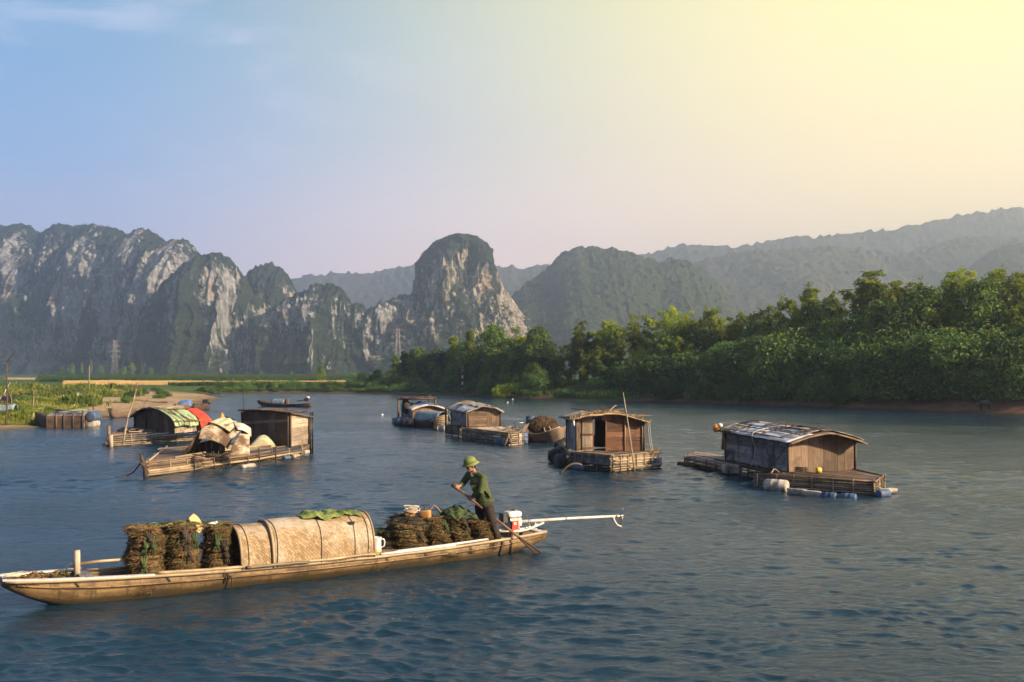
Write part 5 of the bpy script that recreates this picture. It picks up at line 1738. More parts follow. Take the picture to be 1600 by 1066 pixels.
house_pale()


def brush_boat():
    root = thing('sampan', 'short wooden boat heaped with dark brushwood moored beside the pale-roofed houseboat', 'boat', W(850, 694, 0), 'sampans on the river')
    d = sampan(root, W(824, 688.5, 0), W(879, 692.5, 0), .72, (.78, .42, .80), (.35, -.2, .35), M['wood'], M['hull_in'], M['wood_pale'], 24)
    hp = thing('brushwood_heap', 'round dark heap of brushwood and nets filling the short boat', 'brushwood', W(848, 688, .3))
    c = W(848, 691, 0) + Vector((0, .2, .75))
    mb = MB()
    mb.ell(c, (.72, .5, .42), None, 18, 12, 0, .1, .08)
    mb.build('heap_core', M['net_dark'], hp)
    mb = MB()
    for k in range(1500):
        a, b = random.uniform(0, 2 * math.pi), random.uniform(.0, 1.0)
        n = Vector((math.cos(a) * math.sqrt(1 - b * b), math.sin(a) * math.sqrt(1 - b * b), b))
        p = c + Vector((n.x * .76, n.y * .52, n.z * .46 - .06 * rj(1)))
        t = Vector((rj(1), rj(1), rj(1))).cross(n).normalized()
        l = random.uniform(.06, .2)
        mb.tube([p - t * l, p + n * random.uniform(.0, .06), p + t * l - n * .02], [.007, .013, .005], 4)
    mb.build('brushwood_sticks', M['brush'], hp)
    rope('rope_loop', [c + Vector((.05, -.52, .0)), c + Vector((.12, -.6, -.2)), c + Vector((.25, -.58, -.28)), c + Vector((.38, -.5, -.12)), c + Vector((.30, -.52, .05))], .022, M['rope_white'], hp)


brush_boat()


# ------------------------------------------------------------------ hut with a post frame and blue tarpaulin
def house_blue():
    zd = .32
    N, L, R = W(645, 658, zd), W(629.5, 654.5, zd), W(694, 656.5, zd)
    root = thing('houseboat', 'houseboat with blue tarpaulin on its roof under an open post frame', 'houseboat', (N.x, N.y, 0), 'houseboats on the river')
    c = Cabin(root, N, R, L, top_at(N, 638.5), top_at(R, 638.5), top_at(L, 635), .26, 1.6)
    c.face('left', M['wood_grey'], 5, 'h'); c.face('front', M['wood'], 9, 'v'); c.face('back', M['wood_dark'], 6); c.face('right', M['wood_dark'], 6)
    c.posts(M['wood_dark'], .04)
    c.patch('roof', M['felt'], -.08, 1.06, -.10, 1.1, .02, 18, 14, .05, .04)
    tp = c.patch('roof_tarp', M['tarp_blue'], .10, .98, -.02, .75, .07, 16, 12, .015, .10)
    tp2 = c.patch('roof_patch', M['sheet'], -.08, .2, -.08, .9, .06, 8, 10, .015, .05)
    mb = MB(); mb.sheet(c.roof_fn(-.08, 1.08, -.12, -.08, .01, .01), 12, 2, .06, 0, False); mb.build('gable_board', M['wood_pale'], root)
    # the post frame
    y0 = c.L.y - .2
    ft = 1.0
    P0, P1, P2, P3 = P(623, 662, N.y + 1.0), P(631, 655, N.y + 3.2), P(671.5, 650, N.y + 3.4), P(680, 652, N.y + 1.2)
    tops = [P(622.5, 623.5, P0.y), P(630.5, 622.5, P1.y), P(671, 622, P2.y), P(680, 623, P3.y)]
    for a, b in zip((P0, P1, P2, P3), tops):
        mb = MB(); a = Vector((b.x, b.y, -.2)); mb.tube([a, b + UP * (.1 if b is not tops[2] else .25)], .07, 7); mb.build('frame_post', M['wood_dark'], root)
    for i, j in ((0, 3), (1, 2), (0, 1), (3, 2)):
        mb = MB(); mb.tube([lerp(tops[i], tops[j], -.03), lerp(tops[i], tops[j], 1.03)], .065, 7); mb.build('frame_beam', M['wood_dark'], root)
    mb = MB()
    mb.sheet(lambda x, y: lerp(lerp(tops[0], tops[3], x), lerp(tops[1], tops[2], x), y) + UP * (.10 + .02 * math.sin(x * 20)), 14, 6, .03)
    mb.build('frame_roof', M['wood'], root)
    q = [c.Q(-.25, -.1, 0), c.Q(1.06, -.1, 0), c.Q(1.06, 1.25, 0), c.Q(-.25, 1.25, 0)]
    raft(root, q, zd, (M['wood_dark'], M['wood_dark'], M['wood_dark']), 9, 'a', .4, 4, 1.0, (0, 1, 3))
    for px, py in ((629, 665), (638, 667)): barrel(root, W(px, py, 0) + UP * .22, (1, -.5, 0), .34, 1.1, M['drum_blue'] if px < 632 else M['drum_black'])
    mb = MB(); p = P(634.5, 635, N.y + 1.5); mb.ell(p, (.30, .3, .5), None, 12, 8, 0, None, .1)
    tag(mb.build('hanging_bundle', M['net_dark']), 'dark bundle hung in the post frame of the blue-roofed houseboat', 'bundle')
    # the boat tied in front of it
    b = thing('sampan', 'dark wooden sampan with a grey canopy moored against the blue-roofed houseboat', 'boat', W(670, 668.5, 0), 'sampans on the river')
    d = sampan(b, W(640, 665.5, 0), W(697.5, 669.5, 0), .62, (.55, .36, .85), (.2, -.2, .4), M['wood_dark'], M['hull_in'], M['wood_dark'], 24)
    mb = MB()

    def can(x, y):
        t = lerp(.30, .93, x); a = math.pi * y
        return d['bow'] + d['ax'] * (d['L'] * t) + d['sd'] * (math.cos(a) * .55) + UP * (.42 + math.sin(a) * .62)
    mb.sheet(can, 12, 14, .02); mb.build('canopy', M['tarp_grey'], b)
    mb = MB()
    for k in range(7):
        o = d['pt'](.93 + .0 * k, .0); z = .12 + k * .11
        p = W(692, 671, 0) + UP * z
        mb.tube([p + Vector((-.55, -.10, -.05)), p + Vector((.30, .12, .08))], .05, 6)
    mb.build('bamboo_bundle', M['bamboo'], b)
    pole('prop_stick', W(683, 671.5, 0), P(688, 652, W(688, 670, 0).y), .045, M['bamboo'], '', parent=b)


house_blue()
# ------------------------------------------------------------------ the rafts on the near left
def house_green():
    zd = .52
    N, L, R = W(272.5, 677, zd), W(212, 671.5, zd), W(321, 671, zd)
    root = thing('houseboat', 'houseboat with low arched roof half covered by a green tarp', 'houseboat', (N.x, N.y, 0), 'houseboats on the river')
    # the arched gable faces the bow, so the near-left side plays the front
    c = Cabin(root, N, L, R, top_at(N, 657), top_at(L, 650), top_at(R, 655), .42, 2.3)
    c.face('front', M['wood_dark'], 7, 'v', ((.40, .72, -.1, .75),))
    c.face('left', M['wood_pale'], 7, 'v', label='pale upright boards on the sunny side'); c.face('back', M['wood_dark'], 6); c.face('right', M['wood_dark'], 6)
    mb = wall(lerp(N, L, .42) - c.nf * .05, lerp(N, L, .70) - c.nf * .05, lambda t: .78, c.nf, 3, 'v'); mb.build('door', M['wood_dark'], root)
    c.posts(M['wood_dark'], .04)
    c.patch('roof', M['thatch_dark'], -.06, 1.06, -.10, 1.06, .03, 18, 14, .06, .03)
    mb = MB()
    for k in range(40):
        a0 = random.uniform(.25, 1.0); b0 = random.uniform(-.12, .3); b1 = b0 + random.uniform(.4, .9)
        p, q = c.Q(a0, b0, c.top(a0, b0) + .08 + random.random() * .08), c.Q(a0 + rj(.12), b1, c.top(a0, min(b1, 1)) + .10 + random.random() * .2)
        mb.tube([p, q], random.uniform(.02, .045), 5)
    mb.build('roof_poles', M['bamboo_grey'], root)
    # tarp sections on the sunny slope
    for k, (b0, b1, dr) in enumerate(((-.10, .16, .30), (.12, .40, .26), (.36, .66, .33))):
        mb = MB()
        fn = c.roof_fn(-.04, .62, b0, b1, .09 + .012 * k, .04)

        def tf(x, y, fn=fn, b0=b0, b1=b1, dr=dr):
            if x < .25:
                p = fn(.0, y); t = 1 - x / .25
                return p - UP * (dr * t) + c.nl * (.10 * math.sin(t * 1.6) + .015 * math.sin(y * 12))
            return fn((x - .25) / .75, y)
        mb.sheet(tf, 18, 10, .014)
        mb.build('roof_tarp', M['tarp_green'], root)
    for b in (-.02, .14, .30, .50):
        rope('tie_rope', [c.Q(.6, b, c.top(.6, b) + .13), c.Q(.3, b, c.top(.3, b) + .14), c.Q(.02, b, c.top(.02, b) + .14), c.Q(-.07, b + .06, .55), c.Q(-.06, b + .12, .1)], .013, M['rope_dark'], root, 5)
    mb = MB()
    fn = c.roof_fn(-.05, .34, .70, 1.10, .14, .05)

    def rf(x, y):
        if x < .45:
            p = fn(0, y); t = 1 - x / .45
            return p - UP * (.62 * t * (1 - .35 * y)) + c.nl * (.16 * math.sin(t * 1.5) + .04 * math.sin(y * 14))
        return fn((x - .45) / .55, y)
    mb.sheet(rf, 22, 16, .012)
    tag(mb.build('hanging_cloth', M['cloth_red']), 'orange-red cloth draped over the end of the green-tarped roof', 'cloth')
    p = c.Q(.45, .92, c.top(.45, .9) + .30)
    block(None, p, Vector((.34, 0, .05)), Vector((0, .22, 0)), UP * .20, M['tarp_blue'], 'bag')['label'] = 'crumpled blue bag on top of the green-tarped houseboat roof'
    COL.objects[-1]['category'] = 'bag'
    p = c.Q(.62, .62, c.top(.6, .6) + .30)
    q = [W(171, 697, 0), W(306, 687, 0), W(322, 676, 0), W(196, 681.5, 0)]
    raft(root, q, zd - .04, (M['wood'], M['bamboo_grey'], M['wood']), 9, 'a', .5, 5, 1.3, (0, 1, 3))
    # loose planks over the foredeck
    mb = MB()
    for k in range(22):
        a = random.uniform(.0, .45); b = random.uniform(.05, .9)
        p = quad(q, a, b) + UP * (zd + .02 + random.random() * .12)
        e = (q[1] - q[0]).normalized()
        mb.plank(p, p + e * random.uniform(.8, 2.2) + UP * rj(.08), Vector((-e.y, e.x, 0)) * random.uniform(.03, .07), UP * .015)
    mb.build('loose_planks', M['wood_pale'], root)
    mb = MB(); p = W(170, 696, 0); mb.tube([p - UP * .2, p + UP * .95], .09, 8); mb.build('bow_post', M['wood'], root)
    mb = MB(); p = W(173.5, 698, 0); mb.tube([p - UP * .1, p + UP * .55], .10, 8); mb.build('bow_post', M['wood_pale'], root)
    mb = MB()
    for k in range(14):
        p = W(160 + 12 * random.random(), 697 + rj(1.2), 0); mb.tube([p + UP * random.uniform(.02, .14), W(176, 696, 0) + UP * (.14 + rj(.1))], .03, 5)
    tag(mb.build('straw_heap', M['thatch']), 'bundle of straw afloat at the bow of the green-tarped houseboat', 'straw')
    a = W(192, 693, .3)
    pole('leaning_pole', a, P(213, 606, a.y + .6), .045, M['bamboo_grey'], 'crooked pole leaning out of the foredeck of the green-tarped houseboat', 'pole', None, .12, fork=((-.22, .10), (.06, .25)))
    rope('mooring_line', [c.Q(-.05, 1.0, .5), W(330, 676, .05), W(345, 700, .0)], .03, M['rope_dark'], root)


house_green()


def house_moss():
    zd = .46
    N, L, R = W(454, 698, zd), W(380, 693, zd), W(481.5, 693.5, zd)
    root = thing('houseboat', 'long bamboo raft with a square plank hut and a tilted mossy shelter', 'houseboat', (N.x, N.y, 0), 'houseboats on the river')
    c = Cabin(root, N, L, R, top_at(N, 647.5), top_at(L, 643.5), top_at(R, 652), .05, 2.0)
    c.face('front', M['wood_dark'], 7, 'v'); c.face('left', M['wood_pale'], 6, 'h', label='pale boards on the sunny end'); c.face('back', M['wood_dark'], 6); c.face('right', M['wood_dark'], 6)
    c.posts(M['wood_dark'], .04)
    mb = MB(); p0, p1 = c.Q(.0, -.02, c.hN - .25), c.Q(1.0, -.02, c.hL - .25); mb.plank(p0, p1, UP * .06, c.nf * .015); mb.build('lintel', M['wood'], root)
    c.patch('roof', M['thatch_dark'], -.06, 1.08, -.10, 1.14, .03, 14, 12, .05, .02)
    mb = MB()
    for k in range(16):
        a = k / 15; p = c.Q(a * 1.1 - .04, -.11, c.top(min(a, 1), 0) + .06); mb.tube([p, p + c.v * random.uniform(.5, 1.2) + UP * rj(.02)], random.uniform(.03, .05), 6)
    mb.build('roof_poles', M['wood_dark'], root)
    c.patch('roof_patch', M['tarp_blue'], .82, 1.05, .0, .4, .09, 8, 8, .015, .03)
    for b in (1.12, 1.0):
        mb = MB(); p = c.Q(-.05, b, -.45); mb.tube([p, p + UP * (c.hR + .45)], .035, 7); mb.build('eave_post', M['metal_black'], root)
    mb = MB(); p = c.Q(.03, -.06, 0); mb.tube([p, p + UP * (c.hN)], .035, 7); mb.build('wall_post', M['wood_dark'], root)
    # raft
    q = [W(230, 745, 0), W(470, 712, 0), W(486, 700, 0), W(262, 716.5, 0)]
    raft(root, q, zd, (M['wood'], M['wood'], M['bamboo']), 9, 'a', .46, 4, 1.0, (0, 1, 3), sagz=.05)
    e = (q[1] - q[0]).normalized(); o = Vector((e.y, -e.x, 0))
    if o.y > 0: o = -o
    mb = MB()
    for k, (t0, t1, z) in enumerate(((-.01, .45, .06), (-.005, .40, .13), (-.01, .36, .20), (.38, .75, .30), (.30, .98, .12))):
        mb.tube([lerp(q[0], q[1], t0) + o * (.09 + .01 * k) + UP * z, lerp(q[0], q[1], (t0 + t1) / 2) + o * .11 + UP * (z - .01), lerp(q[0], q[1], t1) + o * .08 + UP * (z + .04)], .045, 8)
    mb.build('side_bamboo', M['bamboo'], root)
    for t in (.24, .36, .46, .58, .66, .78):
        mb = MB(); mb.tube([lerp(q[0], q[1], t) + o * .14 + UP * (zd + .06), lerp(q[0], q[1], t) + o * .15 - UP * .12], .035, 6); mb.build('stake', M['wood_dark'], root)
    mb = wall(lerp(q[0], q[1], .0), lerp(q[0], q[1], .5), lambda t: zd - .03, o, 2, 'h', (), zmin=.22); mb.build('bulwark', M['wood'], root)
    for k in range(14):
        mb = MB()
        a = random.uniform(.05, .75); b = random.uniform(.0, .75)
        p = quad(q, a, b) + UP * (zd + .03 + .08 * random.random()); mb.tube([p, p + e * random.uniform(1, 2.6) + UP * rj(.06)], random.uniform(.03, .055), 6)
        mb.build('loose_pole', M['bamboo'], root)
    mb = MB(); mb.tube([quad(q, .17, .3) + UP * (zd + .12), quad(q, .27, .35) + UP * (zd + .13)], .085, 9); mb.build('bamboo_float', M['bamboo'], root)
    for px, py, mt in ((462, 714, 'foam'), (470, 711.5, 'drum_blue'), (479, 708, 'foam'), (448, 717, 'drum_blue'), (392, 729.5, 'foam'), (383, 731, 'foam')):
        barrel(root, W(px, py, 0) + UP * .03, e, .10, .40, M[mt])
    # bow fork with its line
    mb = MB(); p = W(228, 746, 0)
    mb.tube([p + Vector((0, 0, -.1)), p + Vector((-.02, 0, .25)), p + Vector((-.16, .05, .62)), p + Vector((-.22, .1, .78))], [.09, .08, .06, .03], 8)
    mb.tube([p + Vector((-.02, .02, .2)), p + Vector((-.1, -.02, .42)), p + Vector((-.2, -.04, .5))], [.06, .05, .03], 7)
    mb.build('bow_fork', M['wood_dark'], root)
    rope('mooring_line', [p + Vector((-.16, 0, .5)), W(208, 738, .12), W(197, 743, .04), W(178, 746, .0), W(150, 748, -.12)], .022, M['rope_dark'], None, 6, 0, 'dark mooring line running off the bow of the long bamboo raft', 'rope')
    # tilted shelter: a curved mossy sheet on two board ends
    sh = thing('shelter', 'tilted arched shelter of rust-stained mossy sheet with board sides on the long raft', 'shelter', W(345, 715, zd))
    y0 = W(330, 712, zd).y
    A0, A1, A2 = P(309, 684, y0 - .1), P(326, 664, y0 + .1), P(366, 663, y0 + .9)
    prof_n = [P(310, 685.5, y0 - .25), P(316, 671, y0 - .05), P(326, 664, y0 + .3), P(342, 661, y0 + .8)]
    prof_f = [P(356, 702, y0 + .15), P(364, 687, y0 + .35), P(374, 675, y0 + .75), P(382, 668, y0 + 1.3)]

    def bez(pf, t):
        k = t * (len(pf) - 1); i = min(int(k), len(pf) - 2); f = k - i
        p0, p1, p2, p3 = pf[max(i - 1, 0)], pf[i], pf[i + 1], pf[min(i + 2, len(pf) - 1)]
        return .5 * ((2 * p1) + (p2 - p0) * f + (2 * p0 - 5 * p1 + 4 * p2 - p3) * f * f + (3 * p1 - p0 - 3 * p2 + p3) * f ** 3)

    def sheetf(x, y):
        p = lerp(bez(prof_n, y), bez(prof_f, y), x)
        return p + UP * (.10 * math.sin(math.pi * x)) + Vector((0, -.10, 0)) * math.sin(math.pi * y) + UP * .03 * float(fbm(p.x * 3, p.y * 3, p.z * 3, 2))
    mb = MB(); mb.sheet(sheetf, 20, 16, .05, 0, True, None, (1.6, 1.3, 1)); s1 = mb.build('shelter_roof', M['moss'], sh)
    mb = MB()
    pf2 = [P(357, 703, y0 + .2), P(360, 690, y0 + .15), P(371, 676, y0 + .4), P(383, 672, y0 + 1.0)]
    a, b = W(361, 712.5, zd), W(390.5, 710.5, zd)

    def side(x, y):
        t = lerp(P(362 + 8 * x, 697 - 22 * x ** .6, a.y), P(382 + 9 * x, 676, b.y), x)
        base = lerp(a, b, x)
        topz = lerp(.25, .80, min(1, x * 2.2) ** .8) if x < .5 else lerp(.80, .74, x * 2 - 1)
        return base + UP * (topz * y) + Vector((0, -.05 * math.sin(y * 3), 0))
    mb.sheet(side, 12, 8, .04, 0, True, None, (1, 1, 3)); mb.build('shelter_side', M['moss'], sh)
    mb = wall(W(304, 708.5, zd), W(352, 710, zd), lambda t: .30 + .22 * math.sin(t * 2.4), Vector((.1, -1, 0)).normalized(), 5, 'v'); mb.build('shelter_wall', M['wood_dark'], sh)
    # dark thatch leaf leaning on its left
    mb = MB()
    mb.sheet(lambda x, y: lerp(lerp(W(287, 712, zd), W(304, 708, zd), x), lerp(P(322, 664.5, y0 + .2), P(330, 662.5, y0 + .8), x), y) + Vector((-.08, 0, -.10)) * math.sin(y * 3), 6, 12, .06, 0, True, None, (1, 1, 5))
    mb.build('thatch_leaf', M['thatch_dark'], sh)
    mb = MB()
    for k in range(8):
        x = k / 7
        mb.tube([lerp(W(286, 713, zd), W(302, 709, zd), x) + Vector((rj(.1), -.06, 0)), lerp(P(324, 664, y0 + .1), P(331, 662, y0 + .8), x) + Vector((-.05, -.03, .02))], .03, 5)
    mb.build('shelter_poles', M['wood_dark'], sh)
    mb = MB(); mb.sheet(lambda x, y: lerp(lerp(P(364, 661.5, y0 + 1.0), P(391, 670, y0 + 1.5), x), lerp(P(371, 672, y0 + .55), P(391.5, 683, y0 + 1.1), x), y) + UP * .08 * math.sin(math.pi * x), 8, 8, .04); mb.build('shelter_cap', M['felt'], sh)
    mb = MB()
    qn = [P(325, 662.5, y0 + .25), P(359.5, 678.5, y0 + .2), P(373.5, 663.5, y0 + 1.2), P(347, 653.5, y0 + 1.6)]
    mb.sheet(lambda x, y: quad(qn, x, y) + UP * (.05 + .06 * math.sin(math.pi * x)) + UP * .02 * math.sin(x * 17), 14, 10, .018, 0, True, None, (1, 1, 2))
    tag(mb.build('green_mat', M['mat_green']), 'faded green mat laid over the top of the tilted mossy shelter', 'mat')
    mb = MB()
    for s in (0, 1):
        pts = [quad(qn, x, s) + UP * (.06 + .06 * math.sin(math.pi * x)) for x in np.linspace(0, 1, 8)]; mb.tube(pts, .022, 6)
    mb.tube([qn[1] + UP * .06, qn[2] + UP * .06], .022, 6)
    tag(mb.build('mat_edge_poles', M['rope_dark']), 'dark poles weighing down the edges of the green mat', 'poles')
    mb = MB(); p = P(347, 653, y0 + 1.5); mb.lathe(p, (0, 0, 1), [(.14, -.06), (.09, .04), (.03, .18), (.01, .2)], 10)
    tag(mb.build('cone_cap', M['foam_orange']), 'small rusty cone on top of the mossy shelter', 'cone')
    # green heap
    mb = MB()
    a, b = W(391, 698, zd), W(431, 697.5, zd)

    def heap(x, y):
        p = lerp(a, b, x) + Vector((0, (y - .5) * 1.1, 0))
        e = (1 - abs(2 * x - .98) ** 1.6) * math.sin(math.pi * min(max(y, 0), 1)) ** .6
        return p + UP * (.50 * max(e, 0) + .03 * float(fbm(p.x * 5, p.y * 5, 1, 2)) * e - .01)
    mb.sheet(heap, 18, 12, .02)
    tag(mb.build('tarp_heap', M['mat_green']), 'low green tarp heap lying before the square plank hut', 'tarp')
    mb = MB()
    for k in range(20):
        p = W(331 + rj(14), 716 + rj(1.5), zd) + UP * .05; mb.tube([p, p + Vector((rj(.5), rj(.2), random.random() * .18))], .02, 5)
    tag(mb.build('stick_pile', M['net_dark']), 'dark sticks and net scraps under the tilted mossy shelter', 'sticks')


house_moss()
pole('mooring_pole', W(381, 662, -.3), P(381.5, 612, W(381, 662, 0).y), .03, M['bamboo_grey'], 'thin pole in open water just left of the far sampan', 'pole')
# ------------------------------------------------------------------ the long boat in front
BOW, STERN = Vector((-7.52, 14.65, 0)), Vector((.627, 19.9, 0))
boat = thing('sampan', 'long golden-brown wooden boat laden with net bundles under a woven arched canopy', 'boat', W(450, 905, 0), 'sampans on the river')
BD = sampan(boat, BOW, STERN, .50, (.43, .27, .33), (.35, -.14, .16), M['hull'], M['hull_in'], M['bamboo'], 60, tipw=.34, long_bow=True)
AX, SDV, BL = BD['ax'], BD['sd'], BD['L']


def B(t, y, z): return BD['bow'] + AX * (BL * t) + SDV * y + UP * z


def boat_parts():
    pt, hw, sh = BD['pt'], BD['halfw'], BD['sheer']
    # rubbing strake and seams on the near side, lashings over the rail
    for sg in (1, -1):
        mb = MB()
        mb.tube([pt(t, sg * .88) + SDV * (sg * .006) for t in np.linspace(.02, .98, 50)], .014, 6)
        mb.build('rubbing_strake', M['hull'], boat)
    for t in (.10, .235, .33, .62, .70, .80):
        mb = MB()
        mb.tube([pt(t, .99) + UP * .05, pt(t, .99) + SDV * .028, pt(t + .004, .90) + SDV * .016], .008, 5)
        mb.build('lashing', M['rope_dark'], boat)
    # whitewashed strip along the bow rail and the pale rails further aft
    for sg in (1, -1):
        mb = MB()
        for t0, t1 in (((0.0, .215),) if sg > 0 else ((.0, .12),)):
            mb.sheet(lambda u, v: pt(lerp(t0, t1, u), sg) + UP * (.048 - .004 * u) + SDV * (sg * lerp(.035, -.06, v)), 24, 2, .02, 0, False)
        mb.build('rail_cap', M['white_paint'], boat)
    for t0, t1, o in ((.607, .765, .0), (.64, .845, .045)):
        mb = MB()
        mb.tube([pt(t, 1) + UP * (.055 + o * .2) + SDV * (.02 - o) for t in np.linspace(t0, t1, 14)], .022, 8)
        mb.build('rail_pole', M['white_paint'], boat)
    for t0, t1, o in ((.22, .37, .0), (.345, .61, .03), (.36, .47, -.05)):
        mb = MB()
        mb.tube([pt(t, 1) + UP * (.06 + rj(.004)) + SDV * (.015 - o) for t in np.linspace(t0, t1, 14)], .026, 8)
        mb.build('rail_pole', M['bamboo'], boat)
    # floorboards and thwarts
    for t0, t1, z in ((.05, .17, .19), (.60, .665, .297), (.835, .975, .27)):
        k = max(3, int((t1 - t0) * BL / .16))
        for i in range(k):
            a, b = lerp(t0, t1, (i + .04) / k), lerp(t0, t1, (i + .96) / k)
            m = (a + b) / 2; z0, z1 = BD['bottom'](m), sh(m)
            w = hw(m) * max(0, (z - .03 - z0) / (z1 - z0)) ** (.62 / 2.1) * .90
            if w < .08: continue
            mb = MB(); mb.plank(B(m, -w, z + rj(.004)), B(m, w, z + rj(.004)), AX * ((b - a) * BL / 2), UP * .012)
            mb.build('floorboard', M['wood'] if t0 < .8 else M['wood_pale'], boat)
    for t in (.117,):
        mb = MB(); w = hw(t) * .97; mb.plank(B(t, -w, sh(t) + .03), B(t, w, sh(t) + .03), AX * .09, UP * .018); mb.build('thwart', M['wood_grey'], boat)
    for t in np.linspace(.17, .82, 12):
        mb = MB(); mb.tube([pt(t, s * .93, .075) for s in np.linspace(-1, 1, 11)], .02, 5); mb.build('rib', M['hull_in'], boat)
    # bow post with its cross bar
    p = B(.108, -.06, .30)
    mb = MB(); mb.tube([p, p + UP * .28, p + UP * .47], [.05, .048, .045], 9); mb.build('bow_post', M['wood_pale'], boat)
    q = P(110, 883, p.y - .02); r = P(196, 874, B(.17, .0, 0).y)
    mb = MB(); mb.tube([q, lerp(q, r, .5) + UP * .01, r], [.028, .024, .02], 8); mb.build('cross_bar', M['bamboo'], boat)
    # cast shadow across the hull by the stern, built as a dark tube
    mb = MB(); mb.tube([pt(.878, s) + SDV * .006 for s in np.linspace(.99, .55, 8)], .03, 5); mb.build('stern_shadow_band', M['rope_dark'], boat)
    mb = MB(); mb.plank(B(.985, -.16, .345), B(.985, .16, .345), AX * .07, UP * .014); mb.build('stern_cap', M['white_paint'], boat)
    rope('stern_line', [pt(.985, .6) + UP * -.05, B(1.005, .2, .08), B(1.02, .35, -.03)], .008, M['rope_dark'], boat)
    rope('side_line', [pt(.60, 1) + UP * .04 + SDV * .03, pt(.603, .8) + SDV * .05 - UP * .08, pt(.62, .7) + SDV * .06 - UP * .05, pt(.64, .9) + SDV * .03], .007, M['rope_dark'], boat)
    rope('side_line', [pt(.325, 1) + UP * .05 + SDV * .03, pt(.33, .8) + SDV * .05, pt(.335, .95) + SDV * .05 - UP * .02, pt(.34, .7) + SDV * .05 - UP * .12], .009, M['rope_dark'], boat)
    # white rope and net scraps on the bow
    pts = []
    for k in range(46):
        a = k * .6; pts.append(B(.012 + .012 * (k / 46), .02 + .10 * math.sin(a), .475 + .05 * abs(math.cos(a * .5)) + rj(.01)) + AX * (.12 * math.cos(a)))
    tag(rope('rope_coil', pts, .009, M['rope_white'], None, 2), 'pale rope coiled on the very tip of the laden boat bow', 'rope')
    mb = MB()
    for k in range(90):
        p = B(.06 + rj(.03), rj(.2), .375 + abs(rj(.07)))
        mb.tube([p, p + Vector((rj(.12), rj(.12), abs(rj(.06)))), p + Vector((rj(.2), rj(.2), -.02))], [.006, .009, .004], 4, random.choice((0, 0, 0, 1)))
    tag(mb.build('net_scrap', [M['net'], M['net_green']]), 'small tangle of brown net lying on the foredeck near the bow tip', 'net')


boat_parts()


def canopy():
    """two overlapping arched mats of woven bamboo"""
    def arch(t0, t1, w, h0, z0, skew=.0):
        def fn(x, y):
            t = lerp(t0, t1, x)
            a = math.pi * y
            c, s = math.cos(a), math.sin(a)
            yy = w * math.copysign(abs(c) ** .86, c)
            z = z0 + h0(x) * s ** .80
            p = B(t, yy, z)
            p += AX * (skew * (1 - x) * c) + SDV * .008 * math.sin(x * 13 + y * 3) + UP * .006 * math.sin(x * 9 + y * 11)
            return p
        return fn
    secs = ((.408, .5945, .53, lambda x: .72 + .012 * x, .285, M['weave'], .0), (.352, .425, .505, lambda x: .67 + .02 * x, .285, M['weave'], .02))
    for t0, t1, w, h, z0, mt, sk in secs:
        fn = arch(t0, t1, w, h, z0, sk)
        mb = MB()
        mb.sheet(fn, 26, 36, .018, 0, True, .5, ((t1 - t0) * BL, 1.9, t0 * 9))
        o = mb.build('canopy_mat', mt, boat)
        # bent edge hoops
        for x in (0.0, 1.0):
            hb = MB(); hb.tube([fn(x, y) + UP * .006 for y in np.linspace(0, 1, 30)], .017 if x else .024, 7); hb.build('edge_hoop', M['bamboo'], o)
        for x in ((.03, .455, .795, .93) if t0 > .4 else (.16,)):
            hb = MB()
            hb.tube([fn(x + .015 * math.sin(y * 6), y) + (fn(x, y) - B(lerp(t0, t1, x), 0, .2)).normalized() * .008 for y in np.linspace(0, .97, 30)], .0055, 5)
            hb.build('tie_cord', M['rope_dark'], o)
        hb = MB(); hb.tube([fn(x, 0.012) + SDV * .012 for x in np.linspace(0, 1, 16)], .022, 7); hb.build('foot_pole', M['bamboo'], o)
        hb = MB(); hb.tube([fn(x, .988) - SDV * .012 for x in np.linspace(0, 1, 16)], .022, 7); hb.build('foot_pole', M['bamboo'], o)
        if t0 > .4:
            # dark worn hole near the right-hand cord
            hb = MB(); c = fn(.80, .285); n = (c - B(lerp(t0, t1, .8), 0, .3)).normalized()
            e1 = AX; e2 = n.cross(e1).normalized()
            vs = [c + n * .010 + e1 * (math.cos(a) * .068 * (1 + .2 * math.sin(3 * a))) + e2 * (math.sin(a) * .05 * (1 + .25 * math.cos(2 * a))) for a in np.linspace(0, 2 * math.pi, 18, endpoint=False)]
            vs2 = [v - n * .012 for v in vs]
            hb.add(vs + vs2, [tuple(range(18)), tuple(range(35, 17, -1))] + [(i, 18 + i, 18 + (i + 1) % 18, (i + 1) % 18) for i in range(18)])
            hb.build('worn_patch', M['metal_black'], o)
            # crumpled green cloth on the crown
            cb = MB()
            q0, q1, qa, qb = .34, .93, .30, .60

            def cloth(x, y):
                xx = lerp(q0, q1, x); yy = lerp(lerp(.40, .34, abs(math.sin(x * 4))), .62, y)
                p = fn(xx, yy)
                n = (p - B(lerp(t0, t1, xx), 0, .25)).normalized()
                fold = abs(float(fbm(xx * 9, yy * 7, 3.3, 3)))
                e = math.sin(math.pi * min(max(x, .02), .98)) ** .4
                return p + n * (.012 + e * (.085 * fold + .03 * abs(math.sin(x * 8))))
            cb.sheet(cloth, 44, 20, .006)
            tag(cb.build('green_cloth', M['cloth_green']), 'crumpled olive green cloth lying on the crown of the woven canopy', 'cloth')


canopy()


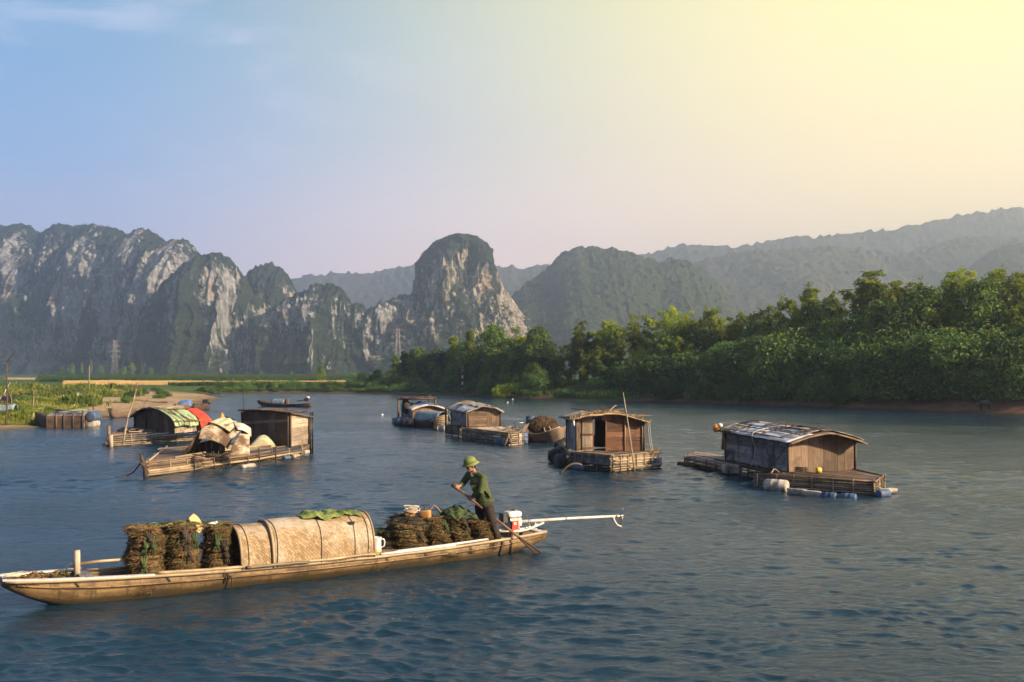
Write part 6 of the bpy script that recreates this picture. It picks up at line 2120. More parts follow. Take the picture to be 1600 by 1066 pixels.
def net_stack(t, y, z0, h, a, b, layers, label, lean=(0, 0), ties=2, group='net bundles on the boat', green=.10, seed=0, dark=False, rotz=0.0, tilt0=0.0):
    """a bound stack of folded brown nets: a along the boat, b across (half sizes)"""
    rnd = random.Random(seed)
    o = B(t, y, z0)
    root = thing('net_bundle', label, 'net bundle', o, group)
    cr, sr = math.cos(rotz), math.sin(rotz)
    e1, e2 = AX * cr + SDV * sr, SDV * cr - AX * sr
    lh = h / layers
    shapes = []
    for k in range(layers):
        zc = z0 + (k + .5) * lh
        f = (k + .5) / layers
        ca = a * rnd.uniform(.90, 1.06) * (1 - .10 * f * f); cb_ = b * rnd.uniform(.92, 1.05) * (1 - .08 * f * f)
        c = B(t, y, zc) + e1 * (lean[0] * f + rnd.uniform(-.03, .03)) + e2 * (lean[1] * f + rnd.uniform(-.02, .02))
        tilt = tilt0 + rnd.uniform(-.16, .16)
        sd = rnd.random() * 40

        def pos(ang, zf, out=0.0, c=c, ca=ca, cb_=cb_, tilt=tilt, sd=sd, lh=lh):
            cs, sn = math.cos(ang), math.sin(ang)
            rr = (abs(cs) ** 2.7 + abs(sn) ** 2.7) ** (-1 / 2.7)
            bul = 1 - .09 * abs(2 * zf - 1) ** 2.4
            w = 1 + .07 * float(vnoise(cs * 2.2 + sd, sn * 2.2, zf * 3)) + .035 * float(vnoise(cs * 7 + sd, sn * 7, zf * 5))
            return c + e1 * (cs * rr * ca * bul * w + (out * cs)) + e2 * (sn * rr * cb_ * bul * w + out * sn) + UP * ((zf - .5) * lh * 1.12 + tilt * cs * rr * ca * .5)
        mb = MB()
        n, m = 36, 7
        vs, fs, gc = [], [], []
        for i in range(m):
            for j in range(n):
                an = 2 * math.pi * j / n
                vs.append(pos(an, i / (m - 1))); gc.append((j * .08, i * lh / m * 2.0, sd))
        for i in range(m - 1):
            for j in range(n):
                j2 = (j + 1) % n; fs.append((i * n + j, i * n + j2, (i + 1) * n + j2, (i + 1) * n + j))
        fs.append(tuple(range(n - 1, -1, -1))); fs.append(tuple((m - 1) * n + j for j in range(n)))
        mb.add(vs, fs, 0, True, gc, rnd.uniform(.2, .6))
        # folded mesh edges and stray strands round the rim
        cnt = 210 if not dark else 90
        for q in range(cnt):
            an = rnd.uniform(-math.pi, math.pi); zf = rnd.uniform(.02, 1.0)
            sp = rnd.uniform(.08, .34)
            pts = [pos(an + sp * s, zf + .05 * math.sin(s * 3 + q), rnd.uniform(-.004, .034)) for s in (-.5, -.17, .17, .5)]
            if rnd.random() < .55: pts[-1] += e1 * math.cos(an) * rnd.uniform(.01, .06) + e2 * math.sin(an) * rnd.uniform(.01, .06) - UP * rnd.uniform(0, .04)
            r = rnd.uniform(.003, .0075)
            mb.tube(pts, [r * .6, r, r, r * .4], 4, 1 if rnd.random() < green else 0, rnd.random())
        if k == layers - 1:
            for q in range(60):
                p = c + UP * (lh * .56) + e1 * rnd.uniform(-ca, ca) * .85 + e2 * rnd.uniform(-cb_, cb_) * .85
                d = e1 * rnd.uniform(-.2, .2) + e2 * rnd.uniform(-.2, .2)
                mb.tube([p - d, p + UP * rnd.uniform(0, .03), p + d], [.004, .009, .003], 4, 1 if rnd.random() < green * 2 else 0, rnd.random())
        mb.build('net_layer', [M['net_dark'] if dark else M['net'], M['net_green']], root)
        shapes.append(pos)
    # knotted cloth ties round the near face, ends hanging
    for q in range(ties):
        ang = math.pi / 2 + rnd.uniform(-.9, .7)
        k = rnd.randrange(int(layers * .55), layers)
        top = shapes[k](ang, .9, .025); bot = shapes[max(0, k - 2)](ang + rnd.uniform(-.2, .2), .2, .035)
        mid = lerp(top, bot, .5) + (e2 * .03)
        mb = MB()
        mtl = 1 if rnd.random() < .4 else 0
        for s in (-.03, 0, .03): mb.tube([top + e1 * s * 1.4, lerp(top, mid, .6) + e1 * s * .9, mid + e1 * s * .2, lerp(mid, bot, .5) + e1 * s, bot + e1 * (s * 1.6 + rnd.uniform(-.03, .03))], [.018, .016, .022, .016, .007], 6, mtl)
        mb.ell(mid + e2 * .015, (.045, .04, .04), None, 10, 6, mtl, None, .12)
        mb.build('tie', [M['net_dark'], M['net_olive']], root)
    return root


net_stack(.206, .02, .06, .98, .275, .34, 10, 'tall brown net bundle nearest the bow, foremost of three before the canopy', (.05, -.05), 4, seed=1, rotz=.14)
net_stack(.2715, .0, .06, .99, .24, .31, 10, 'tall brown net bundle in the middle of three before the canopy', (-.07, -.02), 4, seed=2, green=.16, rotz=-.12)
net_stack(.3265, .0, .06, .93, .215, .32, 9, 'tall brown net bundle touching the front end of the woven canopy', (.02, -.06), 3, seed=3, green=.14, rotz=.08)
net_stack(.693, .03, .10, .62, .31, .36, 8, 'wide dark net bundle beside the white jug', (-.10, -.05), 1, seed=4, green=.14, tilt0=-.22)
net_stack(.757, .06, .12, .68, .21, .33, 8, 'leaning brown net bundle with rope heap at its left, behind the wide one', (-.20, -.06), 1, seed=5, green=.16, rotz=.12, tilt0=-.35)
net_stack(.803, .06, .14, .64, .195, .32, 7, 'brown net bundle topped with green netting', (-.17, -.08), 1, seed=6, green=.22, rotz=.1, tilt0=-.32)
net_stack(.851, .10, .16, .50, .20, .28, 6, 'low brown net bundle at the feet of the oarsman', (-.10, -.05), 1, seed=7, green=.12, tilt0=-.28)
net_stack(.650, -.12, .12, .48, .26, .24, 4, 'dark net bundle low behind the white jug', (.10, -.04), 0, seed=8, green=.12, dark=True)


def boat_load():
    # dark net heap with floats and rope on top of the wide bundle
    t = thing('net_heap', 'loose dark net heaped on the wide bundle under the orange floats', 'net', B(.70, -.10, .70))
    c = B(.702, -.12, .70)
    mb = MB(); mb.ell(c, (.42, .36, .17), None, 20, 10, 0, None, .10); mb.build('net_body', M['net_dark'], t)
    mb = MB()
    for k in range(170):
        a = rj(math.pi); b = random.random()
        p = c + Vector((math.cos(a) * .42 * math.sqrt(1 - b * b), math.sin(a) * .36 * math.sqrt(1 - b * b), b * .17))
        d = Vector((rj(.16), rj(.16), rj(.05)))
        mb.tube([p - d, p + UP * random.uniform(.0, .03), p + d], [.004, .008, .004], 4, random.choice((0, 0, 0, 1)))
    mb.build('net_strands', [M['net_dark'], M['net_green']], t)
    y = B(.70, -.05, 0).y
    for px, py, s, rz in ((640, 803, .10, .3), (664, 805, .105, -.2)):
        p = P(px, py, y)
        o = block(None, p, Vector((math.cos(rz), math.sin(rz), .15)) * s, Vector((-math.sin(rz), math.cos(rz), 0)) * .07, UP * .085, M['foam_orange'], 'foam_float')
        tag(o, 'orange foam float wrapped in pale rope on the net heap' if px < 650 else 'orange foam float without rope beside the wrapped one', 'float')
    pts = []
    for k in range(80):
        a = k * .55
        pts.append(P(644, 801, y - .05) + Vector((math.cos(a) * (.12 + .03 * math.sin(k)), math.sin(a) * .08 - .04, .06 + .05 * math.sin(a * .7 + 1) + .0004 * k)))
    tag(rope('rope_coil', pts, .0075, M['rope_white'], None, 2), 'white rope coil looped over the orange foam float', 'rope')
    a = P(664, 797, y + .1)
    pole('peg', a - UP * .10, P(664, 789, y + .1), .014, M['wood_dark'], 'short dark peg sticking up behind the orange foam floats', 'peg', None, .005)
    rope('hooked_stick', [P(672, 797, y + .15), P(677, 790, y + .15), P(683, 794, y + .2), P(688, 800, y + .2)], .018, M['wood'], None, 5, 0, 'hooked brown stick behind the orange floats', 'stick')
    # green netting over the third bundle
    c = B(.800, -.05, .80)
    mb = MB()
    mb.sheet(lambda x, y_: c + AX * ((x - .5) * .56) + SDV * ((y_ - .45) * .56) + UP * (.11 * math.sin(math.pi * min(max(x, 0), 1)) ** .7 * (1 - .55 * y_) - .14 * max(0, y_ - .6) + .05 * float(fbm(x * 6, y_ * 6, 2.0, 3))), 22, 16, .012)
    tag(mb.build('green_net', M['net_olive']), 'dark green net draped over the top of the third bundle', 'net')
    # foam and bottle on the front bundles
    p = P(307, 818, B(.29, -.1, 0).y)
    o = block(None, p, Vector((.05, .0, -.045)), Vector((.03, .07, .035)), Vector((-.055, 0, .10)), M['foam_yellow'], 'foam_float'); tag(o, 'pale yellow foam float standing on the front net bundles', 'float')
    t = thing('plastic_bottle', 'clear plastic bottle lying on the front net bundles by the yellow float', 'bottle', P(329, 823, B(.31, -.1, 0).y))
    p = P(326, 823, B(.31, -.1, 0).y); d = Vector((.8, .1, .45)).normalized()
    mb = MB(); mb.lathe(p, d, [(.03, -.13), (.052, -.12), (.055, .05), (.03, .11), (.018, .13)], 14); mb.build('bottle_body', M['plastic_white'], t)
    mb = MB(); mb.lathe(p, d, [(.021, .125), (.021, .155), (.01, .157)], 12); mb.build('bottle_cap', M['sheet'], t)
    # the white jug
    p = B(.613, .22, .31)
    t = thing('jug', 'white plastic jug with a handle standing at the canopy opening', 'jug', p)
    mb = MB(); mb.lathe(p, UP, [(.075, 0), (.085, .01), (.085, .05), (.082, .20), (.086, .245), (.092, .262), (.080, .262), (.074, .24), (.070, .03), (.01, .02)], 24); mb.build('jug_body', M['plastic_white'], t)
    mb = MB(); d = (AX * .96 + SDV * .2).normalized(); mb.tube([p + d * .08 + UP * .225, p + d * .13 + UP * .222, p + d * .148 + UP * .17, p + d * .14 + UP * .10, p + d * .083 + UP * .07], .012, 8); mb.build('handle', M['plastic_white'], t)
    mb = MB(); mb.lathe(p, UP, [(.0855, .004), (.0865, .008), (.0865, .045), (.0855, .05)], 24); mb.build('base_band', M['foam_yellow'], t)


boat_load()


def motor():
    """longtail motor: block, tank, air filter, frame, shaft and propeller"""
    c = B(.925, -.02, .52)
    t = thing('longtail_motor', 'cream and red longtail motor with a long pale shaft on the stern', 'motor', c)
    u = AX; s = SDV
    mb = MB(); mb.box(c + UP * .02, u * .115, s * .10, UP * .12, 0, None, .92)
    for k in range(5): mb.box(c + UP * (-.06 + k * .035) + s * .09, u * .10, s * .03, UP * .006)
    mb.build('engine_block', M['metal_grey'], t)
    mb = MB()
    pr = []

    def rb(x, y):
        a = 2 * math.pi * x
        sg = lambda q, p_=.45: math.copysign(abs(q) ** p_, q)
        b = math.pi * (y - .5)
        cb2 = max(math.cos(b), 0) ** .35
        return c + UP * .20 + u * (sg(math.cos(a)) * .165 * cb2) + s * (sg(math.sin(a)) * .135 * cb2) + UP * (math.copysign(abs(math.sin(b)) ** .7, math.sin(b)) * .062)
    mb.sheet(rb, 28, 12, .003); mb.build('fuel_tank', M['metal_white'], t)
    mb = MB(); mb.lathe(c + UP * .262 + u * .03, UP, [(.04, 0), (.045, .004), (.045, .025), (.03, .03)], 14); mb.build('tank_cap', M['metal_black'], t)
    mb = MB(); mb.box(c - u * .205 + UP * .15, u * .055, s * .09, UP * .085, 0, None, .85); mb.build('air_filter', M['metal_black'], t)
    mb = MB()
    mb.box(c + s * .125 - u * .02 + UP * .0, u * .075, s * .022, UP * .085, 0, None, .9); rs = mb.build('recoil_starter', M['metal_red'], t)
    mb = MB(); mb.box(c + s * .149 - u * .03 + UP * .035, u * .03, s * .004, UP * .028); mb.build('starter_hub', M['metal_white'], rs)
    mb = MB(); mb.box(c + u * .12 + UP * .05, u * .05, s * .085, UP * .075, 0, None, .9); mb.build('exhaust', M['metal_white'], t)
    # frame: lower strut rising to the shaft
    j = P(849, 817, c.y + .42)
    a0 = P(773, 829.5, c.y - .25)
    for o in (-.09, .09):
        mb = MB(); mb.tube([a0 + s * o, c - UP * .135 + s * o + u * .1, c + u * .32 - UP * .12 + s * o * .8, j + s * o * .15], .019, 8); mb.build('frame_tube', M['metal_white'], t)
    sh0, sh1 = c + u * .16 + UP * .035, Vector((2.26, 21.0, .47))
    mb = MB(); mb.tube([sh0, lerp(sh0, sh1, .5) + UP * .01, sh1], [.036, .028, .024], 10); mb.build('shaft_tube', M['metal_white'], t)
    for f in (.10, .17, .25):
        mb = MB(); p = lerp(sh0, sh1, f); q = lerp(c + u * .2 - UP * .12, j, min(1, f * 3.1)); mb.tube([p, q], .014, 6); mb.build('frame_brace', M['metal_grey'], t)
    for f in (.09, .45, .97):
        mb = MB(); mb.lathe(lerp(sh0, sh1, f), (sh1 - sh0), [(.03, -.02), (.042, -.018), (.042, .018), (.03, .02)], 12); mb.build('shaft_collar', M['metal_grey'], t)
    # propeller and curved skeg
    d = (sh1 - sh0).normalized()
    h = sh1 + d * .06
    mb = MB(); mb.lathe(h, d, [(.01, -.07), (.03, -.05), (.034, .03), (.012, .07)], 10)
    pp = mb.build('propeller', M['metal_grey'], t)
    e1 = d.cross(UP).normalized(); e2 = e1.cross(d)
    for k in range(2):
        a = math.radians(75) + k * math.pi
        n = e1 * math.cos(a) + e2 * math.sin(a); w = n.cross(d)
        mb = MB(); mb.sheet(lambda x, y: h + n * (.02 + .16 * x) + w * ((y - .5) * .085 * math.sin(math.pi * (.15 + .8 * x))) + d * ((y - .5) * .05), 8, 5, .008); mb.build('blade', M['metal_grey'], pp)
    pts = [sh1 - d * .16 - UP * .015, sh1 - d * .13 - UP * .10, sh1 - d * .05 - UP * .19, sh1 + d * .06 - UP * .225]
    mb = MB(); mb.tube(pts, [.022, .022, .020, .016], 8); mb.build('skeg', M['metal_white'], t)
    rope('rudder_wire', [sh1 + d * .08, sh1 + d * .2 + UP * .05, sh1 + d * .28 + UP * .03], .005, M['metal_black'], t)
    mb = MB(); p = B(.913, .12, .27); mb.tube([p, p + UP * .16 + u * .02], [.03, .034], 6); mb.build('mount_leg', M['wood_dark'], boat)
    mb = MB(); p = B(.955, .0, .31); mb.box(p, u * .12, s * .09, UP * .04); mb.build('mount_block', M['wood_dark'], boat)
    mb = MB(); p = B(.922, -.02, .335); mb.box(p, u * .10, s * .13, UP * .05); mb.build('mount_block', M['wood'], boat)


motor()
# ------------------------------------------------------------------ the oarsman
def remesh(name, mb, voxel, mat, parent, smooth=4, pv=.5):
    """melt overlapping pieces into one continuous skin"""
    o = mb.build(name + '_raw', mat)
    md = o.modifiers.new('r', 'REMESH'); md.mode = 'VOXEL'; md.voxel_size = voxel
    ms = o.modifiers.new('s', 'SMOOTH'); ms.iterations = smooth; ms.factor = .5
    dg = bpy.context.evaluated_depsgraph_get()
    me = bpy.data.meshes.new_from_object(o.evaluated_get(dg))
    bpy.data.objects.remove(o, do_unlink=True)
    o0 = wpos(parent)
    n = len(me.vertices)
    co = np.zeros(n * 3, np.float32); me.vertices.foreach_get('co', co); co = co.reshape(-1, 3)
    for nm, kind in (('gc', 'FLOAT_VECTOR'), ('pv', 'FLOAT')):
        if nm in me.attributes: me.attributes.remove(me.attributes[nm])
    a = me.attributes.new('gc', 'FLOAT_VECTOR', 'POINT'); a.data.foreach_set('vector', co.ravel())
    a = me.attributes.new('pv', 'FLOAT', 'POINT'); a.data.foreach_set('value', np.full(n, pv, np.float32))
    me.vertices.foreach_set('co', (co - np.array(o0, np.float32)).ravel())
    me.polygons.foreach_set('use_smooth', np.ones(len(me.polygons), bool))
    me.materials.clear(); me.materials.append(mat)
    me.name = name
    me.update()
    c = bpy.data.objects.new(name, me); COL.objects.link(c); c.parent = parent
    return c


def oarsman():
    Y0 = 19.05
    K = F / Y0

    def J(px, py, dy=0.0): return Vector(((px - CX) / K, Y0 + dy, H - (py - HZ) / K))
    root = thing('person', 'person in olive jacket and dark trousers standing in the stern, both hands on an oar', 'person', (J(765, 847).x, Y0, .27))
    # oar
    top, wat = J(709.5, 756.5, -.20), W(845, 867, 0)
    d = (wat - top).normalized()
    oar = thing('oar', 'long wooden oar slanting from the hands of the oarsman into the water', 'oar', top)
    mb = MB(); e = top + d * ((wat - top).length * .74)
    mb.tube([top, lerp(top, e, .5), e], [.024, .025, .026], 10); mb.build('oar_shaft', M['wood_red'], oar)
    sdv = d.cross(Vector((0, -1, 0))).normalized()
    mb = MB()
    n2 = d.cross(sdv).normalized()
    b1 = wat + d * .38
    L = (b1 - e).length
    mb.sheet(lambda x, y: e - d * .1 + d * ((L + .1) * x) + sdv * ((y - .5) * 2 * (.024 + .034 * min(1, max(0, x - .08) * 2.2))) + n2 * (.014 * (1 - (2 * y - 1) ** 2)), 14, 6, .028, 0, True, .4, (1, .1, 3)); mb.build('oar_blade', M['wood_dark'], oar)
    mb = MB(); mb.tube([top - sdv * .06 - d * .01, top + sdv * .05 - d * .01], .024, 9); mb.build('oar_grip', M['wood_dark'], oar)

    def on_oar(px):
        t = ((px - CX) / K - top.x) / d.x
        return top + d * t
    hA, hB = on_oar(714.5), on_oar(735.0)
    # joints
    pel, wai, che = J(756, 789), J(754.5, 773, -.02), J(748, 755, -.05)
    nk0, nk1 = J(743, 740, -.07), J(739, 734, -.10)
    hd = J(736, 727.0, -.12)
    sN, sF = J(756, 745, -.20), J(733, 742, .12)
    eN, eF = J(751.5, 767, -.30), J(722, 757, .10)
    wN, wF = hB + Vector((.055, -.03, .055)), hA + Vector((.06, .06, .03))
    hipN, hipF = J(763, 790, -.10), J(750, 790, .10)
    kN, kF = J(770.5, 818, -.13), J(751.5, 818, .07)
    aN, aF = J(778, 842, -.08), J(754, 841, .10)
    face_d = Vector((-.78, -.58, -.22)).normalized()
    fr = face_d.cross(UP).normalized(); fu = fr.cross(face_d)

    def limb(mb, pts, r): mb.tube(pts, r, 12)
    # body
    mb = MB()
    limb(mb, [pel, wai, che, nk0], [.125, .115, .125, .07]); mb.ell(pel, (.14, .13, .10)); mb.ell(che, (.15, .15, .14))
    limb(mb, [nk0 - UP * .02, nk1, hd - UP * .02], [.055, .05, .05])
    limb(mb, [che + UP * .06, sN], [.07, .055]); limb(mb, [che + UP * .06, sF], [.07, .055])
    limb(mb, [sN, lerp(sN, eN, .5), eN, lerp(eN, wN, .35), wN], [.052, .046, .039, .040, .026])
    limb(mb, [sF, lerp(sF, eF, .5), eF, lerp(eF, wF, .35), wF], [.052, .046, .039, .040, .026])
    limb(mb, [hipN, lerp(hipN, kN, .5), kN, lerp(kN, aN, .35), aN], [.085, .072, .054, .054, .036])
    limb(mb, [hipF, lerp(hipF, kF, .5), kF, lerp(kF, aF, .35), aF], [.085, .072, .054, .054, .036])
    for a in (aN, aF):
        f = Vector((-.85, -.5, 0)).normalized()
        mb.tube([a - UP * .04 - f * .05, a - UP * .06 + f * .05, a - UP * .075 + f * .15], [.034, .038, .026], 10)
    # head: skull, face, jaw, brow, nose, ears
    hm = Matrix((fr, face_d, fu)).transposed()
    mb.ell(hd + fu * .03, (.074, .094, .088), hm, 18, 14)
    mb.ell(hd + face_d * .035 - fu * .045, (.052, .055, .062), hm, 16, 12)
    mb.ell(hd + face_d * .062 - fu * .088, (.026, .026, .022), hm, 12, 8)
    for sx in (-1, 1):
        mb.ell(hd + fr * sx * .076 - fu * .005 - face_d * .005, (.012, .020, .032), hm, 10, 8)
        mb.ell(hd + fr * sx * .036 + face_d * .066 - fu * .022, (.022, .022, .018), hm, 10, 8)
    mb.tube([hd + face_d * .082 + fu * .022, hd + face_d * .098 - fu * .004, hd + face_d * .112 - fu * .024], [.010, .013, .016], 8)
    mb.ell(hd + face_d * .080 + fu * .030, (.050, .016, .012), hm, 12, 8)
    mb.ell(hd + face_d * .086 - fu * .056, (.026, .014, .012), hm, 12, 8)
    # hands closed round the shaft: palm, four unequal fingers, thumb
    for hc, w, sz in ((hA, wF, 1.0), (hB, wN, 1.0)):
        ref = (w - hc); ref = (ref - d * ref.dot(d)).normalized()
        side = d.cross(ref).normalized()
        palm = hc + ref * .040
        mb.tube([w, lerp(w, palm, .6), palm], [.027, .030, .032], 10)
        mb.box(palm, d * .040, side * .030, ref * .015)
        for i, (o, ln) in enumerate(((-.036, .95), (-.012, 1.06), (.012, 1.0), (.034, .82))):
            pts = []
            for k in range(6):
                a = lerp(.55, .55 + 4.1 * ln, k / 5)
                rad = .036
                pts.append(hc + d * (o + .002 * k) + ref * (math.cos(a) * rad) + side * (math.sin(a) * rad))
            mb.tube(pts, [.0105, .0102, .0098, .0094, .0088, .0075], 8)
        pts = [palm - d * .034 - side * .020, hc - d * .046 - side * .038 + ref * .015, hc - d * .040 - side * .034 - ref * .018, hc - d * .028 - side * .016 - ref * .035]
        mb.tube(pts, [.013, .012, .011, .009], 8)
    body = remesh('body', mb, .0062, M['skin'], root, 2)
    # eyes, mouth, hair
    for sx in (-1, 1):
        b = MB(); b.ell(hd + fr * sx * .031 + face_d * .0835 + fu * .010, (.012, .007, .0065), hm, 10, 8); b.build('eye', M['eye'], body)
        b = MB(); b.tube([hd + fr * sx * x + face_d * (.094 - abs(x) * .28) + fu * (.030 + .004 * (x > .03)) for x in (.014, .03, .046)], .0045, 5); b.build('eyebrow', M['hair'], body)
    b = MB(); b.ell(hd + face_d * .098 - fu * .056, (.022, .006, .0045), hm, 10, 6); b.build('mouth', M['lip'], body)
    b = MB(); b.ell(hd + fu * .030 - face_d * .014, (.080, .094, .088), hm, 18, 12); b.ell(hd - face_d * .055 - fu * .02, (.066, .045, .055), hm, 14, 10)
    remesh('hair', b, .009, M['hair'], root, 2)
    # jacket, loose over the hips
    mb = MB()
    hemN, hemF = J(767, 783, -.12), J(749, 790, .06)
    limb(mb, [J(757.5, 786, .0), wai, che, lerp(che, nk0, .6), nk0 + UP * .012], [.175, .155, .160, .115, .068])
    mb.ell(J(758, 782, 0), (.19, .185, .075)); mb.ell(che + UP * .02, (.175, .195, .135)); mb.ell(J(752, 770, -.02), (.16, .17, .13))
    mb.ell(lerp(che, sN, .7) + UP * .01, (.10, .10, .075)); mb.ell(lerp(che, sF, .7) + UP * .01, (.10, .10, .075))
    cN, cF = lerp(eN, wN, .80), lerp(eF, wF, .78)
    limb(mb, [lerp(nk0, sN, .25), lerp(nk0, sN, .7) + UP * .0, sN, lerp(sN, eN, .5) + UP * .0, eN, lerp(eN, cN, .6), cN], [.072, .076, .078, .072, .066, .056, .050])
    limb(mb, [lerp(nk0, sF, .25), lerp(nk0, sF, .7), sF, lerp(sF, eF, .5), eF, lerp(eF, cF, .6), cF], [.072, .076, .076, .070, .064, .055, .048])
    # fold ridges
    for k in range(9):
        a = J(744 + k * 2.4, 752 + k * 2, -.17 - .012 * (k % 3)); mb.tube([a, a + Vector((.04 + rj(.03), .01, -.07)), a + Vector((.07 + rj(.03), .04, -.14))], [.008, .014, .006], 6)
    for k in range(5):
        a = lerp(sN, eN, .25 + .17 * k); mb.tube([a + Vector((-.065, -.02, .02)), a + Vector((0, -.075, -.01)), a + Vector((.066, -.01, .01))], [.008, .013, .008], 6)
    for k in range(4):
        a = lerp(eN, cN, .2 + .2 * k); mb.tube([a + Vector((-.03, -.02, .045)), a + Vector((.01, -.058, .01)), a + Vector((.04, -.02, -.035))], [.007, .011, .007], 6)
    jk = remesh('jacket', mb, .0095, M['jacket'], root, 5)
    b = MB()
    cc = lerp(nk0, nk1, .35)
    ax = (nk1 - nk0).normalized()
    b.tube([cc + (fr * math.cos(a) * .074 + face_d * math.sin(a) * .078) + ax * (.012 * math.cos(a * 2)) for a in np.linspace(math.radians(-250), math.radians(70), 22)], .017, 8); b.build('collar', M['jacket'], jk)
    for c_, e_ in ((cN, eN), (cF, eF)):
        b = MB(); dd = (c_ - e_).normalized(); b.lathe(c_, dd, [(.046, -.02), (.053, -.018), (.053, .012), (.046, .014)], 18); b.build('cuff', M['jacket'], jk)
    b = MB(); p = J(741, 760, -.245); b.box(p, Vector((.045, -.01, 0)), Vector((0, .006, .0)), UP * .05); b.build('pocket', M['jacket'], jk)
    b = MB(); b.ell(lerp(nk0, nk1, .3) + face_d * .055 - UP * .015, (.035, .03, .05), None, 10, 8); b.build('shirt', M['plastic_white'], jk)
    # trousers
    mb = MB()
    mb.ell(J(757, 789), (.155, .145, .11))
    limb(mb, [hipN, lerp(hipN, kN, .5), kN, lerp(kN, aN, .5), aN - UP * .0], [.112, .102, .088, .082, .076])
    limb(mb, [hipF, lerp(hipF, kF, .5), kF, lerp(kF, aF, .5), aF - UP * .0], [.112, .102, .088, .082, .076])
    for l0, l1 in ((hipN, kN), (kN, aN), (hipF, kF), (kF, aF)):
        for k in range(3):
            a = lerp(l0, l1, .25 + .25 * k); mb.tube([a + Vector((-.085, -.02, .02)), a + Vector((0, -.095, -.012)), a + Vector((.085, -.02, .015))], [.006, .012, .006], 6)
    remesh('trousers', mb, .010, M['trousers'], root, 4)
    # sun helmet: dome, brim, band, button
    hu = (fu * .97 + face_d * .10).normalized()
    hc = hd + fu * .050
    hroot = thing('sun_helmet', 'domed olive sun helmet with a wide brim on the head of the oarsman', 'hat', hc)
    mb = MB()
    mb.lathe(hc, hu, [(.150, -.022), (.153, -.018), (.128, .004), (.108, .020), (.106, .050), (.098, .082), (.078, .108), (.045, .122), (.012, .127)], 30, sq=1.14)
    mb.build('helmet_shell', M['hat'], hroot)
    mb = MB(); mb.lathe(hc, hu, [(.107, .020), (.112, .022), (.111, .042), (.106, .044)], 30, sq=1.14); mb.build('helmet_band', M['cloth_green'], hroot)
    mb = MB(); mb.lathe(hc, hu, [(.014, .122), (.016, .130), (.006, .136)], 12); mb.build('helmet_button', M['hat'], hroot)


oarsman()
# ------------------------------------------------------------------ things along the shores
def on_shore(px, py, guess=80.0):
    """ground point seen at this place of the photograph on the left shore"""
    lo, hi = 40.0, 400.0
    for y in np.geomspace(45, 300, 240):
        p = P(px, py, y)
        if p.z <= gz(p.x, p.y): return Vector((p.x, p.y, gz(p.x, p.y)))
    p = P(px, py, guess); return Vector((p.x, p.y, gz(p.x, p.y)))


def shore_poles():
    for px, pb, pt, r, lb, fk in (
            (9, 665, 566, .055, 'tall forked pole at the left edge of the left shore', ((-.08, .25), (.55, .75), (.3, .28))),
            (52.5, 642, 609, .05, 'short pole in the grass behind the plank barge', None),
            (139.5, 621, 571, .06, 'tall thin pole on the shore between the white hut and the sand', None),
            (145, 645, 616, .05, 'dark pole beside the right end of the plank barge', None),
            (31, 612, 599, .05, 'small pole on the grass above the beached boat', None)):
        a = on_shore(px, pb)
        pole('shore_pole', a - UP * .4, P(px + (1.5 if pb > 660 else .3), pt, a.y), r, M['wood_dark'] if pb > 644 else M['bamboo_grey'], lb, 'pole', None, .06, fork=fk)
    for (x0, y0, x1, y1, lb) in ((160, 625, 170, 645, 'thin pole leaning left over the small beached boat'), (170.5, 620, 180, 645, 'thin pole leaning left, next to the first over the small boat')):
        a = on_shore(x1, y1)
        pole('leaning_pole', a - UP * .1, P(x0, y0, a.y + .3), .045, M['bamboo_grey'], lb, 'pole', None, .03)
    a = on_shore(225, 639)
    pole('forked_stick', a - UP * .2, P(225, 631, a.y), .05, M['wood'], 'forked stick standing on the sand behind the leaning pole', 'stick', None, .03, fork=((-.35, .5), (.35, .55)))
    a = on_shore(208, 630)
    rope('driftwood', [a + UP * .1, P(214, 625, a.y), P(240, 628, a.y + 1), P(262, 629, a.y + 1)], .09, M['wood'], None, 5, 0, 'bleached driftwood branch lying along the sand', 'driftwood')
    a = on_shore(106, 629)


shore_poles()


def stick_fence():
    f = thing('stick_fence', 'rough stick fence behind the white hut on the left shore', 'fence', on_shore(66, 614))
    y = 112.0
    pv_ = None
    for k in range(17):
        px = 66 + k * 4.1 + rj(.8)
        if 113 < px < 128: continue
        x = (px - CX) / F * y; g = gz(x, y)
        mb = MB(); mb.tube([Vector((x, y, g - .2)), Vector((x + rj(.1), y, g + random.uniform(.7, 1.25)))], .05, 6); mb.build('fence_stake', M['wood_dark'], f)
    for z in (.45, .85):
        mb = MB(); pts = []
        for px in np.linspace(64, 133, 12):
            x = (px - CX) / F * y; pts.append(Vector((x, y + .06, gz(x, y) + z + rj(.06))))
        mb.tube(pts, .035, 5); mb.build('fence_rail', M['wood_dark'], f)


stick_fence()


def white_hut():
    y = 105.0
    x0, x1 = (112 - CX) / F * y, (127 - CX) / F * y
    g = gz((x0 + x1) / 2, y)
    N = Vector((x0 + .15, y, g)); R = Vector((x0 + .75, y, g)) ; 
    t = thing('small_hut', 'tiny white tarpaulin hut by the fence on the left shore', 'hut', N)
    N, R, L = Vector((x0 + .55, y - .2, g)), Vector((x1, y + .1, g)), Vector((x0, y + .8, g))
    c = Cabin(t, N, R, L, .62, .62, .62, .26, 1.2)
    c.face('front', M['sheet'], 3, 'v'); c.face('left', M['foam_yellow'], 3, 'h'); c.face('right', M['sheet'], 3); c.face('back', M['sheet'], 3)
    c.patch('roof', M['sheet'], -.1, 1.1, -.08, 1.08, .01, 10, 6, .02, .03)


white_hut()


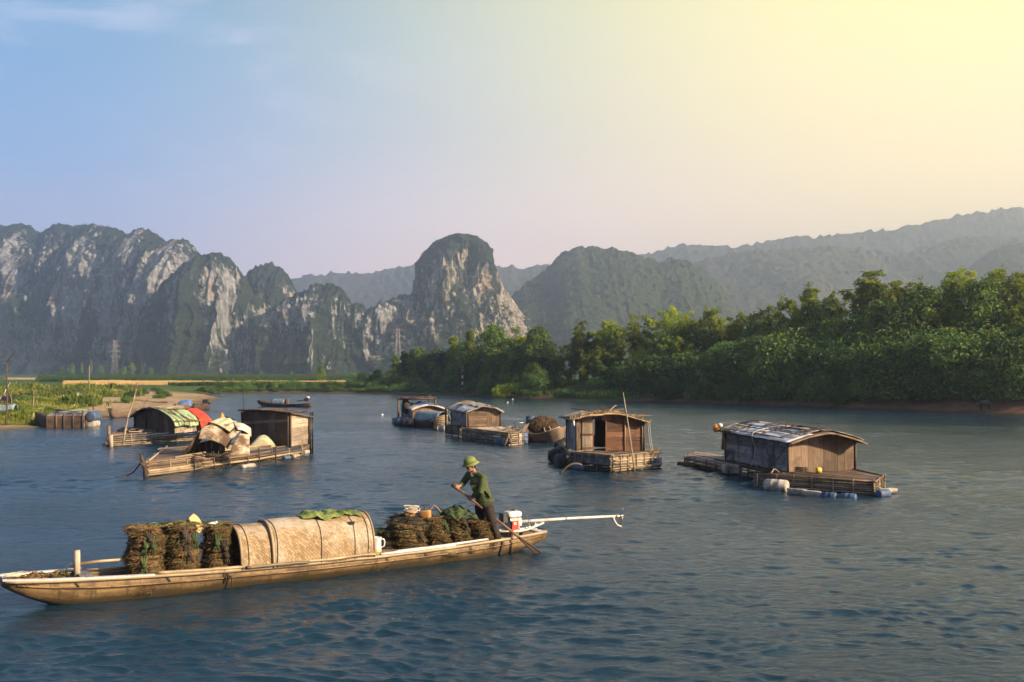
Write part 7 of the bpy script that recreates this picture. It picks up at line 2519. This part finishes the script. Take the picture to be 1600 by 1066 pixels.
def barge():
    zd = .74
    t = thing('barge', 'old grey plank barge lying at the edge of the left shore', 'barge', W(100, 667, 0))
    q = [W(72, 668, 0), W(131, 667.5, 0), W(139, 660, 0), W(84, 660, 0)]
    o = Vector((0, -1, 0))
    A, Bq, C, D = q
    nrm = lambda a, b: Vector(((b - a).y, -(b - a).x, 0)).normalized()
    wall(A - UP * .1, Bq - UP * .1, lambda s: zd + .1 - .06 * math.sin(s * 3), nrm(A, Bq), 5, 'h').build('side_planks', M['wood_dark'], t)
    wall(Bq - UP * .1, C - UP * .1, lambda s: zd + .08, nrm(Bq, C), 5, 'h').build('side_planks', M['wood'], t)
    wall(D - UP * .1, C - UP * .1, lambda s: zd + .08, -nrm(D, C), 5, 'h').build('side_planks', M['wood_dark'], t)
    wall(D - UP * .1, A - UP * .1, lambda s: zd + .08, nrm(D, A), 5, 'h').build('side_planks', M['wood_dark'], t)
    for s in (.02, .27, .47, .72, .97):
        mb = MB(); p = lerp(A, Bq, s) + nrm(A, Bq) * .05; mb.tube([p - UP * .2, p + UP * (zd + (.14 if s != .97 else .3))], .055, 6); mb.build('stake', M['wood_dark'], t)
    mb = MB()
    for k in range(9):
        a, b = (k + .05) / 9, (k + .95) / 9
        mb.hexa([quad(q, a, 0) + UP * (zd - .03), quad(q, b, 0) + UP * (zd - .03), quad(q, b, 1) + UP * (zd - .03 + rj(.02)), quad(q, a, 1) + UP * (zd - .03)], [quad(q, a, 0) + UP * zd, quad(q, b, 0) + UP * zd, quad(q, b, 1) + UP * (zd + rj(.02)), quad(q, a, 1) + UP * zd])
    mb.build('deck', M['wood_grey'], t)
    mb = MB()
    prow = [D + UP * .9, A + UP * .95, W(55, 665, 0) + UP * .75]
    mb.sheet(lambda x, y: lerp(lerp(A + UP * lerp(-.1, zd, y), W(56, 664.5, 0) + UP * lerp(.25, .85, y), x), lerp(D + UP * zd, W(56, 663.5, 0) + UP * .85, x), max(0, y - .8)), 8, 6, .06); mb.build('prow', M['wood_dark'], t)
    mb = MB()
    for k in range(14):
        p = quad(q, random.uniform(0, .7), random.uniform(.1, .9)) + UP * (zd + .04 + random.random() * .1); mb.tube([p, p + Vector((random.uniform(.6, 1.6), rj(.3), rj(.06)))], .035, 5)
    mb.build('loose_poles', M['wood_grey'], t)
    p = W(146, 666, 0)
    barrel(t, p + UP * .62, (.1, 1, 0), .36, .9, M['drum_blue']); barrel(t, p + UP * .18, (.1, 1, 0), .30, .8, M['foam'])
    mb = MB(); p = P(121, 641, Bq.y + .6); mb.sheet(lambda x, y: p + Vector((x * .9 - .45, y * .6, .08 * math.sin(x * 3.1) * math.sin(y * 3.1))), 8, 6, .02)
    tag(mb.build('tarp_scrap', M['tarp_green']), 'scrap of green tarp on the deck of the plank barge', 'tarp')


barge()


def beached_boats():
    t = thing('sampan', 'weathered grey sampan beached bow-down at the left edge with its motor tilted up', 'boat', on_shore(20, 642), 'sampans on the river')
    a = on_shore(2, 646); b = on_shore(44, 632)
    g = max(gz(a.x, a.y), 0)
    d = sampan(t, Vector((a.x - .3, a.y, 0)), Vector((b.x, b.y - 4.0, 0)), .62, (.95, .75, 1.55), (.3, .12, 1.0), M['wood_grey'], M['hull_in'], M['wood_pale'], 24)
    bb = thing('longtail_motor', 'dark longtail motor tilted up on the beached grey sampan', 'motor', d['pt'](.78, 0) + UP * .8, None)
    c = d['bow'] + d['ax'] * (d['L'] * .80) + UP * 1.15
    mb = MB(); mb.box(c + UP * .05, (.28, 0, 0), (0, .2, 0), (0, 0, .17), 0, None, .85); mb.build('engine_block', M['metal_black'], bb)
    mb = MB(); mb.ell(c + UP * .28, (.26, .2, .12), None, 12, 8); mb.build('fuel_tank', M['wood_red'], bb)
    mb = MB(); mb.tube([c, c + Vector((-.1, 0, .5)), c + Vector((.35, .2, 1.5))], .045, 6); mb.build('shaft_tube', M['metal_grey'], bb)
    mb = MB(); mb.sheet(lambda x, y: W(-12, 664, 0) + Vector((x * 1.6, y * .8 - .4, 1.0 + .35 * math.sin(math.pi * y) + .05 * math.sin(x * 9))), 10, 10, .02)
    tag(mb.build('canopy_sheet', M['tarp_grey']), 'grey-blue canopy sheet at the extreme left edge of the shore', 'canopy')
    s = thing('sampan', 'small wooden boat pulled up on the sand behind the green-tarped houseboat', 'boat', W(190, 652, .1), 'sampans on the river')
    sampan(s, W(171, 653.5, 0), W(204, 651.5, 0), .5, (.75, .42, .55), (.35, -.05, .15), M['wood'], M['hull_in'], M['wood_pale'], 20)
    mb = MB(); p = P(186, 645.5, W(186, 652, 0).y); mb.sheet(lambda x, y: p + Vector((x * .5, y * .35, .10 * math.sin(math.pi * x) * math.sin(math.pi * y))), 8, 6, .02)
    tag(mb.build('red_cloth', M['cloth_red']), 'small red cloth inside the boat pulled up on the sand', 'cloth')
    mb = MB(); p = on_shore(26, 649); mb.sheet(lambda x, y: p + Vector((x * .35, y * .3, .06 + .08 * math.sin(x * 3) * math.sin(y * 3))), 6, 5, .02)
    tag(mb.build('red_scrap', M['cloth_red']), 'small red scrap of cloth on the sand left of the plank barge', 'cloth')
    m = thing('sampan', 'dark boat end with a motor half hidden behind the red cloth', 'boat', W(322, 640, 0), 'sampans on the river')
    sampan(m, W(300, 641, 0), W(327, 639.5, 0), .5, (.6, .4, .6), (.2, -.1, .2), M['wood_dark'], M['hull_in'], M['wood_dark'], 18)
    mb = MB(); p = W(321, 640, 0) + UP * .75; mb.box(p, (.22, 0, 0), (0, .18, 0), (0, 0, .2)); mb.tube([p, p + Vector((.5, .1, -.1))], .04, 6); mb.build('outboard', M['metal_black'], m)


beached_boats()


def far_sampan():
    t = thing('sampan', 'slender dark sampan with a small grey canopy on the open river far behind the rafts', 'boat', W(446, 636, 0), 'sampans on the river')
    d = sampan(t, W(403, 635.0, 0), W(487, 636.5, 0), .55, (.62, .25, .42), (.3, -.15, .1), M['wood_dark'], M['hull_in'], M['wood_dark'], 30, tipw=.12)

    def can(x, y):
        tt = lerp(.30, .54, x); a = math.pi * y
        return d['bow'] + d['ax'] * (d['L'] * tt) + d['sd'] * (math.cos(a) * .5) + UP * (.28 + math.sin(a) * .52)
    mb = MB(); mb.sheet(can, 10, 12, .03); mb.build('canopy', M['tarp_grey'], t)
    mb = MB(); p = d['bow'] + d['ax'] * (d['L'] * .555) + UP * .55; mb.box(p, (.09, 0, 0), (0, .3, 0), (0, 0, .28)); mb.build('canopy_end', M['wood_red'], t)
    c = d['bow'] + d['ax'] * (d['L'] * .90) + UP * .75
    mb = MB(); mb.box(c, (.22, 0, 0), (0, .18, 0), (0, 0, .16), 0, None, .85); mb.tube([c, c - Vector((.9, 0, .12))], .05, 6); mb.build('outboard', M['metal_black'], t)
    mb = MB(); mb.ell(c + Vector((.18, 0, .22)), (.2, .16, .13), None, 12, 8); mb.build('fuel_tank', M['metal_white'], t)
    q = W(408, 633, 0)
    pole('mooring_pole', q - UP * .5 + Vector((0, 1.5, 0)), P(409.5, 614, q.y + 1.5), .045, M['wood_red'], 'thin reddish pole standing behind the bow of the slender dark sampan', 'pole', None, .02)


far_sampan()


def pylon(px, ptop, y, base_w, label):
    x = (px - CX) / F * y
    g = gz(x, y)
    h = H - (ptop - HZ) / F * y - g
    t = thing('pylon', label, 'pylon', (x, y, g), 'power pylons below the cliffs')
    w = lambda f: lerp(base_w, .9, min(1, f / .55)) if f < .55 else lerp(.9, .55, (f - .55) / .45)
    cor = lambda f, i: Vector((x, y, g)) + Vector((w(f) * (1, 1, -1, -1)[i], w(f) * (1, -1, -1, 1)[i], h * f))
    for i in range(4):
        mb = MB(); mb.tube([cor(0, i), cor(.55, i), cor(1, i)], .06, 5); mb.build('leg', M['galv'], t)
    mb = MB()
    lv = [0, .16, .30, .42, .52, .61, .70, .79, .88, 1.0]
    for a, b in zip(lv[:-1], lv[1:]):
        for i in range(4):
            j = (i + 1) % 4
            mb.tube([cor(a, i), cor(b, j)], .03, 4); mb.tube([cor(b, i), cor(b, j)], .03, 4)
    mb.build('lattice', M['galv'], t)
    for f, L in ((.56, 2.6), (.70, 2.9), (.84, 3.0), (.98, 2.2)):
        mb = MB()
        c = Vector((x, y, g + h * f))
        for s in (-1, 1):
            mb.tube([c + Vector((s * w(f), 0, .5)), c + Vector((s * L, 0, .1))], .09, 4); mb.tube([c + Vector((s * w(f), 0, -.6)), c + Vector((s * L, 0, .1))], .08, 4)
            mb.tube([c + Vector((s * L, 0, .1)), c + Vector((s * L, 0, -1.0))], .09, 4)
        mb.build('cross_arm', M['galv'] if f < .9 else M['tower_red'], t)


pylon(179.5, 532, 560, 1.6, 'steel lattice pylon before the foot of the large limestone cliffs')
pylon(622, 514, 470, 1.3, 'steel lattice pylon rising behind the small trees left of the karst tower')


def striped_marker():
    a = at_px(722.5, 3.0)
    t = thing('river_marker', 'black and white striped marker pole with a red top on the far bank', 'marker', (a.x, a.y, gz(a.x, a.y)))
    b0 = gz(a.x, a.y); zt = H - (572 - HZ) / F * a.y
    k = 9
    for i in range(k):
        mb = MB(); mb.lathe((a.x, a.y, lerp(b0 - .3, zt, i / k)), UP, [(.13, 0), (.13, (zt - b0 + .3) / k)], 8)
        mb.build('stripe', M['tower_red'] if i >= 7 else (M['metal_white'] if i % 2 else M['stripe_dark']), t)


striped_marker()


def bank_bits():
    for px, py, lb in ((597, 649, 'small white float bobbing left of the blue-roofed houseboat'), (793, 629.5, 'tiny white float on the water right of the pale-roofed houseboat'), (801, 624.5, 'tiny white float close to the far bank behind the pale-roofed houseboat')):
        mb = MB(); p = W(px, py, 0); mb.ell(p + UP * .04, (.11, .11, .10), None, 12, 8); tag(mb.build('fishing_float', M['plastic_white']), lb, 'float', 'white fishing floats')
    a = at_px(768, 1.2); b = at_px(781, 3.0)
    pole('leaning_pole', Vector((a.x, a.y, gz(a.x, a.y))), Vector((b.x, b.y, gz(b.x, b.y) + 1.9)), .06, M['wood_pale'], 'pale dead branch leaning on the bank left of the bright yellow-green shrub', 'branch', None, .2, fork=((.3, .3),))
    p = at_px(750, .9)
    mb = MB()
    for k in range(40):
        q = Vector((p.x + rj(1.6), p.y + rj(.5), gz(p.x, p.y) + .05)); mb.tube([q, q + Vector((rj(.7), rj(.4), random.uniform(.1, .9)))], .03, 4)
    tag(mb.build('dead_brush', M['wood_red']), 'reddish dead brush at the water edge under the dark trees', 'brush')
    a, b = at_px(1470, 3.0), at_px(1502, 6.5)
    pole('fallen_log', Vector((a.x, a.y, gz(a.x, a.y) + .15)), Vector((b.x, b.y, gz(b.x, b.y) + .35)), .17, M['wood_dark'], 'fallen log lying up the red earth bank near the buffalo', 'log', None, .1)
    mb = MB(); p = W(1150, 632.4, 0)
    mb.tube([p - UP * .2, p + Vector((0, 0, .5))], .03, 5); mb.sheet(lambda x, y: p + Vector((x * .4 - .1, 0, .25 + y * .35 * (1 - x))), 3, 3, .02)
    tag(mb.build('marker_flag', M['cloth_green']), 'small green flag float near the right bank', 'flag')


bank_bits()


def buffalo():
    a = at_px(1538, 1.1)
    g = gz(a.x, a.y)
    t = thing('water_buffalo', 'dark grey young water buffalo with lowered head at the edge of the red bank', 'buffalo', (a.x, a.y, g))
    o = Vector((a.x, a.y, g)); s = .74

    def L(x, y, z): return o + Vector((x * s, y * s, z * s))      # faces left
    mb = MB()
    mb.tube([L(.62, 0, .86), L(.45, 0, .88), L(.1, 0, .84), L(-.28, 0, .90), L(-.5, 0, .88)], [.16, .27, .30, .29, .2], 14)
    mb.ell(L(.05, 0, .74), (.36 * s, .25 * s, .26 * s)); mb.ell(L(-.34, 0, 1.02), (.2 * s, .13 * s, .13 * s))
    mb.tube([L(-.45, 0, .92), L(-.68, 0, .78), L(-.84, 0, .62)], [.19 * s, .14 * s, .12 * s], 12)
    mb.tube([L(-.78, 0, .70), L(-.92, 0, .52), L(-1.02, 0, .36)], [.12 * s, .10 * s, .075 * s], 12)
    mb.ell(L(-1.03, 0, .33), (.08 * s, .075 * s, .06 * s))
    for y in (-.15, .15):
        mb.tube([L(-.36, y, .82), L(-.38, y, .48), L(-.36, y, .40), L(-.37, y, .06), L(-.39, y, -.02)], [.12 * s, .075 * s, .07 * s, .05 * s, .07 * s], 10)
        mb.tube([L(.50, y, .84), L(.42, y, .58), L(.56, y, .40), L(.53, y, .08), L(.50, y, -.02)], [.18 * s, .11 * s, .065 * s, .05 * s, .07 * s], 10)
        mb.tube([L(-.80, y * .7, .72), L(-.78, y * 1.7, .70)], [.035 * s, .05 * s], 8)
    remesh('body', mb, .03 * s, M['hide'], t, 4)
    for y in (-1, 1):
        mb = MB(); mb.tube([L(-.82, y * .07, .74), L(-.80, y * .26, .80), L(-.72, y * .34, .92), L(-.66, y * .28, 1.0)], [.035 * s, .032 * s, .022 * s, .006 * s], 8); mb.build('horn', M['horn'], t)
    mb = MB(); mb.tube([L(.66, 0, .92), L(.74, .02, .7), L(.72, .02, .4)], [.03 * s, .022 * s, .03 * s], 7); mb.build('tail', M['hide'], t)


buffalo()
# ------------------------------------------------------------------ the air
def make_haze():
    m, nt, out = new_mat('river_haze')
    pv = nt.nodes.new('ShaderNodeVolumePrincipled')
    pv.inputs['Color'].default_value = (0.74, 0.83, 1.0, 1)
    pv.inputs['Density'].default_value = HAZE_D
    pv.inputs['Anisotropy'].default_value = 0.72
    nt.links.new(pv.outputs[0], out.inputs['Volume'])
    b = MB()
    b.box((0, 1250, 183), (2800, 0, 0), (0, 1500, 0), (0, 0, 187))
    o = b.build('haze', m)
    o['kind'] = 'stuff'


HAZE_D = 0.00055
make_haze()
